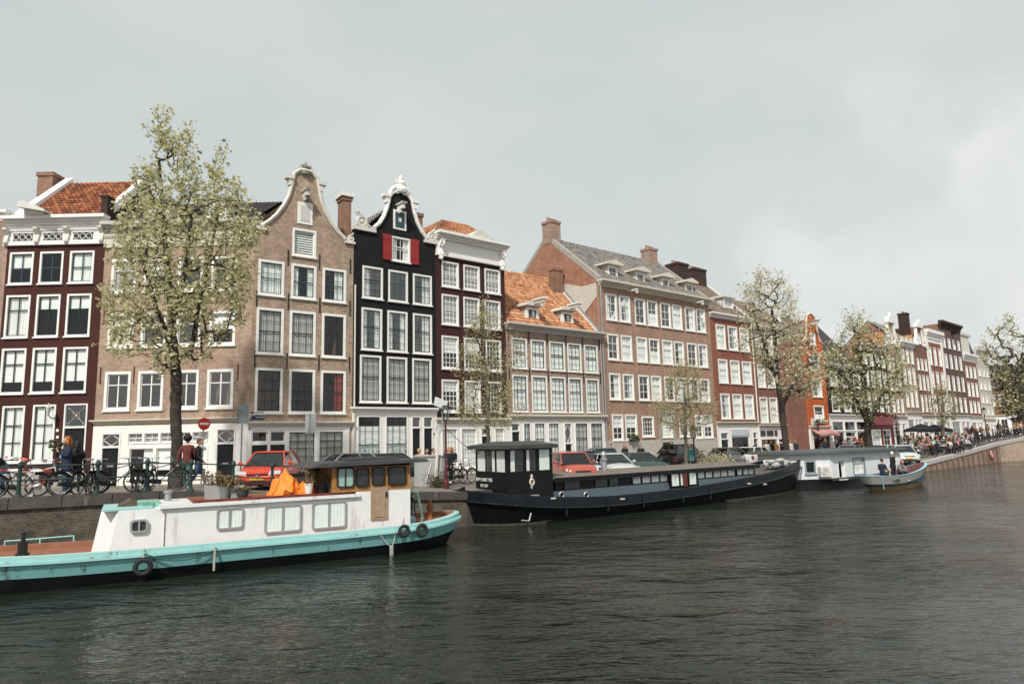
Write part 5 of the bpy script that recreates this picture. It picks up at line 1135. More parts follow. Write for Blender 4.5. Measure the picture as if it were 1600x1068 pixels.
P7 = [(1568,498),(1590,500),(1620,520),(1640,560),(1640,640),(1600,650),(1560,645),(1552,625),(1556,600),(1545,575),(1532,560),(1534,540),(1552,520)]
tree('dense tree with shaded lower branches at the right edge', P7, 84, [(1597,690),(1596,660),(1594,630),(1592,580)], .42, 360, 12, .22, L_MID, BARK, 10, spread=.45)
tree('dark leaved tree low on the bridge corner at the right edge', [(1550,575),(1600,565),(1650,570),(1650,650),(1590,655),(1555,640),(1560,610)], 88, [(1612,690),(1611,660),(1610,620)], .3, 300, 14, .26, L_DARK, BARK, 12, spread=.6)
# shrub beside the parked cars and weeds at the quay
def shrub(label, px, py, D, w, h, leaf, n, lsz, seed, name='shrub'):
    rnd = random.Random(seed); b = aty(px,py,D); b.z = zst(b.x,b.y)-.02; R = empty(name,b,0,label,'plant'); st = MB(); lm = MB()
    for i in range(n):
        a = rnd.uniform(0,2*PI); r = w*math.sqrt(rnd.random()); top = Vector((r*math.cos(a),r*math.sin(a),h*rnd.uniform(.35,1)*(1-.5*(r/w)**2)))
        st.tube([(top.x*.2,top.y*.2,0),(top.x*.6,top.y*.6,top.z*.6),top],[.012,.008,.004],3,cap=False)
        for j in range(14):
            c = top*rnd.uniform(.35,1.05)+Vector((rnd.gauss(0,.1),rnd.gauss(0,.1),rnd.gauss(0,.1))); u = Vector((rnd.gauss(0,1),rnd.gauss(0,1),rnd.gauss(0,1))).normalized(); v = u.cross(Vector((rnd.gauss(0,1),rnd.gauss(0,1),1))).normalized(); s = lsz*rnd.uniform(.6,1.3)
            lm.add([c-u*s*.5,c+v*s*.4,c+u*s*.6,c-v*s*.4],[(0,1,2,3)])
    st.build('stems', BARKL, R, recalc=False); lm.build('foliage', leaf, R, recalc=False); return R
shrub('large pale flowering bush between the parked cars', 1112, 735, 45, 1.5, 1.75, L_PALE, 90, .13, 1)
shrub('second pale bush further along toward the corner shop', 1160, 730, 49, 1.0, 1.2, L_PALE, 45, .13, 2)
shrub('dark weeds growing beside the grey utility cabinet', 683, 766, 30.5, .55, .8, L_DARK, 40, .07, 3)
# ------------------------------------------------------------------ boats
def loft(R, name, mat, xa, xb, hwf, lo, hi, n=48, yc=0, smooth=True, flip=False):
    # skin between two levels round the whole hull; a level is (inset, end inset, z function)
    m = MB(); rows = []
    for (ins, ein, zf) in (lo, hi):
        pts = []
        for i in range(n+1):
            t = (1-math.cos(PI*i/n))/2; x = xa+(xb-xa)*t; mid = (xa+xb)/2; X = mid+(x-mid)*(1-ein/((xb-xa)/2)); h = hwf(x); h = max(0.0,h-ins*min(1,h/.4)) ; pts.append((X,yc-h,zf(x)))
        for i in range(n-1,0,-1):
            t = (1-math.cos(PI*i/n))/2; x = xa+(xb-xa)*t; mid = (xa+xb)/2; X = mid+(x-mid)*(1-ein/((xb-xa)/2)); h = hwf(x); h = max(0.0,h-ins*min(1,h/.4)); pts.append((X,yc+h,zf(x)))
        rows.append(pts)
    k = len(rows[0]); m.add(rows[0]+rows[1], [(i,(i+1)%k,k+(i+1)%k,k+i) for i in range(k)])
    return m.build(name, mat, R, smooth=smooth)
def deckmesh(R, name, mat, xa, xb, hwf, lev, n=48, yc=0):
    ins, ein, zf = lev; m = MB(); vs = []
    for i in range(n+1):
        t = (1-math.cos(PI*i/n))/2; x = xa+(xb-xa)*t; mid = (xa+xb)/2; X = mid+(x-mid)*(1-ein/((xb-xa)/2)); h = hwf(x); h = max(0.0,h-ins*min(1,h/.4)); vs += [(X,yc-h,zf(x)),(X,yc+h,zf(x))]
    m.add(vs, [(2*i,2*i+2,2*i+3,2*i+1) for i in range(n)]); return m.build(name, mat, R)
def boatwin(R, x0, x1, z0, z1, y, fm, cur='f', mull=True, r=.07, t=.045, name='window', curmat=None):
    # rounded aluminium framed window standing proud of the side
    def rr(a,b,c,d,q):
        P = []
        for cx, cz, s in ((b-q,c+q,-90),(b-q,d-q,0),(a+q,d-q,90),(a+q,c+q,180)):
            for i in range(5): an = math.radians(s+i*22.5); P.append((cx+q*math.cos(an),cz+q*math.sin(an)))
        return P
    o = rr(x0,x1,z0,z1,r); i_ = rr(x0+t,x1-t,z0+t,z1-t,max(.01,r-t*.5)); n = len(o); m = MB()
    m.add([(p[0],y-.06,p[1]) for p in o]+[(p[0],y-.06,p[1]) for p in i_]+[(p[0],y+.02,p[1]) for p in o]+[(p[0],y-.0,p[1]) for p in i_],
          [(i,(i+1)%n,n+(i+1)%n,n+i) for i in range(n)]+[(i,(i+1)%n,2*n+(i+1)%n,2*n+i) for i in range(n)]+[(n+i,n+(i+1)%n,3*n+(i+1)%n,3*n+i) for i in range(n)])
    if mull: xm = (x0+x1)/2; m.box(xm-.02,xm+.02,y-.055,y-.0,z0+t,z1-t)
    f = m.build(name, fm, R); g = MB(); g.add([(p[0],y-.042,p[1]) for p in i_],[tuple(range(n))]); g.build('pane', GLASS, f, recalc=False)
    b = MB(); b.add([(p[0],y-.012,p[1]) for p in i_],[tuple(range(n))]); 
    if cur == 'f':
        c = MB(); drape(c,x0+t,(x0+x1)/2-.03,z0+t,z1-t,y-.030,.003,.09); drape(c,(x0+x1)/2+.03,x1-t,z0+t,z1-t,y-.030,.003,.09); c.build('curtain', curmat or CURT, f)
    b.build('dark_interior', M('boat_interior',(.02,.022,.022),.8) if 'boat_interior' not in bpy.data.materials else bpy.data.materials['boat_interior'], f, recalc=False)
    return f
TURQ = M('turquoise_hull_paint', (.20,.46,.46), .45, var=.08, stain=(.07,.06,.045), stain_amt=.8, stain_scale=3.6, stain_thr=.555)
TURQ2 = M('pale_turquoise_paint', (.34,.58,.56), .45, var=.06, stain=(.14,.10,.07), stain_amt=.65, stain_scale=4, stain_thr=.6)
HULLK = M('black_hull_tar', (.008,.009,.010), .35, var=.3, bump=.2)
RUSTD = M('rust_orange_deck', (.27,.115,.065), .7, var=.2, stain=(.2,.1,.06), stain_amt=.5)
BWHITE = M('boat_white_paint', (.74,.74,.73), .4, var=.04, stain=(.36,.30,.24), stain_amt=.4, stain_scale=2.6, stain_thr=.57)
ALU = M('aluminium_frame', (.42,.42,.42), .4, .5, var=.1)
WOOD = M('varnished_wood', (.36,.17,.055), .4, var=.25, scale=6, stain=(.16,.08,.04), stain_amt=.6, stain_scale=2.5)
WOODG = M('weathered_wood', (.34,.24,.16), .7, var=.2, scale=6, stain=(.2,.14,.1), stain_amt=.5)
ROOFG = M('grey_roofing_felt', (.055,.06,.063), .7, var=.2)
MAR = M('maroon_rail_paint', (.14,.03,.022), .5, var=.15)
# ---- turquoise and white barge
d_ = Vector((.872,.489,0)); C0 = Vector((-9.83,20.73,0)); FB = Fr((C0.x,C0.y),(C0.x+d_.x,C0.y+d_.y),0)
R = FB.root('houseboat','turquoise hulled white barge with wooden wheelhouse, nearest boat','boat','boats moored along the quay'); BOAT1 = R
XA = -6.9; XB = FB.u(711,797,-.5); HW = 1.45; YC1 = -.65
def hw1(x):
    if x > 5.6: return HW*math.sqrt(max(0,1-((x-5.6)/(XB-5.6))**2.3))
    if x < -2.6: return HW*math.sqrt(max(0,1-((-2.6-x)/(-2.6-XA))**2.1))
    return HW
sh1 = lambda x: .80+.0052*max(0,abs(x-1.5)-2)**2.0 + (.05 if x > 7 else 0)*(x-7)
lv = lambda ins, ein, dz=0, z=None: (ins, ein, (lambda x: sh1(x)+dz) if z is None else (lambda x: z))
loft(R,'lower_hull',HULLK,XA,XB,hw1,(.45,.7,lambda x:-.5),(.10,.12,lambda x: sh1(x)-.50),yc=YC1)
loft(R,'bulwark',TURQ,XA,XB,hw1,lv(.10,.12,-.50),lv(.0,.0,-.19),yc=YC1)
m_ = loft(R,'rubbing_strake',TURQ,XA,XB,hw1,lv(.0,.0,-.19),lv(-.07,-.06,-.16),yc=YC1); loft(R,'rubbing_strake',TURQ2,XA,XB,hw1,lv(-.07,-.06,-.16),lv(-.07,-.06,-.10),yc=YC1); loft(R,'rubbing_strake',TURQ,XA,XB,hw1,lv(-.07,-.06,-.10),lv(.0,.0,-.07),yc=YC1)
loft(R,'gunwale',TURQ2,XA,XB,hw1,lv(.0,.0,-.07),lv(.0,.0,.03),yc=YC1); loft(R,'gunwale',TURQ2,XA,XB,hw1,lv(.0,.0,.03),lv(.14,.14,.04),yc=YC1); loft(R,'gunwale',MAR if False else RUSTD,XA,XB,hw1,lv(.14,.14,.04),lv(.16,.16,-.12),yc=YC1)
deckmesh(R,'deck',RUSTD,XA,XB,hw1,lv(.16,.16,-.12),yc=YC1)
def bz(px,py,v): return FB.z(px,py,v)
yv = -1.62
u0, u1, u2, u3 = FB.u(177,830,yv), FB.u(257,800,yv), FB.u(556,795,yv), FB.u(641,780,yv)
z1_, z2_ = bz(215,796,yv), (bz(300,784,yv)+bz(540,774,yv))/2
m = MB(); uf = FB.u(134,846,-.75); lowp = [(uf,-.75),(uf,.1),(u0-.1,.6),(u1,.7),(u1,yv),(u0-.1,yv)]
m.add([(x+ (.12 if i in (0,1) else .0),y,.62) for i,(x,y) in enumerate(lowp)]+[(x+(.32 if i in (0,1) else .2 if i in (2,5) else 0),y*.97,z1_-(.0)) for i,(x,y) in enumerate(lowp)],[(0,1,2,3,4,5),(11,10,9,8,7,6)]+[(i,(i+1)%6,6+(i+1)%6,6+i) for i in range(6)]); m.build('fore_cabin', BWHITE, R)
m = MB(); m.box(u1,u2,yv,.72,.6,z2_-.09); m.build('cabin', BWHITE, R)
m = MB(); m.box(u1-.12,u2+.1,yv-.10,.82,z2_-.09,z2_-.0); m.build('cabin_roof', BWHITE, R)
m = MB(); m.box(u1+.7,u2+.02,yv+.06,yv+.16,z2_,z2_+.075)
for k in range(9): x = u1+.8+(u2-u1-1.0)*k/8; m.box(x,x+.06,yv+.0,yv+.1,z2_-.05,z2_+.06)
m.build('roof_rail', MAR, R)
m = MB(); m.box(u1+.7,u2,yv+.2,.75,z2_,z2_+.04); m.build('roof_deck', M('reddish_roof_paint',(.20,.085,.05),.7,var=.2), R)
# hatch and green step on the cabin front
m = MB(); m.box(u1-.65,u1-.1,-1.1,.2,z1_,z1_+.14); m.build('hatch', M('mint_paint',(.30,.52,.45),.5,var=.1,stain=(.06,.22,.16),stain_amt=.8,stain_thr=.5,stain_scale=3), R)
m = MB(); m.prism([(u0+.0,z1_+.02),(u0+.35,z1_+.22),(u0+.7,z1_+.02)],'y',-.9,.3); m.build('skylight', M('old_brown_cover',(.10,.075,.05),.7,var=.3), R)
m = MB(); m.box(u0-.3,u0+.9,yv+.05,.55,z1_,z1_+.05); m.build('fore_cabin_roof', TURQ2, R)
for (a,b,c,d,cu_,mu) in ((203,231,811,831.5,'n',True),(338,380,792,826,'f',True),(413,470.5,787.5,831,'f',True),(487,540.5,782,825,'f',True)):
    ym = (c+d)/2; boatwin(R,FB.u(a,ym,yv),FB.u(b,ym,yv),bz((a+b)/2,d,yv),bz((a+b)/2,c,yv),yv,ALU,cu_,mu,.09,.05)
m = MB(); x = FB.u(257.5,825,yv); m.box(x-.02,x+.015,yv-.008,yv+.01,.75,z2_-.2); m.build('seam', M('rusty_seam',(.22,.18,.15),.8,var=.5,scale=20), R)
# wheelhouse
zr = bz(641,722,yv-.2); zw = bz(600,765,yv)
m = MB(); m.box(u2,u3,yv,.75,.6,zw); m.build('wheelhouse_base', BWHITE, R)
uw = FB.u(519,750,yv); m = MB(); wins = [(527,552,731,761),(556.5,575,732,760),(581.5,599.5,730,758),(606.5,633,729,757)]
hl = []
for a,b,c,d in wins: hl.append((FB.u(a,745,yv),FB.u(b,745,yv),bz((a+b)/2,d,yv)+.02,bz((a+b)/2,c,yv)))
panel(R,'wheelhouse_wall',WOOD,[(uw,zw-.0),(u3,zw-.0),(u3,zr-.08),(uw,zr-.08)],hl,y=yv-.01,reveal=.05)
m = MB(); m.quad((u3,yv,zw),(u3,0.75,zw),(u3,0.75,zr),(u3,yv,zr)); m.quad((uw,0.75,zw),(u3,0.75,zw),(u3,0.75,zr),(uw,0.75,zr)); m.quad((uw,yv+.1,zw),(uw,0.75,zw),(uw,0.75,zr),(uw,yv+.1,zr)); m.quad((uw,yv+.2,zw+.01),(u3,yv+.2,zw+.01),(u3,0.75,zw+.01),(uw,0.75,zw+.01)); m.build('wheelhouse_side', WOOD, R)
for k, h in enumerate(hl):
    f = boatwin(R,h[0]-.02,h[1]+.02,h[2]-.02,h[3]+.02,yv-.01,M('black_rubber',(.012,.012,.012),.6) if k == 0 else bpy.data.materials['black_rubber'],'f' if k == 0 else 'n',False,.1,.035,curmat=M('mint_curtain',(.35,.5,.45),.9) if k == 0 else None)
pr_ = [(FB.u(484,735,yv-.25),zr-.06),(u3+.55,zr-.0),(u3+.45,zr+.1),(FB.u(500,735,yv),zr+.07)]
m = MB(); m.prism(pr_,'y',yv-.28,1.0); m.build('wheelhouse_roof', ROOFG, R); m = MB(); m.box(u3-1.7,u3-.1,-.8,.5,zr+.1,zr+.18); m.build('roof_panel', ROOFG, R)
# dark open shelter left of the wheelhouse wall
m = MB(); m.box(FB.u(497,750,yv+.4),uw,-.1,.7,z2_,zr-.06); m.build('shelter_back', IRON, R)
# wooden door with panels
a, b = FB.u(579,790,yv), FB.u(605.5,790,yv); zd0 = bz(592,811,yv); zd1 = bz(592,763,yv)
m = MB(); m.box(a,b,yv-.045,yv,zd0,zd1+.05); dd = m.build('door', WOODG, R); m = MB(); m.box(a+.1,b-.1,yv-.065,yv-.04,zd0+.08,zd0+(zd1-zd0)*.82); m.build('door_panel', WOODG, dd); m = MB(); m.box(b-.08,b-.04,yv-.09,yv-.04,zd1-.25,zd1-.1); m.build('handle', IRON, dd)
# bollards, winch, cleats, hand rail
m = MB(); x = FB.u(36,845,-.9); m.lathe((x,-.9,sh1(x)-.12),[(.16,0),(.16,.1),(.11,.12),(.11,.38),(.05,.4),(.05,.62),(.02,.64)],10); m.build('mooring_bollard', IRON, R)
m = MB(); m.tube([(u0-2.6,.75,sh1(-5)+.1),(u0-1.0,.85,sh1(-5)+.1)],.02,6); 
for k in (-2.6,-1.8,-1.0): m.tube([(u0+k,.8,sh1(-5)-.1),(u0+k,.8,sh1(-5)+.1)],.018,6)
m.build('hand_rail', TURQ2, R)
m = MB(); x = 7.6; m.lathe((x,-.5,.75),[(.14,0),(.1,.1),(.07,.35),(.12,.4),(.05,.7),(.02,.72)],8); m.build('rusty_winch', M('rusty_metal',(.25,.09,.04),.8,var=.4), R)
m = MB(); m.tube([(7.3,-.6,.8),(7.05,-.75,1.75),(6.2,-.9,1.95)],.045,7); m.build('tiller', TURQ2, R)
m = MB(); m.lathe((6.6,-1.1,.78),[(.22,0),(.24,.12),(.24,.2),(.2,.24)],12); m.build('rope_tub', M('blue_tub',(.2,.33,.4),.5), R)
m = MB(); m.lathe((FB.u(262,783,0),0,z2_),[(.09,0),(.09,.22),(.13,.24),(.13,.3)],8); m.build('chimney_flue', ZINC, R)
# mooring ropes and tyre fenders
ROPE = M('pale_rope',(.42,.40,.34),.9,var=.2,scale=30); ROPEG = M('green_rope',(.03,.13,.11),.8)
def world1(x,y,z): return Vector(C0)+d_*x+Vector((-d_.y,d_.x,0))*y+Vector((0,0,z))
def rope(name, pts, r, mat, label, cat='rope'):
    m = MB(); m.tube(pts, r, 5); o = m.build(name, mat); tag(o,label,cat); return o
def sag(a, b, s, n=10):
    return [a.lerp(b,i/n)-Vector((0,0,s*math.sin(PI*i/n))) for i in range(n+1)]
def xs_(px,py): return FB.u(px,py,-2.15)
rope('mooring_rope', sag(world1(xs_(225,850),-2.17,.72),world1(xs_(336,842),-2.17,.66),.22), .018, ROPEG, 'green rope looped along the turquoise hull side')
rope('mooring_rope', sag(world1(xs_(336,842),-2.2,.75),world1(xs_(334,880),-2.2,.12),.0), .03, ROPE, 'frayed rope hanging straight down the turquoise hull')
rope('mooring_rope', sag(world1(xs_(592,826),-2.2,.7),world1(xs_(611,848),-2.2,.25),.03)+sag(world1(xs_(611,848),-2.2,.25),world1(xs_(620,820),-2.1,.7),.03), .015, ROPE, 'pale rope hung in a V below the rear bulwark')
m = MB(); p = world1(xs_(611,850),-2.2,.0); m.lathe(p,[(.05,0),(.065,.05),(.065,.28),(.05,.32)],8); tag(m.build('fender', M('grey_fender',(.3,.3,.29),.7)),'small grey fender hanging at the waterline on a V of rope','fender')
TYRE = M('tyre_rubber',(.022,.023,.024),.75,var=.25)
def fender(px, py, rad, label):
    x = xs_(px,py); h = hw1(x); y = YC1-h-.14; z = FB.z(px,py,YC1-h-.1); c = world1(x,y,z); sl = (hw1(x+.1)-hw1(x-.1))/.2; nrm = (Vector((d_.y,-d_.x,0))+d_*(-sl)*-1*-1).normalized()
    R_ = empty('tyre_fender',c,0,label,'fender','tyre fenders on the turquoise barge'); m = MB(); m.ring((0,0,0),nrm,rad*.74,rad*.27,26,8,sq=.85); m.build('tyre', TYRE, R_, smooth=True)
    m = MB(); m.tube([(0,0,rad*.5),Vector((0,0,rad*.5))-nrm*.02+Vector((0,0,.3)),-nrm*.12+Vector((0,0,sh1(x)-z+.05))],.015,5); m.build('hanging_rope', ROPE, R_)
fender(223,885,.235,'tyre fender hanging alone midway along the turquoise hull'); fender(630,829,.2,'tyre fender near the stern, left of the pair'); fender(659,828,.22,'tyre fender nearest the stern, right of the pair')
# things on the cabin roof
def rootat(name, label, cat, x, y, z, group=None):
    return empty(name, world1(x,y,z), math.atan2(d_.y,d_.x), label, cat, group)
zt = z2_+.04; CONC = M('concrete_planter',(.36,.36,.35),.85,var=.12,bump=.2); DKPOT = M('dark_pot',(.05,.055,.055),.6,var=.15)
TWIG = leafmat('dry_twig_leaf',[(.10,.06,.03),(.22,.14,.07),(.16,.15,.06),(.28,.22,.12)],.2)
def planted(px, y, kind, label, w, h, ph, seed, leaf=TWIG, mat=CONC):
    x = FB.u(px,770,y); r = rootat('potted_plant',label,'potted plant',x,y,zt,'potted plants on the barge roof'); m = MB(); rnd = random.Random(seed)
    if kind == 'box': m.add([(-w/2*.9,-w/2*.9,0),(w/2*.9,-w/2*.9,0),(w/2*.9,w/2*.9,0),(-w/2*.9,w/2*.9,0),(-w/2,-w/2,h),(w/2,-w/2,h),(w/2,w/2,h),(-w/2,w/2,h)],[(0,3,2,1),(4,5,6,7),(0,1,5,4),(1,2,6,5),(2,3,7,6),(3,0,4,7)])
    elif kind == 'bowl': m.lathe((0,0,0),[(w*.3,0),(w*.45,h*.5),(w*.52,h),(w*.46,h),(w*.42,h*.8)],14)
    else: m.lathe((0,0,0),[(w*.34,0),(w*.5,h*.92),(w*.54,h*.92),(w*.54,h),(w*.46,h),(w*.44,h*.85)],14)
    m.build('pot', mat, r)
    if ph:
        st = MB(); lf = MB()
        for i in range(int(26*w/.4)):
            a = rnd.uniform(0,2*PI); q = w*.42*math.sqrt(rnd.random()); t = Vector((q*1.6*math.cos(a),q*1.6*math.sin(a),h+ph*rnd.uniform(.4,1))); st.tube([(q*math.cos(a),q*math.sin(a),h*.8),t],[.006,.003],3,cap=False)
            for j in range(9):
                c = Vector((t.x*.8,t.y*.8,h)).lerp(t,rnd.random())+Vector((rnd.gauss(0,.03),rnd.gauss(0,.03),0)); u = Vector((rnd.gauss(0,1),rnd.gauss(0,1),rnd.gauss(0,1))).normalized(); v = u.cross(Vector((1,.3,.2))).normalized(); s = rnd.uniform(.03,.06); lf.add([c-u*s,c+v*s*.6,c+u*s,c-v*s*.6],[(0,1,2,3)])
        st.build('stems', WOODG, r, recalc=False); lf.build('foliage', leaf, r, recalc=False)
planted(333,-.9,'box','square grey planter with reddish spiky plant, leftmost on the barge roof',.46,.40,.45,1)
planted(351,-1.1,'pot','round ribbed grey pot with brown grasses beside the square planter',.34,.34,.35,2,mat=M('grey_glaze',(.2,.22,.21),.5))
planted(369,-.95,'box','pale concrete planter with thin twigs, third on the roof',.40,.36,.3,3)
planted(379,-1.35,'bowl','shallow dark bowl of wilted plants at the roof edge',.36,.22,.12,4,mat=DKPOT)
planted(482.5,-1.3,'pot','white tapered pot with tall dry reddish plant',.27,.33,.65,5,mat=WHITE)
planted(503,-1.0,'pot','black tub holding yellowish grass',.45,.30,.45,6,mat=DKPOT)
planted(518,-1.3,'pot','small ribbed black pot beside the wheelhouse',.32,.32,.3,7,mat=DKPOT)
# orange tarpaulin: crumpled cloth over crates
def tarp(pts_px, y0, label, seed, yd=1.2, hs=1.0):
    rnd = random.Random(seed); prof = [(FB.u(px,py,y0),FB.z(px,py,y0)-zt) for px,py in pts_px]; x0, x1 = prof[0][0], prof[-1][0]
    def H_(x):
        for (a,ha),(b,hb) in zip(prof,prof[1:]):
            if a <= x <= b: return ha+(hb-ha)*(x-a)/(b-a)
        return 0
    r = rootat('tarpaulin',label,'tarpaulin',0,0,zt); n, k = 64, 22; vs = []; 
    from mathutils import noise
    for j in range(k+1):
        v = j/k
        for i in range(n+1):
            x = x0+(x1-x0)*i/n; e = 1-abs(2*v-1)**2.5; nn = (.25-abs(noise.noise(Vector((x*2.6,v*2.6,seed)))))*.9+(.2-abs(noise.noise(Vector((x*7,v*5,seed+5)))))*.45
            fold = abs(math.sin(x*7+v*5+2*noise.noise(Vector((x*2,v*2,9)))))*.07
            vs.append((x+noise.noise(Vector((v*4,x,3)))*.08, y0+(v-.5)*yd+nn*.5, max(.01,H_(x)*e*(1+nn)-fold*e)))
    m = MB(); m.add(vs,[(j*(n+1)+i,j*(n+1)+i+1,(j+1)*(n+1)+i+1,(j+1)*(n+1)+i) for j in range(k) for i in range(n)]); m.build('cloth', ORT, r, smooth=False, recalc=False)
ORT = M('orange_tarpaulin',(.85,.24,.035),.45,var=.08,scale=5)
tarp([(416,775),(423,762),(429,747),(437,739),(452,739),(459,747),(466,756),(478,752),(488,750),(492,773)],-.75,'crumpled orange tarpaulin on the barge roof, the larger heap',2.2,.8)
tarp([(491,770),(494,750),(504,748),(515,750),(524,756),(531,770)],-.2,'orange tarpaulin rolled beside the wheelhouse',7.1,.7)
r = rootat('storage_box','dark plastic box standing in the orange tarpaulin','box',FB.u(463,755,-.3),-.3,zt); m = MB(); m.box(-.2,.22,-.2,.2,0,.55); m.build('body', DKPOT, r); m = MB(); m.box(-.23,.25,-.23,.23,.55,.61); m.build('lid', IRON, r)
r = rootat('covered_chair','grey covered object behind the dry plants','cover',FB.u(497,745,.5),.5,zt); m = MB(); m.ball((0,0,.35),(.4,.35,.5),12,8); m.box(-.35,.35,-.3,.3,0,.3); m.build('cover', ROOFG, r)
# ---- long black barge
A, B_ = onz(770,828,0), onz(1240,772,0); FK = Fr((A.x,A.y),(B_.x,B_.y),0); LK = FK.W
R = FK.root('barge','long black barge with black wheelhouse and brown flat roof','boat','boats moored along the quay')
yc = 2.35; xa, xb = FK.u(716,785,yc), FK.u(1242,745,yc)
def hwk(x):
    if x < 2.6: return 2.35*math.sqrt(max(0,1-((2.6-x)/(2.6-xa))**2.2))
    if x > LK-4.5: return 2.35*math.sqrt(max(0,1-((x-LK+4.5)/(xb-LK+4.5))**1.9))
    return 2.35
def shk(x):
    t = (x-7.5); return .82+(.0100*t*t if t < 0 else .0034*t*t)
BK = M('blue_black_hull',(.009,.012,.016),.38,var=.25,stain=(.05,.053,.053),stain_amt=.35,stain_scale=1.2,stain_thr=.6,bump=.1); BK2 = M('black_gloss',(.006,.007,.009),.4,var=.2,spec=.25); SLATE = M('slate_blue_paint',(.06,.088,.105),.45,var=.1,stain=(.04,.05,.055),stain_amt=.4)
kl = lambda ins, ein, dz: (ins, ein, lambda x: shk(x)+dz)
loft(R,'lower_hull',BK2,xa,xb,hwk,(.5,.45,lambda x:-.5),(.02,.05,lambda x: shk(x)-.42),yc=yc)
loft(R,'waterline_scum',M('algae_band',(.14,.135,.09),.9,var=.5,scale=6),xa,xb,lambda x: hwk(x)*1.004,(.31,.28,lambda x:-.03),(.25,.23,lambda x:.09),yc=yc)
loft(R,'bulwark',BK,xa,xb,hwk,kl(.02,.05,-.42),kl(0,0,0),yc=yc); loft(R,'rubbing_strake',BK2,xa,xb,hwk,kl(.0,.03,-.44),kl(-.07,-.05,-.40),yc=yc); loft(R,'rubbing_strake',BK,xa,xb,hwk,kl(-.07,-.05,-.40),kl(-.0,-.0,-.35),yc=yc)
loft(R,'gunwale',BK,xa,xb,hwk,kl(0,0,0),kl(.0,.0,.04),yc=yc); loft(R,'gunwale',BK,xa,xb,hwk,kl(0,0,.04),kl(.12,.12,.04),yc=yc); loft(R,'gunwale',BK2,xa,xb,hwk,kl(.12,.12,.04),kl(.13,.13,-.1),yc=yc)
deckmesh(R,'deck',M('deck_grey',(.10,.09,.085),.8,var=.2),xa,xb,hwk,kl(.13,.13,-.1),yc=yc)
# rudder and upright stern post seen at the left end
m = MB(); m.prism([(xa-.3,-.4),(xa-.22,1.35),(xa+.3,1.55),(xa+.5,-.4)],'y',yc-.06,yc+.06); m.build('rudder', BK2, R)
ys = .72
za_, zb_ = .7, FK.z(960,741,ys) ; zrk = (FK.z(900,746,ys)+FK.z(1150,725,ys))/2
ua, ub = FK.u(846,770,ys), FK.u(1180,735,ys); uc_ = FK.u(868,750,ys)
# sloping slate blue coaming then dark window band
m = MB(); zc_ = zrk-.58; m.prism([(ys-.18,.7),(ys,zc_),(2*yc-ys,zc_),(2*yc-ys+.18,.7)],'x',ua,ub); m.build('coaming', SLATE, R)
m = MB(); m.box(uc_,ub,ys+.03,2*yc-ys-.03,zc_,zrk-.1); m.build('cabin', BK2, R)
BRN = M('brown_roof_felt',(.17,.145,.12),.85,var=.12,stain=(.09,.08,.07),stain_amt=.5,stain_scale=.8)
m = MB(); m.prism([(ys-.22,zrk-.1),(ys-.22,zrk-.02),(ys+.9,zrk+.10),(yc,zrk+.14),(2*yc-ys-.9,zrk+.1),(2*yc-ys+.22,zrk-.02),(2*yc-ys+.22,zrk-.1)],'x',uc_-.25,ub+.15); m.build('roof', [BRN], R)
m = MB(); m.box(uc_-.26,ub+.16,ys-.235,ys-.2,zrk-.2,zrk-.0); m.build('roof_edge', BK2, R)
def kwin(a,b,cur='f',z0=None,z1=None,mat=None,y=None):
    y = ys+.03 if y is None else y
    u0, u1 = FK.u(a,745,y), FK.u(b,745,y); m = MB(); z0 = z0 if z0 is not None else zc_+.05; z1 = z1 if z1 is not None else zrk-.17
    m.box(u0-.03,u1+.03,y-.03,y,z0-.03,z1+.03); f = m.build('window', mat or BK2, R); g = MB(); g.quad((u0,y-.05,z0),(u1,y-.05,z0),(u1,y-.05,z1),(u0,y-.05,z1)); g.build('pane', GLASS, f, recalc=False)
    if cur == 'f': c = MB(); drape(c,u0+.02,u1-.02,z0+.01,z1-.01,y-.038,.005,.09); c.build('curtain', CURT, f)
    return f
for a,b in ((987.5,1000),(1002.5,1015),(1017,1029),(1030.5,1042),(1089,1100),(1102,1112.5),(1114.5,1125),(1126,1136),(1137.5,1147.5),(1151.5,1159),(1161,1169),(1170,1177)): kwin(a,b)
for a,b in ((881,904),(929,947),(951,964)):
    kwin(a,b,'n')
m = MB(); uA, uB = FK.u(1046,750,ys-.1), FK.u(1089,748,ys-.1); m.box(uA,uB,ys-.2,ys+.2,zc_-.32,zrk-.12); m.build('side_entrance', BK2, R)
for a,b,c in ((1048.5,1060,'f'),(1062,1066,'f'),(1076,1087,'f')): kwin(a,b,c,zc_-.2,zrk-.2,y=ys-.2)
m = MB(); u = FK.u(1070,755,ys-.2); m.box(u-.15,u+.17,ys-.235,ys-.2,zc_-.26,zrk-.2); m.build('door', MAR, R)
for px in (877,915.5):
    u = FK.u(px,772,ys-.15); m = MB(); z = FK.z(px,773,ys-.15); m.ring((u,ys-.17,z),(0,1,.2),.13,.035,18,6); p_ = m.build('porthole', ALU, R); g = MB(); g.lathe((0,0,0),[(.12,0),(.12,.01)],16); o = g.build('pane', IRON, p_); o.location = (u,ys-.15,z); o.rotation_euler = (PI/2,0,0)
for px,py in ((865,778),(973,779),(1171,755),(1196,756)):
    u = FK.u(px,py,-.02); z = FK.z(px,py,-.02); m = MB(); m.box(u-.13,u+.13,-.03,.02,z-.03,z+.03); m.build('fairlead', WHITE2, R)
for px in (885,950,1006,1068,1111):
    u = FK.u(px,790,.0); m = MB(); m.box(u-.05,u+.05,-.025,.02,.25,shk(u)-.06); m.build('hull_rib', BK, R)
m = MB(); u = FK.u(837,775,.4); m.lathe((u,.45,.8),[(.13,0),(.13,.3),(.2,.32),(.2,.36)],12); m.build('bollard', ALU, R)
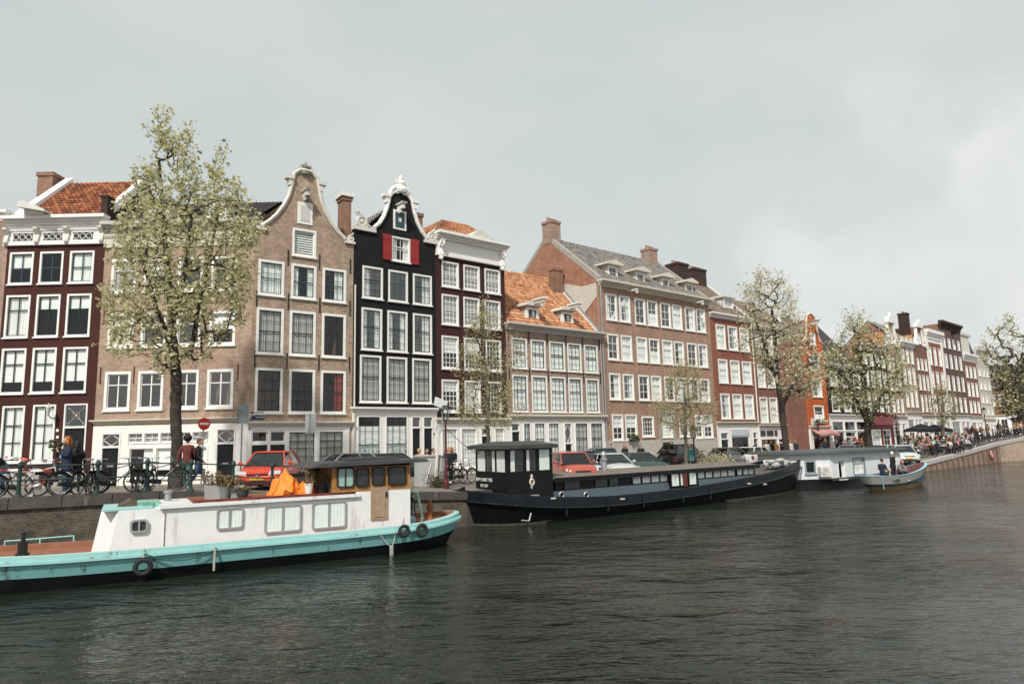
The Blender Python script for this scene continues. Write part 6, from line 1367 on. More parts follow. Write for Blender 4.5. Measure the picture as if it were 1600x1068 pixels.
m = MB(); u = FK.u(948,720,1.6); m.lathe((u,1.8,zrk+.1),[(.14,0),(.14,.5),(.19,.5),(.19,.54),(.12,.56),(.12,.72),(.16,.74),(.1,.9)],12); m.build('stove_pipe', ZINC, R)
m = MB(); u = FK.u(815,805,.3); m.tube([(u-.25,-.02,.25),(u+.1,-.04,.2),(u+.22,-.04,.5)],.035,5); m.build('anchor', ALU, R)
# wheelhouse
u1 = FK.u(863,720,.55); uL = FK.u(793,720,.55); zr = FK.z(800,699,.5); zbw = .75; yF, yB = .55, 3.3; UB = FK.u(743,720,yB)
PF = [(uL,yF),(u1,yF),(u1,yB),(UB,yB)]
m = MB(); m.add([(x,y,zbw) for x,y in PF]+[(x,y,zr-.02) for x,y in PF],[(0,3,2,1),(4,5,6,7),(0,1,5,4),(1,2,6,5),(2,3,7,6),(3,0,4,7)]); m.build('wheelhouse', BK2, R)
m = MB(); PR = [(uL-.35,yF-.35),(u1+.12,yF-.25),(u1+.12,yB+.2),(UB-.3,yB+.2)]; cx_ = (uL+u1)/2
m.add([(x,y,zr-.05) for x,y in PR]+[(x,y,zr+.1) for x,y in PR]+[(uL+.1,yF+1,zr+.26),(u1-.1,yF+1,zr+.26),(u1-.1,yB-.8,zr+.26),(UB+.4,yB-.8,zr+.26)],[(0,3,2,1),(0,1,5,4),(1,2,6,5),(2,3,7,6),(3,0,4,7),(4,5,9,8),(5,6,10,9),(6,7,11,10),(7,4,8,11),(8,9,10,11)]); m.build('wheelhouse_roof', M('dark_roof_felt',(.06,.062,.06),.7,var=.25), R)
zw0, zw1 = FK.z(800,737,.5), FK.z(800,703,.5)
def pwin(p, q, z0, z1, half='f', out=(0,-1)):
    # window on a wall given by two plan points
    m = MB(); o = Vector((out[0],out[1],0)); P = Vector((p[0],p[1],0)); Q_ = Vector((q[0],q[1],0)); e = (Q_-P).normalized()
    def box(a,b,c,d,k0,k1):
        vs = []
        for zz in (c,d):
            for (t,kk) in ((a,k0),(b,k0),(b,k1),(a,k1)): w_ = P+e*t+o*kk; vs.append((w_.x,w_.y,zz))
        m.add(vs,[(0,3,2,1),(4,5,6,7),(0,1,5,4),(1,2,6,5),(2,3,7,6),(3,0,4,7)])
    Lw = (Q_-P).length; box(0,Lw,z0,z1,0,.012); f = m.build('window', bpy.data.materials['boat_interior'], R); 
    m = MB(); box(.01,Lw*(1 if half == 'f' else .35)-.01,z0+.01,z1-.01,.014,.022); m.build('curtain', CURT, f)
    m = MB(); a = P+o*.035; b = Q_+o*.035; m.quad((a.x,a.y,z0),(b.x,b.y,z0),(b.x,b.y,z1),(a.x,a.y,z1)); m.build('pane', GLASS, f, recalc=False)
for a,b,h in ((797,816.5,'h'),(822,836,'h'),(842,858,'f')): pwin((FK.u(a,720,yF),yF),(FK.u(b,720,yF),yF),zw0,zw1,h)
ed = Vector((uL-(uL-.35),yF-yB,0)).normalized(); no = Vector((yF-yB,-(uL-UB),0)).normalized()
for k,(a,b) in enumerate(((.08,.33),(.39,.63),(.69,.93))):
    P0 = Vector((uL,yF,0)).lerp(Vector((UB,yB,0)),1-b); P1_ = Vector((uL,yF,0)).lerp(Vector((UB,yB,0)),1-a); pwin((P0.x,P0.y),(P1_.x,P1_.y),zw0-.02,zw1,'f' if k != 1 else 'h',out=(no.x,no.y))
SW = M('sign_writing_white',(.7,.7,.68),.5,var=0)
tr_ = math.atan2(yF-yB, uL-UB); no = Vector((yF-yB,-(uL-UB),0)).normalized()
a_ = Vector((UB,yB,0)).lerp(Vector((uL,yF,0)),.24)+no*.05
for s_, zz, sz in (('BDM A.BERT PIES',zw0-.37,.2),('IN TOM',zw0-.63,.19)): text(R,s_,(a_.x-.0,a_.y-.15,zz),sz,SW,rot=(PI/2,0,tr_),name='boat_name',sx=.95)
# crest on the door: crown, shield ring, blue base
u = FK.u(830.5,752,yF); z = FK.z(830.5,752,yF); m = MB(); m.ring((u,yF-.03,z-.02),(0,1,0),.11,.035,16,5); m.ball((u,yF-.02,z+.22),(.07,.02,.09)); m.ball((u,yF-.02,z-.2),(.07,.02,.1)); m.ball((u,yF-.02,z+.05),(.11,.015,.12)); m.build('crest', M('crest_cream',(.6,.55,.45),.5), R)
m = MB(); m.ball((u,yF-.04,z-.16),(.06,.02,.09)); m.build('crest_base', M('crest_blue',(.2,.38,.5),.5), R); m = MB(); m.box(u-.035,u+.035,yF-.055,yF-.03,z-.04,z+.1); m.build('crest_shield', RED, R)
# stern clutter: solar panel and covered dinghy
ux = FK.u(1212,727,2.2); q = FK.z(1212,734,2.2)
rp = empty('solar_panel', FK.o+FK.d*ux+FK.n*2.2+Vector((0,0,q)), math.atan2(FK.d.y,FK.d.x), 'white framed panel tilted up on the right end of the black barge','panel')
m = MB(); m.add([(-.85,0,0),(.85,0,0),(.85,.25,.62),(-.85,.25,.62),(-.85,.05,-.02),(.85,.05,-.02),(.85,.3,.6),(-.85,.3,.6)],[(0,1,2,3),(7,6,5,4),(0,4,5,1),(3,2,6,7),(0,3,7,4),(1,5,6,2)]); m.build('frame', WHITE, rp)
m = MB(); m.add([(-.78,-.012,.06),(.78,-.012,.06),(.78,.19,.57),(-.78,.19,.57)],[(0,1,2,3)]); m.build('panel', M('panel_grey',(.12,.125,.13),.4), rp)
m = MB(); m.tube([(-.6,.1,-.5),(-.6,.1,.1)],.03,6); m.build('leg', WHITE2, rp); m = MB(); m.tube([(.6,.1,-.5),(.6,.1,.1)],.03,6); m.build('leg', WHITE2, rp)
ux = FK.u(1211,742,1.5); rp = empty('covered_bundle', FK.o+FK.d*ux+FK.n*1.4+Vector((0,0,shk(ux)-.1)), math.atan2(FK.d.y,FK.d.x), 'bundle under crumpled grey and white cover at the barge end','bundle')
m = MB(); rnd = random.Random(4)
for k in range(14): m.ball((rnd.uniform(-.8,.8),rnd.uniform(-.4,.4),rnd.uniform(.15,.5)),(rnd.uniform(.15,.35),rnd.uniform(.15,.3),rnd.uniform(.1,.2)),9,6)
m.build('cover', M('mottled_cover',(.35,.36,.36),.8,var=.6,scale=9), rp)
# ---- white houseboat
A = onz(1301,763,0); dirn = FK.d.copy(); A2 = A+Vector((.83,.557,0))*1; FW = Fr((A.x,A.y),(A2.x,A2.y),0)
R = FW.root('houseboat','white box shaped houseboat with grey flat roof and air conditioner','boat','boats moored along the quay')
Lw = FW.u(1409,735,0); Wd = 3.6; zr = FW.z(1301,707,0); z0 = .6
HB = M('houseboat_white',(.66,.68,.69),.5,var=.05,stain=(.42,.44,.45),stain_amt=.3)
def facade(name, mat, P, Q_, z0, z1, holes): # panel on arbitrary plan line
    e = Vector((Q_[0]-P[0],Q_[1]-P[1],0)); hld = bpy.data.objects.new(name+'_mount', None)
    return e
m = MB(); m.quad((0,0,z0),(Lw,0,z0),(Lw,0,zr),(0,0,zr)); 
holes = []; 
for a,b,c,d in ((1309,1321,718,748),(1333,1352,714,742)): holes.append((FW.u(a,730,0),FW.u(b,730,0),FW.z((a+b)/2,d,0),FW.z((a+b)/2,c,0)))
panel(R,'wall',HB,[(0,z0),(Lw,z0),(Lw,zr),(0,zr)],holes,y=0,reveal=.08)
window(R,*holes[0],fm=HB,sm=WHITE,nx=1,ny=1,split=0,cur='s',fw=.07,y=0); window(R,*holes[1],fm=M('slate_frame',(.2,.24,.26),.5),sm=WHITE,nx=3,ny=2,split=.75,cur='f',fw=.1,y=0)
m = MB(); m.quad((Lw,0,z0),(Lw,Wd,z0),(Lw,Wd,zr),(Lw,0,zr)); m.quad((0,Wd,z0),(Lw,Wd,z0),(Lw,Wd,zr),(0,Wd,zr)); m.build('wall', HB, R)
# end wall faces the black barge and the viewer: built splayed
EX = FW.u(1237,735,1.2); e0, e1 = (0,0), (EX,1.2); we = math.hypot(EX,1.2)
sub = empty('end_wall', (e1[0],e1[1],0), math.atan2(e0[1]-e1[1],e0[0]-e1[0])); sub.parent = R
panel(sub,'wall_panel',HB,[(0,z0),(we,z0),(we,zr),(0,zr)],[(we*.34,we*.62,.95,1.75)],y=0,reveal=.08); window(sub,we*.34,we*.62,.95,1.75,fm=M('slate_frame2',(.25,.29,.31),.5),sm=DKSASH,nx=1,ny=2,split=0,cur='n',fw=.1)
m = MB(); m.box(we*.66,we*.66+.75,-.35,-.03,.75,1.35); ac = m.build('air_conditioner', WHITE2, sub); m = MB(); 
for q in range(1,6): m.ring((we*.66+.27,-.36,1.05),(0,1,0),.045*q,.01,18,4)
m.build('fan_grille', CURTG, ac)
m = MB(); m.add([(EX,1.2,z0),(EX,Wd,z0),(EX,Wd,zr),(EX,1.2,zr)],[(0,1,2,3)]); m.quad((EX,Wd,z0),(0,Wd,z0),(0,Wd,zr),(EX,Wd,zr)); m.build('wall', HB, R)
ro = [(EX-.45,1.0),(.0,-.45),(Lw+.3,-.35),(Lw+.3,Wd+.3),(EX-.45,Wd+.3)]
m = MB(); m.prism(ro,'z',zr-.02,zr+.14); m.build('roof', M('grey_blue_roof',(.10,.115,.125),.6,var=.15), R)
m = MB(); m.prism([(EX+.05,1.3),(.0,.1),(Lw-.1,.1),(Lw-.1,Wd-.1),(EX+.05,Wd-.1)],'z',-.4,z0+.02); m.build('pontoon', HULLK, R)
def hww(x): return max(0.0,1.75*math.sqrt(max(0,1-abs(x/4.2)**3)))
m = MB(); m.box(-.1,Lw,-.06,.0,z0-.12,z0+.03); m.build('skirting', ROOFG, R)
for k in range(3):
    m = MB(); x = Lw*(.72+.1*k); m.box(x,x+.35,-.03,.0,z0+.1,zr-.1) if k else m.box(x-.2,x+.25,-.03,0,z0+.1,zr-.1); m.build('wall_panel', WHITE2 if k%2 else HB, R)
# ---- open launch
A, B_ = onz(1380,768,0), onz(1443,760,0); FL = Fr((A.x,A.y),(B_.x,B_.y),0)
R = FL.root('launch','open white and blue launch with people aboard','boat','boats moored along the quay'); LL = FL.W
ycl = .95; xa, xb = FL.u(1352,750,ycl), FL.u(1446,748,ycl)
def hwl(x):
    if x > LL*.35: return .95*math.sqrt(max(0,1-((x-LL*.35)/(xb-LL*.35))**2.2))
    t = (x-xa)/(LL*.35-xa); return .95*min(1,(.35+.65*max(0,t)**.6)) if t > 0 else .3
def shl(x): t = (x-LL*.4)/(LL*.6); return .82+(.16 if t > 0 else .10)*t*t
ll = lambda ins, ein, dz: (ins, ein, lambda x: shl(x)+dz)
LW = M('launch_white',(.33,.33,.30),.5,var=.1,stain=(.25,.22,.18),stain_amt=.5,stain_scale=3); LB = M('launch_blue',(.03,.12,.2),.4,var=.1); LBL = M('launch_light_blue',(.25,.48,.56),.5,var=.1); LY = M('launch_ochre',(.30,.19,.09),.6,var=.25)
loft(R,'keel_band',LY,xa,xb,hwl,(.4,.8,lambda x:-.2),(.22,.4,lambda x:.22),yc=ycl); loft(R,'blue_band',LB,xa,xb,hwl,(.22,.4,lambda x:.22),(.1,.2,lambda x:shl(x)-.48),yc=ycl)
loft(R,'white_band',LW,xa,xb,hwl,ll(.1,.2,-.48),ll(0,0,-.05),yc=ycl); loft(R,'gunwale',LBL,xa,xb,hwl,ll(0,0,-.05),ll(-.03,-.03,0),yc=ycl); loft(R,'gunwale',LBL,xa,xb,hwl,ll(-.03,-.03,0),ll(.12,.12,.01),yc=ycl); loft(R,'inner_side',M('launch_inner',(.15,.06,.06),.6),xa,xb,hwl,ll(.12,.12,.01),ll(.2,.2,-.4),yc=ycl); deckmesh(R,'floor',MAR,xa,xb,hwl,ll(.2,.2,-.4),yc=ycl)
deckmesh(R,'foredeck',LBL,xa+.05,LL*.45,lambda x: hwl(x)*.92,(0,0,lambda x: shl(x)-.02),yc=ycl)
text(R,'ALLEDA',(FL.u(1401,752,0),-.0,FL.z(1401,751,0)),.26,IRON,name='boat_name').rotation_euler = (math.radians(80),0,0)
m = MB(); m.tube([(.25,.05,.12),(.0,-.02,shl(0)-.02)],.035,5); m.build('stem_post', LBL, R)
# ------------------------------------------------------------------ street furniture, people, cars
CRT = CR.transposed()
def proj(P):
    v = CRT @ (Vector(P)-CP); return (800-1067*v.x/v.z, 534+1067*v.y/v.z)
def quay_at(px, off=.25):
    # point on the quay top, off metres inland of the edge, seen in this pixel column
    best = None
    for i in range(len(Q)-1):
        p, q = Q[i], Q[i+1]; d = Vector((q[0]-p[0],q[1]-p[1],0)).normalized(); n = Vector((-d.y,d.x,0))
        for k in range(201):
            t = k/200; w_ = Vector(lerp(p,q,t))+n*off
            if w_.y < 1: continue
            e = abs(proj(w_)[0]-px)
            if best is None or e < best[0]: best = (e, w_, d)
    return best[1], best[2]
def street_at(px, D): 
    p = aty(px,700,D); p.z = zst(p.x,p.y); 
    for _ in range(2):
        py = proj(p)[1]; p = aty(px,py,D); p.z = zst(p.x,p.y)
    return p
GREENI = M('green_iron', (.022,.042,.040), .45, var=.2); GALV = M('galvanised_steel', (.30,.31,.32), .5, .4, var=.15)
# railing along the left quay
pa, da = quay_at(-60); pb, db = quay_at(478)
R = empty('quay_railing',(0,0,0),0,'dark green iron railing with round capped posts along the left quay','railing')
line = [quay_at(x)[0] for x in (-60,30,154,231,297,363,425,478)]
for i, p in enumerate(line):
    if i == 1: p = line[1]
    m = MB(); m.lathe(p,[(.13,0),(.13,.05),(.075,.12),(.06,.2),(.055,.5),(.075,.53),(.055,.56),(.05,.86),(.075,.9),(.085,.97),(.06,1.04),(.02,1.08)],10); m.build('post', GREENI, R, smooth=False)
for h, nm in ((.93,'rail'),(.52,'rail')):
    m = MB(); m.tube([p+Vector((0,0,h)) for p in line], .024, 6); m.build(nm, GREENI, R)
# signs
def signpost(label, px, D, ztop, panels, cat='sign', name='sign_post'):
    p = street_at(px,D); R = empty(name,p,0,label,cat); m = MB(); m.tube([(0,0,0),(0,0,ztop)],.035,8); m.build('pole', GALV, R); return R, p
GREYP = M('sign_back_grey',(.20,.235,.25),.5,.2,var=.1); WHP = M('sign_back_white',(.55,.57,.57),.5,.2,var=.08)
R, p = signpost('tall grey sign post carrying two dark grey sign backs',375,29,aty(375,631,29).z-street_at(375,29).z,None)
zt_ = aty(375,631,29).z-p.z
for s_ in (-1,1):
    m = MB(); m.add([(s_*.02,-.04,zt_),(s_*.24,.06,zt_),(s_*.24,.06,zt_-.82),(s_*.02,-.04,zt_-.82),(s_*.02,-.025,zt_),(s_*.24,.075,zt_),(s_*.24,.075,zt_-.82),(s_*.02,-.025,zt_-.82)],[(0,1,2,3),(7,6,5,4),(0,4,5,1),(3,2,6,7),(0,3,7,4),(1,5,6,2)]); m.build('panel', GREYP, R)
zt_ = aty(484,646,32).z-street_at(484,32).z; R, p = signpost('pale sign post with two white sign backs beside the red car',483,32,zt_,None)
for s_ in (-1,1):
    m = MB(); m.add([(s_*.02,-.04,zt_-.02),(s_*.25,.05,zt_-.02),(s_*.25,.05,zt_-.9),(s_*.02,-.04,zt_-.9),(s_*.02,-.025,zt_-.02),(s_*.25,.065,zt_-.02),(s_*.25,.065,zt_-.9),(s_*.02,-.025,zt_-.9)],[(0,1,2,3),(7,6,5,4),(0,4,5,1),(3,2,6,7),(0,3,7,4),(1,5,6,2)]); m.build('panel', WHP, R)
zt_ = aty(313,662,29).z-street_at(314,29).z; R, p = signpost('round red no entry sign with white bar above a small plate',314,29,zt_+.2,None)
R.rotation_euler = (0,0,math.radians(50))
SR = M('sign_red',(.55,.03,.02),.4,var=.03); m = MB(); n = 28
m.add([(.26*math.cos(2*PI*i/n),-.06,zt_+.26*math.sin(2*PI*i/n)) for i in range(n)]+[(.26*math.cos(2*PI*i/n),-.045,zt_+.26*math.sin(2*PI*i/n)) for i in range(n)],[tuple(range(n)),tuple(range(2*n-1,n-1,-1))]+[(i,(i+1)%n,n+(i+1)%n,n+i) for i in range(n)]); f = m.build('disc', SR, R)
m = MB(); m.box(-.19,.19,-.068,-.06,zt_-.04,zt_+.05); m.build('bar', WHITE, f); m = MB(); m.box(-.2,.2,-.06,-.04,zt_-.62,zt_-.32); f = m.build('plate', WHITE, R)
m = MB()
for k in range(3): m.box(-.14,.14-.04*k,-.064,-.06,zt_-.4-.075*k,zt_-.375-.075*k)
m.build('small_print', IRON, f)
# lamps
LG = glassmat('lantern_glass', base=.12)
def lantern(label, px, D, pyt, z0=None, pole=None, grp='street lanterns'):
    p = street_at(px,D); h = aty(px,pyt,D).z-p.z; R = empty('street_lamp',p,0,label,'street lamp',grp); pm = pole or IRON
    m = MB(); m.lathe((0,0,0),[(.13,0),(.13,.3),(.09,.36),(.075,.9),(.05,1.0),(.042,h-.95),(.07,h-.9),(.03,h-.8)],10); m.build('pole', pm, R)
    m = MB(); m.lathe((0,0,h-.78),[(.12,0),(.24,.5)],6); q = m.build('lantern_glass', LG, R, recalc=False)
    m = MB()
    for k in range(6): a = PI/3*k; m.tube([(.12*math.cos(a),.12*math.sin(a),h-.78),(.25*math.cos(a),.25*math.sin(a),h-.28)],.014,4)
    m.ring((0,0,h-.78),(0,0,1),.12,.018,6,4); m.build('lantern_frame', IRON, R)
    m = MB(); m.lathe((0,0,h-.3),[(.29,0),(.27,.04),(.14,.2),(.06,.26),(.07,.3),(.02,.36)],6); m.build('lantern_roof', IRON, R); return R, p, h
R, p, h = lantern('street lamp with white camera box and hanging cables beside the utility cabinet',697,30,628,pole=M('maroon_post',(.09,.02,.02),.5,var=.1))
m = MB(); m.add([(-.5,-.15,h-.12),(.05,-.15,h-.35),(.12,-.15,h+.02),(-.42,-.15,h+.25),(-.5,.15,h-.12),(.05,.15,h-.35),(.12,.15,h+.02),(-.42,.15,h+.25)],[(0,1,2,3),(7,6,5,4),(0,4,5,1),(3,2,6,7),(0,3,7,4),(1,5,6,2)]); m.build('camera_box', WHP, R)
m = MB()
for k in range(3): m.ring((-.16-.06*k,-.12,h-1.0-.1*k),(.3,1,.2),.13,.014,14,4)
m.tube([(-.1,-.12,h-.2),(-.12,-.14,h-.9)],.03,5); m.build('cable_coil', ZINC, R)
P0_ = p+Vector((0,-.1,h-1.1)); P1_ = aty(781,715,30.5); P2_ = FK.o+FK.d*(uL+.2)+FK.n*1+Vector((0,0,3.25))
rope('power_cable', sag(P0_,P1_,.35)[:-1]+sag(P1_,P2_,.05,5), .014, IRON, 'black cable slung from the street lamp to the black wheelhouse','cable')
lantern('black street lamp behind the young tree and the dark parked car',1087,43,664)
lantern('black street lamp in front of the orange house',1282,64,655); lantern('ornate street lamp by the cafe terrace',1406,66,648); lantern('street lamp near the bridge beyond the terrace',1543,84,636)
# utility cabinet, leaning pole
p = street_at(672,31.2); R = empty('utility_cabinet',p,math.atan2(.5,.86),'pale grey utility cabinet scratched with graffiti on the quay','cabinet')
CB = M('cabinet_grey',(.42,.43,.41),.6,var=.08,stain=(.25,.25,.23),stain_amt=.4); m = MB(); m.box(-.65,.5,-.25,.25,.0,1.32); m.box(-.7,.55,-.3,.3,1.32,1.38); m.build('cabinet', CB, R)
m = MB(); m.tube([(-.3,-.27,.2),(-.05,-.27,1.0)],.025,4); m.tube([(.0,-.27,.15),(.2,-.27,.7)],.025,4); m.tube([(-.5,-.27,.6),(-.2,-.27,.35)],.012,4); m.build('graffiti_mark', WHITE2, R)
m = MB(); m.box(.5,.75,-.22,.25,0,1.25); m.build('side_cabinet', M('cabinet_grey_dark',(.28,.29,.28),.6,var=.1), R)
m = MB(); a = aty(681,745,31); b = aty(686,662,31); m.tube([a,b],.07,6); o = tag(m.build('white_pole', WHITE2),'white pole leaning behind the grey utility cabinet','pole')
# ---------------- people
SKIN = M('skin',(.50,.29,.20),.6,var=.05); HAIRB = M('brown_hair',(.07,.035,.018),.7,var=.2); HAIRK = M('black_hair',(.015,.012,.011),.6); HAIRR = M('ginger_hair',(.36,.11,.03),.7,var=.2); HAIRG = M('blond_hair',(.38,.25,.11),.7,var=.2); HAIRW = M('grey_hair',(.4,.38,.35),.7)
SHOE = M('dark_shoes',(.02,.02,.02),.6); SHOEW = M('white_shoes',(.6,.6,.58),.6)
JEAN = M('blue_jeans',(.055,.095,.16),.8,var=.2); DKT = M('dark_trousers',(.02,.022,.028),.8); GRT = M('green_trousers',(.05,.11,.10),.8,var=.2); BEIGE = M('beige_trousers',(.35,.28,.2),.8)
def cloth(n, c): return M(n,c,.85,var=.15)
TOPS = {'black':cloth('black_coat',(.015,.015,.018)),'navy':cloth('navy_coat',(.02,.03,.06)),'white':cloth('white_top',(.65,.63,.6)),'red':cloth('red_top',(.42,.05,.04)),'grey':cloth('grey_top',(.22,.22,.22)),'brown':cloth('brown_coat',(.12,.065,.04)),'orange':cloth('orange_top',(.5,.24,.09)),'teal':cloth('teal_top',(.08,.22,.22)),'beige':cloth('beige_coat',(.42,.34,.25)),'pink':cloth('pink_top',(.5,.25,.27))}
J0 = dict(pel=(0,0,.93),sp=(0,-.01,1.12),ch=(0,0,1.30),nk=(0,.01,1.46),hb=(0,-.01,1.53),
  sl=(.17,0,1.40),sr=(-.17,0,1.40),el=(.23,.02,1.13),er=(-.23,.02,1.13),wl=(.24,-.07,.89),wr=(-.24,-.07,.89),hl=(.24,-.09,.81),hr=(-.24,-.09,.81),
  pl=(.095,0,.87),pr=(-.095,0,.87),kl=(.11,-.02,.48),kr=(-.11,-.02,.48),al=(.11,.02,.09),ar=(-.11,.02,.09),tl=(.13,-.16,.04),tr=(-.13,-.16,.04))
def pose(**k): d = dict(J0); d.update(k); return d
POSES = {'stand': pose(),
 'walk': pose(kl=(.10,-.16,.50),al=(.10,-.24,.10),tl=(.11,-.42,.07),kr=(-.10,.05,.48),ar=(-.10,.30,.16),tr=(-.11,.20,.04),el=(.23,.14,1.14),wl=(.23,.16,.90),hl=(.23,.14,.83),er=(-.23,-.06,1.14),wr=(-.22,-.24,.96),hr=(-.21,-.30,.91)),
 'phone': pose(el=(.22,-.08,1.14),wl=(.12,-.28,1.28),hl=(.08,-.30,1.36),er=(-.24,.02,1.13)),
 'sit': pose(pel=(0,.0,.52),sp=(0,-.01,.70),ch=(0,.01,.90),nk=(0,.0,1.06),hb=(0,-.03,1.13),sl=(.17,.01,1.0),sr=(-.17,.01,1.0),el=(.22,-.06,.75),er=(-.22,-.06,.75),wl=(.14,-.28,.70),wr=(-.14,-.28,.72),hl=(.11,-.36,.71),hr=(-.10,-.36,.73),
   pl=(.10,-.05,.48),pr=(-.10,-.05,.48),kl=(.12,-.47,.50),kr=(-.12,-.45,.50),al=(.12,-.45,.09),ar=(-.12,-.40,.09),tl=(.13,-.62,.04),tr=(-.13,-.57,.04)),
 'sitlean': pose(pel=(0,.0,.50),sp=(0,-.06,.67),ch=(0,-.15,.85),nk=(0,-.22,.99),hb=(0,-.27,1.05),sl=(.17,-.15,.95),sr=(-.17,-.15,.95),el=(.22,-.3,.72),er=(-.22,-.3,.72),wl=(.08,-.48,.66),wr=(-.08,-.48,.68),hl=(.05,-.55,.66),hr=(-.04,-.55,.68),
   pl=(.10,-.05,.48),pr=(-.10,-.05,.48),kl=(.14,-.46,.52),kr=(-.14,-.45,.52),al=(.14,-.42,.09),ar=(-.14,-.40,.09),tl=(.15,-.59,.04),tr=(-.15,-.57,.04)),
 'bend': pose(pel=(0,.05,.90),sp=(0,-.06,1.04),ch=(0,-.24,1.15),nk=(0,-.38,1.22),hb=(0,-.45,1.24),sl=(.17,-.28,1.18),sr=(-.17,-.28,1.18),el=(.22,-.38,.93),er=(-.22,-.38,.93),wl=(.15,-.52,.75),wr=(-.15,-.52,.75),hl=(.14,-.57,.68),hr=(-.14,-.57,.68))}
BONES = [('pel','sp',.135,.125,'top'),('sp','ch',.125,.15,'top'),('ch','nk',.15,.055,'top'),('nk','hb',.055,.05,'skin'),('ch','sl',.13,.075,'top'),('ch','sr',.13,.075,'top'),
 ('sl','el',.07,.048,'top'),('sr','er',.07,.048,'top'),('el','wl',.048,.034,'top'),('er','wr',.048,.034,'top'),('wl','hl',.03,.032,'skin'),('wr','hr',.03,.032,'skin'),
 ('pel','pl',.13,.10,'leg'),('pel','pr',.13,.10,'leg'),('pl','kl',.095,.062,'leg'),('pr','kr',.095,.062,'leg'),('kl','al',.06,.04,'leg'),('kr','ar',.06,.04,'leg'),('al','tl',.042,.036,'shoe'),('ar','tr',.042,.036,'shoe')]
RAD = {}
for a,b,ra,rb,_ in BONES: RAD.setdefault(a,ra); RAD[b] = rb if b not in RAD else RAD[b]
RAD.update(pel=.135,ch=.155,nk=.058,pl=.10,pr=.10,sl=.078,sr=.078)
BODYCACHE = {}
def bodymesh(ps, coat=False, fat=1.0):
    key = (ps,coat,fat)
    if key in BODYCACHE: return BODYCACHE[key]
    J = POSES[ps]; names = list(J); idx = {n:i for i,n in enumerate(names)}
    me = bpy.data.meshes.new('skel'); me.from_pydata([J[n] for n in names],[(idx[a],idx[b]) for a,b,*_ in BONES],[])
    o = bpy.data.objects.new('skel', me); COL.objects.link(o); o.modifiers.new('s','SKIN'); sv = me.skin_vertices
    if not sv: 
        bm = bmesh.new(); bm.from_mesh(me); bm.verts.layers.skin.verify(); bm.to_mesh(me); bm.free(); sv = me.skin_vertices
    for n in names:
        r = RAD.get(n,.05)*(fat if n not in ('nk','hb','wl','wr','hl','hr') else 1); dpt = .78 if n in ('pel','sp','ch') else 1; sv[0].data[idx[n]].radius = (r,r*dpt)
        sv[0].data[idx[n]].use_root = (n == 'pel')
    sb = o.modifiers.new('u','SUBSURF'); sb.levels = 1; sb.render_levels = 1
    dg = bpy.context.evaluated_depsgraph_get(); dg.update(); out = bpy.data.meshes.new_from_object(o.evaluated_get(dg)); bpy.data.objects.remove(o)
    vs = [v.co.copy() for v in out.vertices]; fs = [tuple(p.vertices) for p in out.polygons]; mi = []
    tag_ = {'skin':0,'top':1,'leg':2,'shoe':3}
    for f in fs:
        c = sum((vs[i] for i in f), Vector())/len(f); best = None
        for a,b,ra,rb,k in BONES:
            A_, B2 = Vector(J[a]), Vector(J[b]); t = max(0,min(1,(c-A_).dot(B2-A_)/((B2-A_).length_squared))); d = (c-(A_.lerp(B2,t))).length-(ra+(rb-ra)*t)
            if best is None or d < best[0]: best = (d,tag_[k])
        mi.append(best[1])
    mb = MB(); mb.v = [tuple(v) for v in vs]; mb.f = fs; mb.m = mi
    H = Vector(J['hb'])+Vector((0,-.015,.115)); mb.ball(H,(.078,.095,.115),12,9,0)   # head
    mb.ball(H+Vector((0,-.098,-.015)),(.013,.02,.02),6,4,0); mb.ball(H+Vector((.078,.0,-.01)),(.012,.02,.03),6,4,0); mb.ball(H+Vector((-.078,0,-.01)),(.012,.02,.03),6,4,0)
    for s_ in (-1,1): mb.ball(H+Vector((s_*.03,-.087,.018)),(.011,.008,.007),6,4,3)
    mb.box(H.x-.022,H.x+.022,H.y-.094,H.y-.082,H.z-.058,H.z-.05,3)
    for w_, h_ in (('wl','hl'),('wr','hr')):
        Wv, Hv = Vector(J[w_]), Vector(J[h_]); d = (Hv-Wv).normalized(); sd = d.cross(Vector((0,1,.2))).normalized(); fw = sd.cross(d)
        for k, L_ in enumerate((.062,.075,.078,.07,.055)):
            base = Hv+sd*(-.028+.014*k); a1 = base+d*L_*.5+fw*.006; a2 = a1+d*L_*.4-fw*.0+Vector((0,-.015,0))
            if k == 0: base = Hv-d*.02+sd*-.03; a1 = base+d*.02-sd*.025+Vector((0,-.01,0)); a2 = a1+d*.03+Vector((0,-.008,0))
            mb.tube([base,a1,a2],[.0095,.0085,.006],5,0)
    BODYCACHE[key] = (mb, H, J); return BODYCACHE[key]
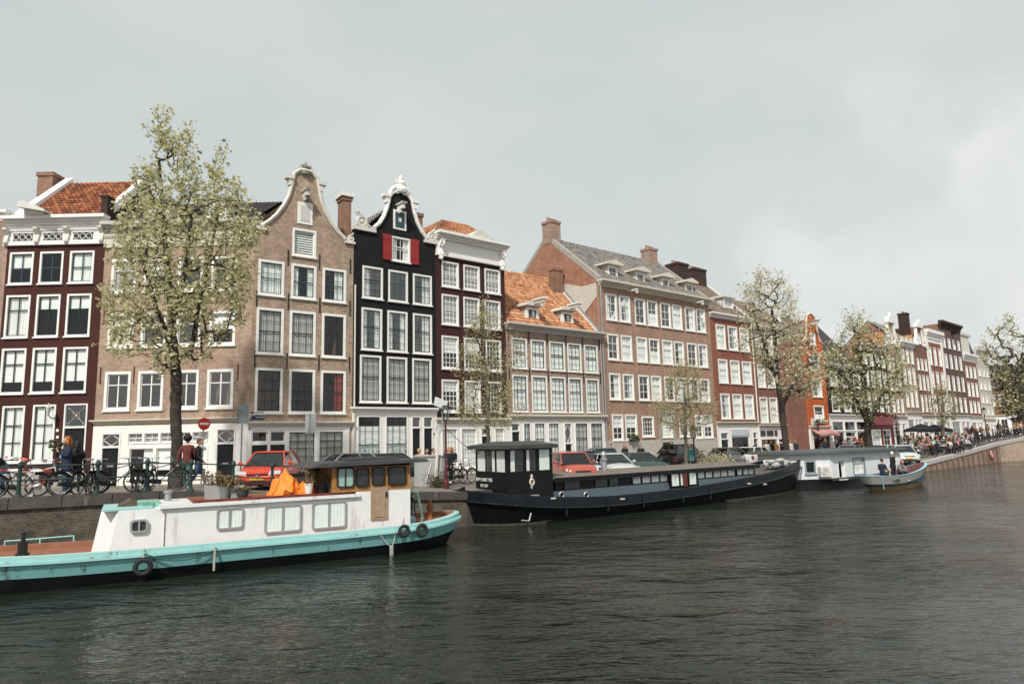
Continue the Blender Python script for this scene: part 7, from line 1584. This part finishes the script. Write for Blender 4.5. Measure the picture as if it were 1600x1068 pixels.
def person(label, ps, loc, rz, top, leg, hair, shoe=None, scale=1.0, group=None, hairstyle='short', coat=False, extras=None, fat=1.0):
    mb, H, J = bodymesh(ps, coat, fat); R = empty('person',loc,rz,label,'person',group); R.scale = (scale,)*3
    key = 'body_%s_%s_%s_%s'%(ps,top.name,leg.name,fat); me = bpy.data.meshes.get(key) 
    if me is None: me = mb.mesh(key,[SKIN,top,leg,shoe or SHOE],smooth=True,recalc=True)
    o = bpy.data.objects.new('body', me); COL.objects.link(o); o.parent = R
    hk = 'hair_%s_%s_%s'%(ps,hair.name,hairstyle); hm = bpy.data.meshes.get(hk)
    if hm is None:
        h = MB(); h.ball(H+Vector((0,.018,.028)),(.088,.098,.108),12,8)
        if hairstyle == 'long':
            h.tube([H+Vector((0,.06,.05)),H+Vector((0,.085,-.06)),H+Vector((0,.09,-.2)),H+Vector((0,.08,-.27))],[.07,.085,.07,.03],9,flat=.7); h.tube([H+Vector((.07,.01,.02)),H+Vector((.08,.0,-.12)),H+Vector((.07,.02,-.2))],[.03,.03,.01],6); h.tube([H+Vector((-.07,.01,.02)),H+Vector((-.08,.0,-.12)),H+Vector((-.07,.02,-.2))],[.03,.03,.01],6)
        if hairstyle == 'afro': h.ball(H+Vector((0,.03,.06)),(.14,.14,.13),12,8)
        if hairstyle == 'hat': h.lathe(H+Vector((0,0,.05)),[(.15,0),(.1,.02),(.09,.1),(.02,.12)],12)
        hm = h.mesh(hk,[hair],smooth=True)
    o = bpy.data.objects.new('hair', hm); COL.objects.link(o); o.parent = R
    if coat:
        c = MB(); n = 14; pe = Vector(J['pel']); rows = [(Vector(J['ch'])+Vector((0,0,-.02)),.20,.15),(Vector(J['sp']),.175,.14),(pe,.185,.15),(pe+Vector((0,0,-.18)),.21,.16)]
        vs = [r[0]+Vector((r[1]*math.cos(2*PI*i/n),r[2]*math.sin(2*PI*i/n),0)) for r in rows for i in range(n)]
        c.add(vs,[(r*n+i,r*n+(i+1)%n,(r+1)*n+(i+1)%n,(r+1)*n+i) for r in range(3) for i in range(n)]); c.build('coat', top, R, smooth=True)
    if extras: extras(R, J, H)
    return R
def backpack(R, J, H):
    m = MB(); c = Vector(J['ch']); m.box(-.14,.14,.12,.28,c.z-.28,c.z+.12); m.ball((0,.22,c.z+.1),(.14,.09,.09),10,6); m.tube([(.1,.13,c.z+.1),(.12,-.1,c.z+.08),(.13,-.12,c.z-.12),(.12,.12,c.z-.22)],.016,5); m.tube([(-.1,.13,c.z+.1),(-.12,-.1,c.z+.08),(-.13,-.12,c.z-.12),(-.12,.12,c.z-.22)],.016,5); m.build('backpack', TOPS['black'], R)
def scarf(col):
    def f(R, J, H):
        m = MB(); n = Vector(J['nk']); m.ring(n+Vector((0,-.01,.02)),(0,.2,1),.075,.035,16,7); m.build('scarf', TOPS[col], R)
    return f
def face_cam(p): return math.atan2(-p.y, -p.x)+PI/2   # local -y axis points at the camera
q, dq = quay_at(97,1.1); person('person with curly ginger hair, dark jacket and blue jeans behind the left railing','phone',q,face_cam(q)-math.radians(70),TOPS['navy'],JEAN,HAIRR,SHOEW,1.04,hairstyle='long',coat=True)
q, dq = quay_at(113,1.6); person('person in black coat and jeans standing close behind the ginger haired one','stand',q,face_cam(q)+PI,TOPS['black'],JEAN,HAIRK,SHOE,.96,coat=True,hairstyle='long')
q, dq = quay_at(290,1.3); person('person with afro hair, maroon top and green trousers seen from behind by the tree','walk',q,face_cam(q)+PI-.3,cloth('maroon_top',(.12,.03,.025)),GRT,HAIRK,SHOEW,1.06,hairstyle='afro')
q, dq = quay_at(308,1.5); person('person with black backpack and jeans walking right beside the tree','walk',q,math.radians(90)+.15,TOPS['black'],JEAN,HAIRB,SHOEW,1.02,extras=backpack,hairstyle='short')
q, dq = quay_at(2,1.6); person('grey haired person in black jacket at the left edge of the photo','bend',q,face_cam(q)-1.2,TOPS['black'],JEAN,HAIRW,SHOE,1.0,coat=False)
q, dq = quay_at(78,1.5); person('crouched person in dark coat and pale blue cap beside the tape','sitlean',q,face_cam(q)+1.2,TOPS['black'],DKT,M('light_blue_cap',(.12,.32,.45),.8),SHOE,1.0)
q = street_at(705,33.5); person('person with long ginger hair and black jacket beside a parked bicycle','stand',q,face_cam(q)-1.2,TOPS['black'],DKT,HAIRR,SHOEW,.98,hairstyle='long',extras=backpack)
q = street_at(699,34); person('person in dark jacket and pink hat next to the ginger haired walker','stand',q,face_cam(q)+.4,TOPS['navy'],DKT,M('pink_hat',(.5,.22,.22),.8),SHOE,.98)
for i,(px,dd,lab,hr) in enumerate(((655,33,'blond person seated behind the utility cabinet, leftmost head',HAIRG),(667,33.3,'brown haired person seated behind the utility cabinet, middle head',HAIRB),(677,33.6,'black haired person seated behind the utility cabinet, rightmost head',HAIRK))):
    q = street_at(px,dd); person(lab,'sit',q+Vector((0,0,.28)),face_cam(q)+.3*i,TOPS[['orange','pink','brown'][i]],DKT,hr)
for px,dd,lab,t,hr,st in ((957,44,'dark haired person looking down beside the blue grey car','black',HAIRK,'short'),(978,45,'person with long red hair standing by the grey plinth','black',HAIRR,'long'),(1003,45,'person in black hood by the small basement window','black',HAIRK,'short'),(1080,43,'bald looking person in green jacket next to the dark lamp post','teal',HAIRG,'short'),(1051,53,'person in red top standing in the open doorway of the long brick house','red',HAIRB,'short'),(1182,54,'person in black walking past the black garage opening','black',HAIRB,'short'),
  (1200,56,'person in pale top outside the corner shop','white',HAIRW,'short'),(1207,57,'person in black coat outside the corner shop','black',HAIRK,'short'),(1214,57,'person in orange outside the corner shop','orange',HAIRG,'short'),(1237,58,'person in white top beside the blossom tree trunk','white',HAIRB,'short'),(1246,60,'person in blue trousers right of the blossom tree','navy',HAIRB,'short')):
    q = street_at(px,dd); person(lab,'stand',q,face_cam(q)+(px%7-3)*.3,TOPS[t],DKT if px != 1246 else JEAN,hr,hairstyle=st,coat=(px%2 == 0))
# launch crew
def onlaunch(px,py,v,z): z -= .1; return FL.o+FL.d*FL.u(px,py,v)+FL.n*v+Vector((0,0,z))
ang = math.atan2(FL.d.y,FL.d.x)
person('person in navy jacket holding papers at the left end of the launch','sit',onlaunch(1379,735,.8,.42),ang+PI/2-.1,TOPS['navy'],DKT,HAIRB,SHOE,1.1)
person('person in black hoodie and white cap standing at the back of the launch','stand',onlaunch(1396,730,1.25,.45),ang+PI,TOPS['black'],DKT,M('white_cap',(.7,.7,.68),.8),SHOE,1.02,coat=True,fat=1.15)
person('person in grey sleeves and brown hair sitting low on the right of the launch','sitlean',onlaunch(1406,740,.6,.50),ang-.4,TOPS['grey'],DKT,M('auburn_hair',(.25,.09,.04),.7),SHOEW,1.0,hairstyle='long')
person('blond child in beige seated low between the others on the launch','sit',onlaunch(1391,745,.5,.40),ang+.5,TOPS['beige'],BEIGE,HAIRG,SHOE,.62)
# ---------------- bicycles
BFR = M('bike_black_paint',(.012,.013,.014),.35,.2); CHR = M('chrome',(.45,.46,.46),.25,.8); LEATH = M('black_saddle',(.02,.018,.016),.6); BW = M('bike_white_paint',(.6,.6,.58),.4)
def bicycle_proto(label, frame, saddle=LEATH, loc=(0,0,0)):
    # x = forward, wheelbase 1.08
    R = empty('bicycle',loc,0,label,'bicycle'); rb, rf = Vector((-.52,0,.35)), Vector((.56,0,.35)); bb = Vector((-.06,0,.29)); st = Vector((-.2,0,.82)); hd = Vector((.36,0,.88)); hd2 = Vector((.40,0,.72))
    m = MB()
    for a,b,r in ((bb,st,.017),(bb,hd2,.019),(st*.92+Vector((0,0,.0)),hd,.016),(hd+Vector((-.02,0,.08)),hd2,.02)): m.tube([a,b],r,6)
    for s_ in (-.05,.05):
        m.tube([bb+Vector((0,s_*.6,0)),rb+Vector((0,s_,0))],.010,5); m.tube([st*.9+Vector((-.0,s_*.5,0)),rb+Vector((0,s_,0))],.010,5); m.tube([hd2+Vector((0,s_*.6,-.02)),rf+Vector((0,s_,0))],.012,5)
    m.build('frame', frame, R)
    for c in (rb,rf):
        w = MB(); w.ring(c,(0,1,0),.335,.02,32,6); wl = w.build('wheel', TYRE, R, smooth=True); s = MB(); s.ring(c,(0,1,0),.312,.010,28,4)
        for k in range(14):
            a = 2*PI*k/14; s.tube([c+Vector((0,.02*(-1)**k,0)),c+Vector((.31*math.cos(a),0,.31*math.sin(a)))],.0022,3,cap=False)
        s.lathe((c.x,c.y,c.z),[(.001,-.001),(.001,.001)],3); s.build('spokes', CHR, wl)
        g = MB(); pts_ = [c+Vector((.375*math.cos(a),0,.375*math.sin(a))) for a in [math.radians(t) for t in (range(20,200,15) if c is rb else range(-5,130,15))]]; g.tube(pts_,.016,5,flat=1.4); g.build('mudguard', frame, R)
    m = MB(); m.tube([st*.96,st+Vector((-.02,0,.08))],.013,6); m.build('seat_post', CHR, R); m = MB(); m.ball(st+Vector((-.06,0,.12)),(.14,.08,.035),10,6); m.tube([st+Vector((0,0,.12)),st+Vector((.14,0,.12))],[.045,.02],7,flat=.6); m.build('saddle', saddle, R)
    m = MB(); m.tube([hd+Vector((-.02,0,.06)),hd+Vector((-.04,0,.2))],.014,6); h0 = hd+Vector((-.04,0,.2)); m.tube([h0+Vector((-.2,.27,.0)),h0+Vector((-.08,.26,.02)),h0+Vector((.02,.12,.01)),h0,h0+Vector((.02,-.12,.01)),h0+Vector((-.08,-.26,.02)),h0+Vector((-.2,-.27,0))],.012,6); m.build('handlebar', CHR, R)
    m = MB(); m.lathe((0,0,0),[(.001,0),(.002,.001)],3); m.ring(bb,(0,1,0),.085,.008,18,4); m.tube([bb+Vector((0,.05,0)),bb+Vector((.08,.06,-.13))],.009,4); m.tube([bb+Vector((0,-.05,0)),bb+Vector((-.08,-.06,.13))],.009,4); m.box(.05,.12,.05,.13,bb.z-.15,bb.z-.13); m.box(-.20,-.10,-.13,-.05,bb.z+.12,bb.z+.14); m.build('crank', CHR, R)
    m = MB(); m.prism([(rb.x-.05,.30),(rb.x-.03,.41),(bb.x+.09,.38),(bb.x+.1,.22)],'y',.045,.06); m.build('chain_guard', frame, R)
    m = MB(); m.box(rb.x-.2,rb.x+.16,-.06,.06,.735,.75); m.tube([rb+Vector((0,.06,0)),(rb.x-.1,.06,.735)],.006,4); m.tube([rb+Vector((0,-.06,0)),(rb.x-.1,-.06,.735)],.006,4); m.build('carrier', BFR, R)
    m = MB(); m.ball((.50,0,.80),(.04,.035,.04),8,6); m.build('lamp', CHR, R)
    return R
def place(o, p, rz, tilt=0): o.location = p; o.rotation_euler = (tilt,0,rz)
bk = bicycle_proto('black city bicycle leaning on the railing post left of the tall tree, wheel showing', BFR); q, dq = quay_at(178,.5); ang0 = math.atan2(dq.y,dq.x); place(bk,q,ang0+.15,.08)
bw = bicycle_proto('white framed bicycle wrapped in red and white tape by the left railing', BW); q, dq = quay_at(64,.7); place(bw,q,ang0-.15,.06)
def bike_copy(src, label, p, rz, tilt=.06, group=None):
    c = copy_tree(src); c['label'] = label
    if group: c['group'] = group
    place(c,p,rz,tilt); return c
q, dq = quay_at(250,.75); bike_copy(bk,'black sports bicycle facing right between the railing post and the tree',q,ang0+.05,-.05)
for px, o_, r_, lab in ((135,.9,1.0,'dark bicycle turned sideways in the tangle left of the shop door'),(146,.6,1.35,'dark bicycle with raised handlebars beside the leftmost capped post'),(122,.6,.2,'black bicycle with its rear wheel by the ginger haired person'),(213,.9,1.35,'bicycle parked end on against the capped post before the white shopfront'),(225,.65,1.2,'second bicycle parked end on at the post before the white shopfront'),(20,.8,.1,'grey bicycle with panniers at the left edge behind the tape')):
    q, dq = quay_at(px,o_); bike_copy(bk,lab,q,ang0+r_,.05)
q = world1(7.35,.5,sh1(7)-.1); c = bike_copy(bk,'bicycle with orange saddle cover standing on the stern of the turquoise barge',q,math.atan2(-21,-3)+.4,.05)
m = MB(); m.ball((-.26,0,.96),(.17,.12,.06),10,6); m.build('saddle_cover', TOPS['orange'], c)
q = street_at(712,33); bike_copy(bk,'dark bicycle held by the ginger haired walker near the cabinet',q,1.0,.05); q = street_at(725,33.5); bike_copy(bk,'dark bicycle parked left of the black wheelhouse',q,.9,.04)
# barrier tape and white box bench
def tapemat():
    m, nt, N, L, B = newmat('barrier_tape'); B.inputs['Roughness'].default_value = .4
    tc = N.new('ShaderNodeTexCoord'); sp = N.new('ShaderNodeSeparateXYZ'); L.new(tc.outputs['Object'], sp.inputs[0]); a = N.new('ShaderNodeMath'); a.operation = 'MULTIPLY'; a.inputs[1].default_value = 2.1; L.new(sp.outputs[0], a.inputs[0])
    f = N.new('ShaderNodeMath'); f.operation = 'FRACT'; L.new(a.outputs[0], f.inputs[0]); g = N.new('ShaderNodeMath'); g.operation = 'GREATER_THAN'; g.inputs[1].default_value = .55; L.new(f.outputs[0], g.inputs[0])
    mx = N.new('ShaderNodeMix'); mx.data_type = 'RGBA'; L.new(g.outputs[0], mx.inputs[0]); mx.inputs[6].default_value = (.75,.72,.7,1); mx.inputs[7].default_value = (.6,.10,.06,1); L.new(mx.outputs[2], B.inputs['Base Color']); return m
TAPE = tapemat()
for k,(pts_, lab) in enumerate(((((8,714),(40,717),(73,721)),'upper strip of red and white tape near the left railing'),(((-20,733),(30,734),(80,735)),'level strip of red and white tape at mid height near the left railing'),(((38,760),(60,757),(84,744)),'lowest strip of red and white tape drooping near the white bicycle'))):
    ps_ = []
    for px,py in pts_:
        q, dq = quay_at(px,.42); P = aty(px,py,q.y); ps_.append(P)
    m = MB(); vs = []
    n = 14
    for i in range(n+1):
        t = i/n*(len(ps_)-1); a = min(int(t),len(ps_)-2); P = ps_[a].lerp(ps_[a+1],t-a); w_ = Vector((0,.02*math.sin(i*1.3),.032)); vs += [P-w_,P+w_]
    m.add(vs,[(2*i,2*i+2,2*i+3,2*i+1) for i in range(n)]); o = m.build('barrier_tape', TAPE, recalc=False); tag(o,lab,'tape',group='barrier tape strips')
q, dq = quay_at(26,1.0); R = empty('white_bench',q,ang0,'white painted box bench at the left edge behind the tape','bench'); m = MB(); m.box(-1.2,.45,-.25,.25,.62,.7); m.build('seat', WHITE2, R)
for x in (-1.1,.35):
    m = MB(); m.box(x,x+.1,-.25,.25,0,.62); m.build('leg', WHITE2, R)
# ---------------- cars
CGL = glassmat('car_glass', tint=(.13,.15,.15), base=.08); TY = M('car_tyre',(.015,.015,.016),.8); RIM = M('alloy_rim',(.35,.36,.37),.35,.6); PLATE = M('yellow_plate',(.75,.45,.03),.5,var=0); HL = M('headlamp',(.55,.58,.6),.1,.3); BLKP = M('black_plastic',(.02,.02,.021),.5)
def car(label, paint, p, rz, L_=4.1, Wd=1.7, H=1.44, kind='hatch', group='cars parked along the quay', plate=None, front=True):
    R = empty('parked_car',p,rz,label,'car',group); hw_ = Wd/2; s = L_/4.1; h = H/1.44
    st = [(-2.05,.84,.34,.72),(-1.98,.92,.24,.92),(-1.6,.98,.20,.96*h),(-.6,1.0,.18,.93*h),(.7,1.0,.18,.92*h),(1.2,.985,.19,.86*h),(1.7,.95,.20,.76*h),(1.96,.88,.24,.66*h),(2.05,.80,.34,.55*h)]
    if kind == 'van': st = [(a,b,c,d if a < 1.3 else d+.1) for a,b,c,d in st]
    m = MB(); rows = []
    for x,wf,zl,zt in st:
        w_ = hw_*wf; prof = [(0,zl),(.88*w_,zl),(.985*w_,zl+.1),(w_,zl+(zt-zl)*.5),(.975*w_,zt-.12),(.90*w_,zt-.02),(.6*w_,zt+.025),(0,zt+.045)]
        rows.append([(x*s,y,z) for y,z in prof]+[(x*s,-y,z) for y,z in prof[-2:0:-1]])
    k = len(rows[0]); fs = [tuple(range(k)),tuple(range((len(rows)-1)*k+k-1,(len(rows)-1)*k-1,-1))]
    fs += [(i*k+j,i*k+(j+1)%k,(i+1)*k+(j+1)%k,(i+1)*k+j) for i in range(len(rows)-1) for j in range(k)]; m.add([q for r in rows for q in r],fs); b = m.build('body', paint, R, smooth=True)
    mo = b.modifiers.new('es','EDGE_SPLIT'); mo.split_angle = math.radians(40)
    # greenhouse
    if kind == 'van': g = [(1.15,.92*h,.86),(.65,1.40*h,.74),(-1.85,1.42*h,.74),(-2.0,.92*h,.86)]
    else: g = [(1.12,.88*h,.88),(.35,1.41*h,.66),(-1.25,1.42*h,.66),(-1.9,.94*h,.84)]
    m = MB(); a0,a1,a2,a3 = g
    vs = [(a0[0]*s,s_*hw_*a0[2],a0[1]) for s_ in (-1,1)]+[(a1[0]*s,s_*hw_*a1[2],a1[1]) for s_ in (-1,1)]+[(a2[0]*s,s_*hw_*a2[2],a2[1]) for s_ in (-1,1)]+[(a3[0]*s,s_*hw_*a3[2],a3[1]) for s_ in (-1,1)]
    m.add(vs,[(0,1,3,2),(4,5,7,6),(0,2,4,6),(1,3,5,7)]); m.build('glass', CGL, R, recalc=False)
    m = MB(); z = a1[1]; 
    m.add([(a1[0]*s+.05,-hw_*.62,z-.01),(a1[0]*s+.05,hw_*.62,z-.01),(a2[0]*s-.05,hw_*.62,z-.01),(a2[0]*s-.05,-hw_*.62,z-.01),(a1[0]*s-.1,-hw_*.5,z+.035),(a1[0]*s-.1,hw_*.5,z+.035),(a2[0]*s+.1,hw_*.5,z+.035),(a2[0]*s+.1,-hw_*.5,z+.035)],[(0,3,2,1),(4,5,6,7),(0,1,5,4),(1,2,6,5),(2,3,7,6),(3,0,4,7)])
    for s_ in (0,1):
        m.tube([vs[0+s_],vs[2+s_]],.032,5); m.tube([vs[2+s_],vs[4+s_]],.035,5); m.tube([vs[4+s_],vs[6+s_]],.045,5); mid0 = Vector(vs[0+s_]).lerp(Vector(vs[6+s_]),.46); mid1 = Vector(vs[2+s_]).lerp(Vector(vs[4+s_]),.4); m.tube([mid0,mid1],.03,5)
    m.tube([vs[2],vs[3]],.03,5); m.tube([vs[4],vs[5]],.03,5); m.build('roof', paint, R)
    m = MB()
    for x in (-.35,.35): m.box(x*s-.25,x*s+.2,-.55,-.15,.5,1.15*h); m.box(x*s-.25,x*s+.2,.15,.55,.5,1.15*h)
    m.build('seats', BLKP, R)
    for x in (-1.28,1.3):
        for s_ in (-1,1):
            m = MB(); c = Vector((x*s,s_*(hw_-.1),.31)); n = 22; vs2 = []
            for yy,rr in ((-.1,.28),(-.09,.305),(.09,.305),(.1,.28)): vs2 += [c+Vector((rr*math.cos(2*PI*i/n),yy,rr*math.sin(2*PI*i/n))) for i in range(n)]
            m.add(vs2,[(r*n+i,r*n+(i+1)%n,(r+1)*n+(i+1)%n,(r+1)*n+i) for r in range(3) for i in range(n)]+[tuple(range(n)),tuple(range(4*n-1,3*n-1,-1))]); w_ = m.build('wheel', TY, R)
            m = MB(); m.add([c+Vector((.2*math.cos(2*PI*i/n),s_*.108,.2*math.sin(2*PI*i/n))) for i in range(n)],[tuple(range(n))]); m.build('rim', RIM, w_)
    for s_ in (-1,1):
        m = MB(); m.add([(2.03*s,s_*.40*hw_/.85,.60*h),(1.93*s,s_*.80*hw_/.85,.61*h),(1.84*s,s_*.80*hw_/.85,.74*h),(1.93*s,s_*.42*hw_/.85,.72*h)],[(0,1,2,3)]); hz = .012
        m.v = [(x+.03,y,z+.01) for x,y,z in m.v]; m.build('headlight', HL, R, recalc=False)
        m = MB(); m.ball((.95*s,s_*(hw_+.08),1.0*h),(.06,.1,.07),8,6); m.build('mirror', paint, R)
        m = MB(); m.box(-2.07*s,-1.98*s,s_*hw_*.86-.08,s_*hw_*.86+.08,.62,.85); m.build('tail_light', RED, R)
    m = MB(); m.box(2.0*s,2.075*s,-.38,.38,.585*h,.645*h); m.build('grille', BLKP, R); m = MB(); m.box(1.98*s,2.075*s,-.55,.55,.27,.38); m.build('air_intake', BLKP, R)
    m = MB(); m.box(2.07*s,2.095*s,-.26,.26,.42,.53); pl = m.build('number_plate', PLATE, R)
    if plate: text(pl,plate,(2.1*s,0,.475),.115,BLKP,rot=(PI/2,0,PI/2),depth=.002)
    m = MB(); m.tube([(1.1*s,-.1,.93*h),(.8*s,-.55,1.10*h)],.01,4); m.tube([(1.1*s,.5,.93*h),(.8*s,.05,1.10*h)],.01,4); m.build('wiper', BLKP, R)
    return R
def paint(n, c): return M(n,c,.3,.1,var=.03,coat=.6)
p = street_at(423,27.6); RC = car('red hatchback parked facing the canal behind the railing', paint('red_car_paint',(.62,.055,.022)), p, math.atan2(-1,.10), plate='TX-NG-48')
m = MB(); m.ring((2.09,0,.62),(1,0,0),.055,.009,18,5); e = m.build('emblem', CHR, RC)
text(e,'V',(2.1,0,.64),.06,CHR,rot=(PI/2,0,PI/2),depth=.002); text(e,'W',(2.1,0,.60),.05,CHR,rot=(PI/2,0,PI/2),depth=.002)
car('silver estate car seen only by its roof over the barge wheelhouse', paint('silver_paint',(.42,.44,.45)), street_at(560,37), .75, H=1.36)
car('dark car roof just right of the silver one above the wheelhouse', paint('dark_paint',(.03,.035,.04)), street_at(612,38.5), .75, H=1.3)
car('faded red van with grey windscreen facing the canal', paint('faded_red_paint',(.42,.09,.06)), street_at(890,34.0), math.atan2(-1,.25), H=1.5, kind='van')
car('dark car tucked just behind the faded red van', paint('black_green_paint',(.02,.03,.03)), street_at(914,38), math.atan2(-1,.6))
car('rounded blue grey car parked second from the faded red van', paint('blue_grey_paint',(.06,.10,.13)), street_at(945,41), math.atan2(-1,.1), H=1.55)
car('white car with pale windscreen behind the stove pipe', paint('white_car_paint',(.55,.57,.57)), street_at(955,37.2), math.atan2(-1,.3), H=1.35)
car('dark green car right of the white one behind the barge roof', paint('green_paint',(.04,.09,.08)), street_at(998,39.5), .7, H=1.35)
car('black off road car behind the young tree', paint('black_paint',(.012,.014,.016)), street_at(1068,47), .75, H=1.7)
car('grey car with dark windows in front of the garage opening', paint('grey_paint',(.12,.13,.13)), street_at(1142,48.5), .8)
car('white car parked right of the grey one, near the corner shop', paint('white_paint2',(.6,.6,.6)), street_at(1182,50), .8)
car('white car with yellow plate at the start of the rising quay', paint('white_paint3',(.6,.62,.62)), street_at(1412,56.5), math.atan2(-1,-.3), group='cars parked along the quay')
car('grey car roof above the white houseboat, left of the leafy tree', paint('grey_paint2',(.2,.21,.22)), street_at(1335,56), .8)
car('silver car roof above the white houseboat, right of the leafy tree', paint('silver_paint2',(.45,.46,.47)), street_at(1385,58), .8)
# ---------------- cafe terrace
def parasol(label, px, D, pyt):
    p = street_at(px,D); h = aty(px,pyt,D).z-p.z; R = empty('parasol',p,0,label,'parasol','black parasols over the terrace'); m = MB(); m.tube([(0,0,0),(0,0,h)],.03,6); m.build('pole', IRON, R)
    m = MB(); n = 8; vs = [(0,0,h+.05)]+[(1.7*math.cos(2*PI*i/n),1.7*math.sin(2*PI*i/n),h-.55) for i in range(n)]+[(1.7*math.cos(2*PI*i/n),1.7*math.sin(2*PI*i/n),h-.78) for i in range(n)]
    m.add(vs,[(0,1+i,1+(i+1)%n) for i in range(n)]+[(1+i,1+(i+1)%n,1+n+(i+1)%n,1+n+i) for i in range(n)]); m.build('canopy', TOPS['black'], R)
parasol('open black parasol on the terrace, left of the two',1443,72,662); parasol('open black parasol on the terrace, right of the two',1464,74,663)
rnd = random.Random(77); cols_ = ['black','navy','white','red','grey','brown','black','beige','pink','black','brown','navy','white','grey','orange','teal']
hairs = [HAIRB,HAIRK,HAIRG,HAIRR,HAIRW]
protos = {}
def crowd(ps, px, D, where, dz=0):
    col = rnd.choice(cols_); p = street_at(px,D)
    if (ps,col,where) not in protos:
        verb = 'seated' if ps.startswith('sit') else 'standing'
        r = person('%s person in %s %s'%(verb,col,where),ps,p,rnd.uniform(0,6.28),TOPS[col],rnd.choice([DKT,JEAN,BEIGE]),rnd.choice(hairs),group='%s people in %s %s'%(verb,col,where),hairstyle=rnd.choice(['short','long'])); protos[(ps,col,where)] = [r]+kids(r); return
    L_ = protos[(ps,col,where)]; c = L_[0].copy(); COL.objects.link(c); c.location = p+Vector((0,0,dz)); c.rotation_euler = (0,0,rnd.uniform(0,6.28)); c.scale = (rnd.uniform(.93,1.05),)*3
    for ch in L_[1:]: d = ch.copy(); COL.objects.link(d); d.parent = c
for i in range(78): crowd(rnd.choice(['sit','sit','sitlean']), rnd.uniform(1412,1520), rnd.uniform(64,84), 'on the crowded cafe terrace')
for i in range(20): crowd(rnd.choice(['stand','walk']), rnd.uniform(1405,1530), rnd.uniform(70,90), 'among the terrace tables')
for i in range(26): crowd(rnd.choice(['stand','walk','sit']), rnd.uniform(1255,1350), rnd.uniform(62,74), 'before the orange and black houses')
for i in range(16): crowd('walk', rnd.uniform(1515,1600), rnd.uniform(80,92), 'on the rise toward the bridge')
# tables and parked bicycles
tb = street_at(1480,66); T0 = empty('cafe_table',tb,.4,'small cafe table on the crowded terrace','table','tables on the cafe terrace'); m = MB(); m.box(-.4,.4,-.4,.4,.72,.76); m.build('table_top', WHITE2, T0); m = MB(); m.tube([(0,0,0),(0,0,.72)],.03,6); m.box(-.25,.25,-.25,.25,0,.03); m.build('table_leg', GALV, T0)
for i in range(16):
    c = copy_tree(T0); c.location = street_at(rnd.uniform(1415,1515),rnd.uniform(66,82)); c.rotation_euler = (0,0,rnd.uniform(0,3))
bt, _ = quay_at(1478,1.4); B0 = bike_copy(bw,'white bicycle parked at the edge of the terrace quay',bt,.2,.05)
kd = kids(bk); km = {}
for c in bpy.data.objects:
    if c.parent: km.setdefault(c.parent.name, []).append(c)
def fbike(px, off, rz, group, label):
    p, d = quay_at(px, off); c = copy_tree(bk, None, True, km); c.location = p; c.rotation_euler = (rnd.uniform(-.08,.08),0,rz); c['group'] = group; c['label'] = label
for i in range(12): fbike(rnd.uniform(1440,1500), rnd.uniform(1.0,3.2), rnd.uniform(0,3), 'dark bicycles in front of the terrace', 'dark bicycle parked in front of the cafe terrace')
for i in range(26): fbike(1500+i*4.2+rnd.uniform(-1.5,1.5), rnd.uniform(.5,1.6), rnd.uniform(.2,1.2), 'dark bicycles along the rising quay', 'dark bicycle parked along the rising quay edge')
p, d = quay_at(1462,2.2); R = empty('cargo_bicycle',p,.4,'mint green covered cargo cart among the terrace bicycles','cart'); m = MB(); m.ball((0,0,.75),(.55,.4,.35),12,8); m.build('cover', M('mint_cover',(.25,.6,.52),.6), R); m = MB(); m.box(-.5,.5,-.35,.35,.35,.7); m.build('box', BLKP, R)
for s_ in (-1,1): m = MB(); m.ring((0,s_*.42,.3),(0,1,0),.27,.03,20,5); m.build('wheel', TYRE, R)
# low wall sign on the quay
m = MB(); q = quay_at(1548,-.16)[0]; m.lathe((0,0,0),[(.42,0),(.42,.03)],20); o = m.build('round_marker', WHITE2); o.location = q+Vector((0,0,-.9)); o.rotation_euler = (PI/2,0,math.atan2(F[12][1]-F[11][1],F[12][0]-F[11][0])); tag(o,'round pale marker fixed high on the quay wall near the bridge','sign')
m = MB(); m.ring((0,0,.03),(0,0,1),.34,.05,20,5); c = m.build('red_ring', SR, o)
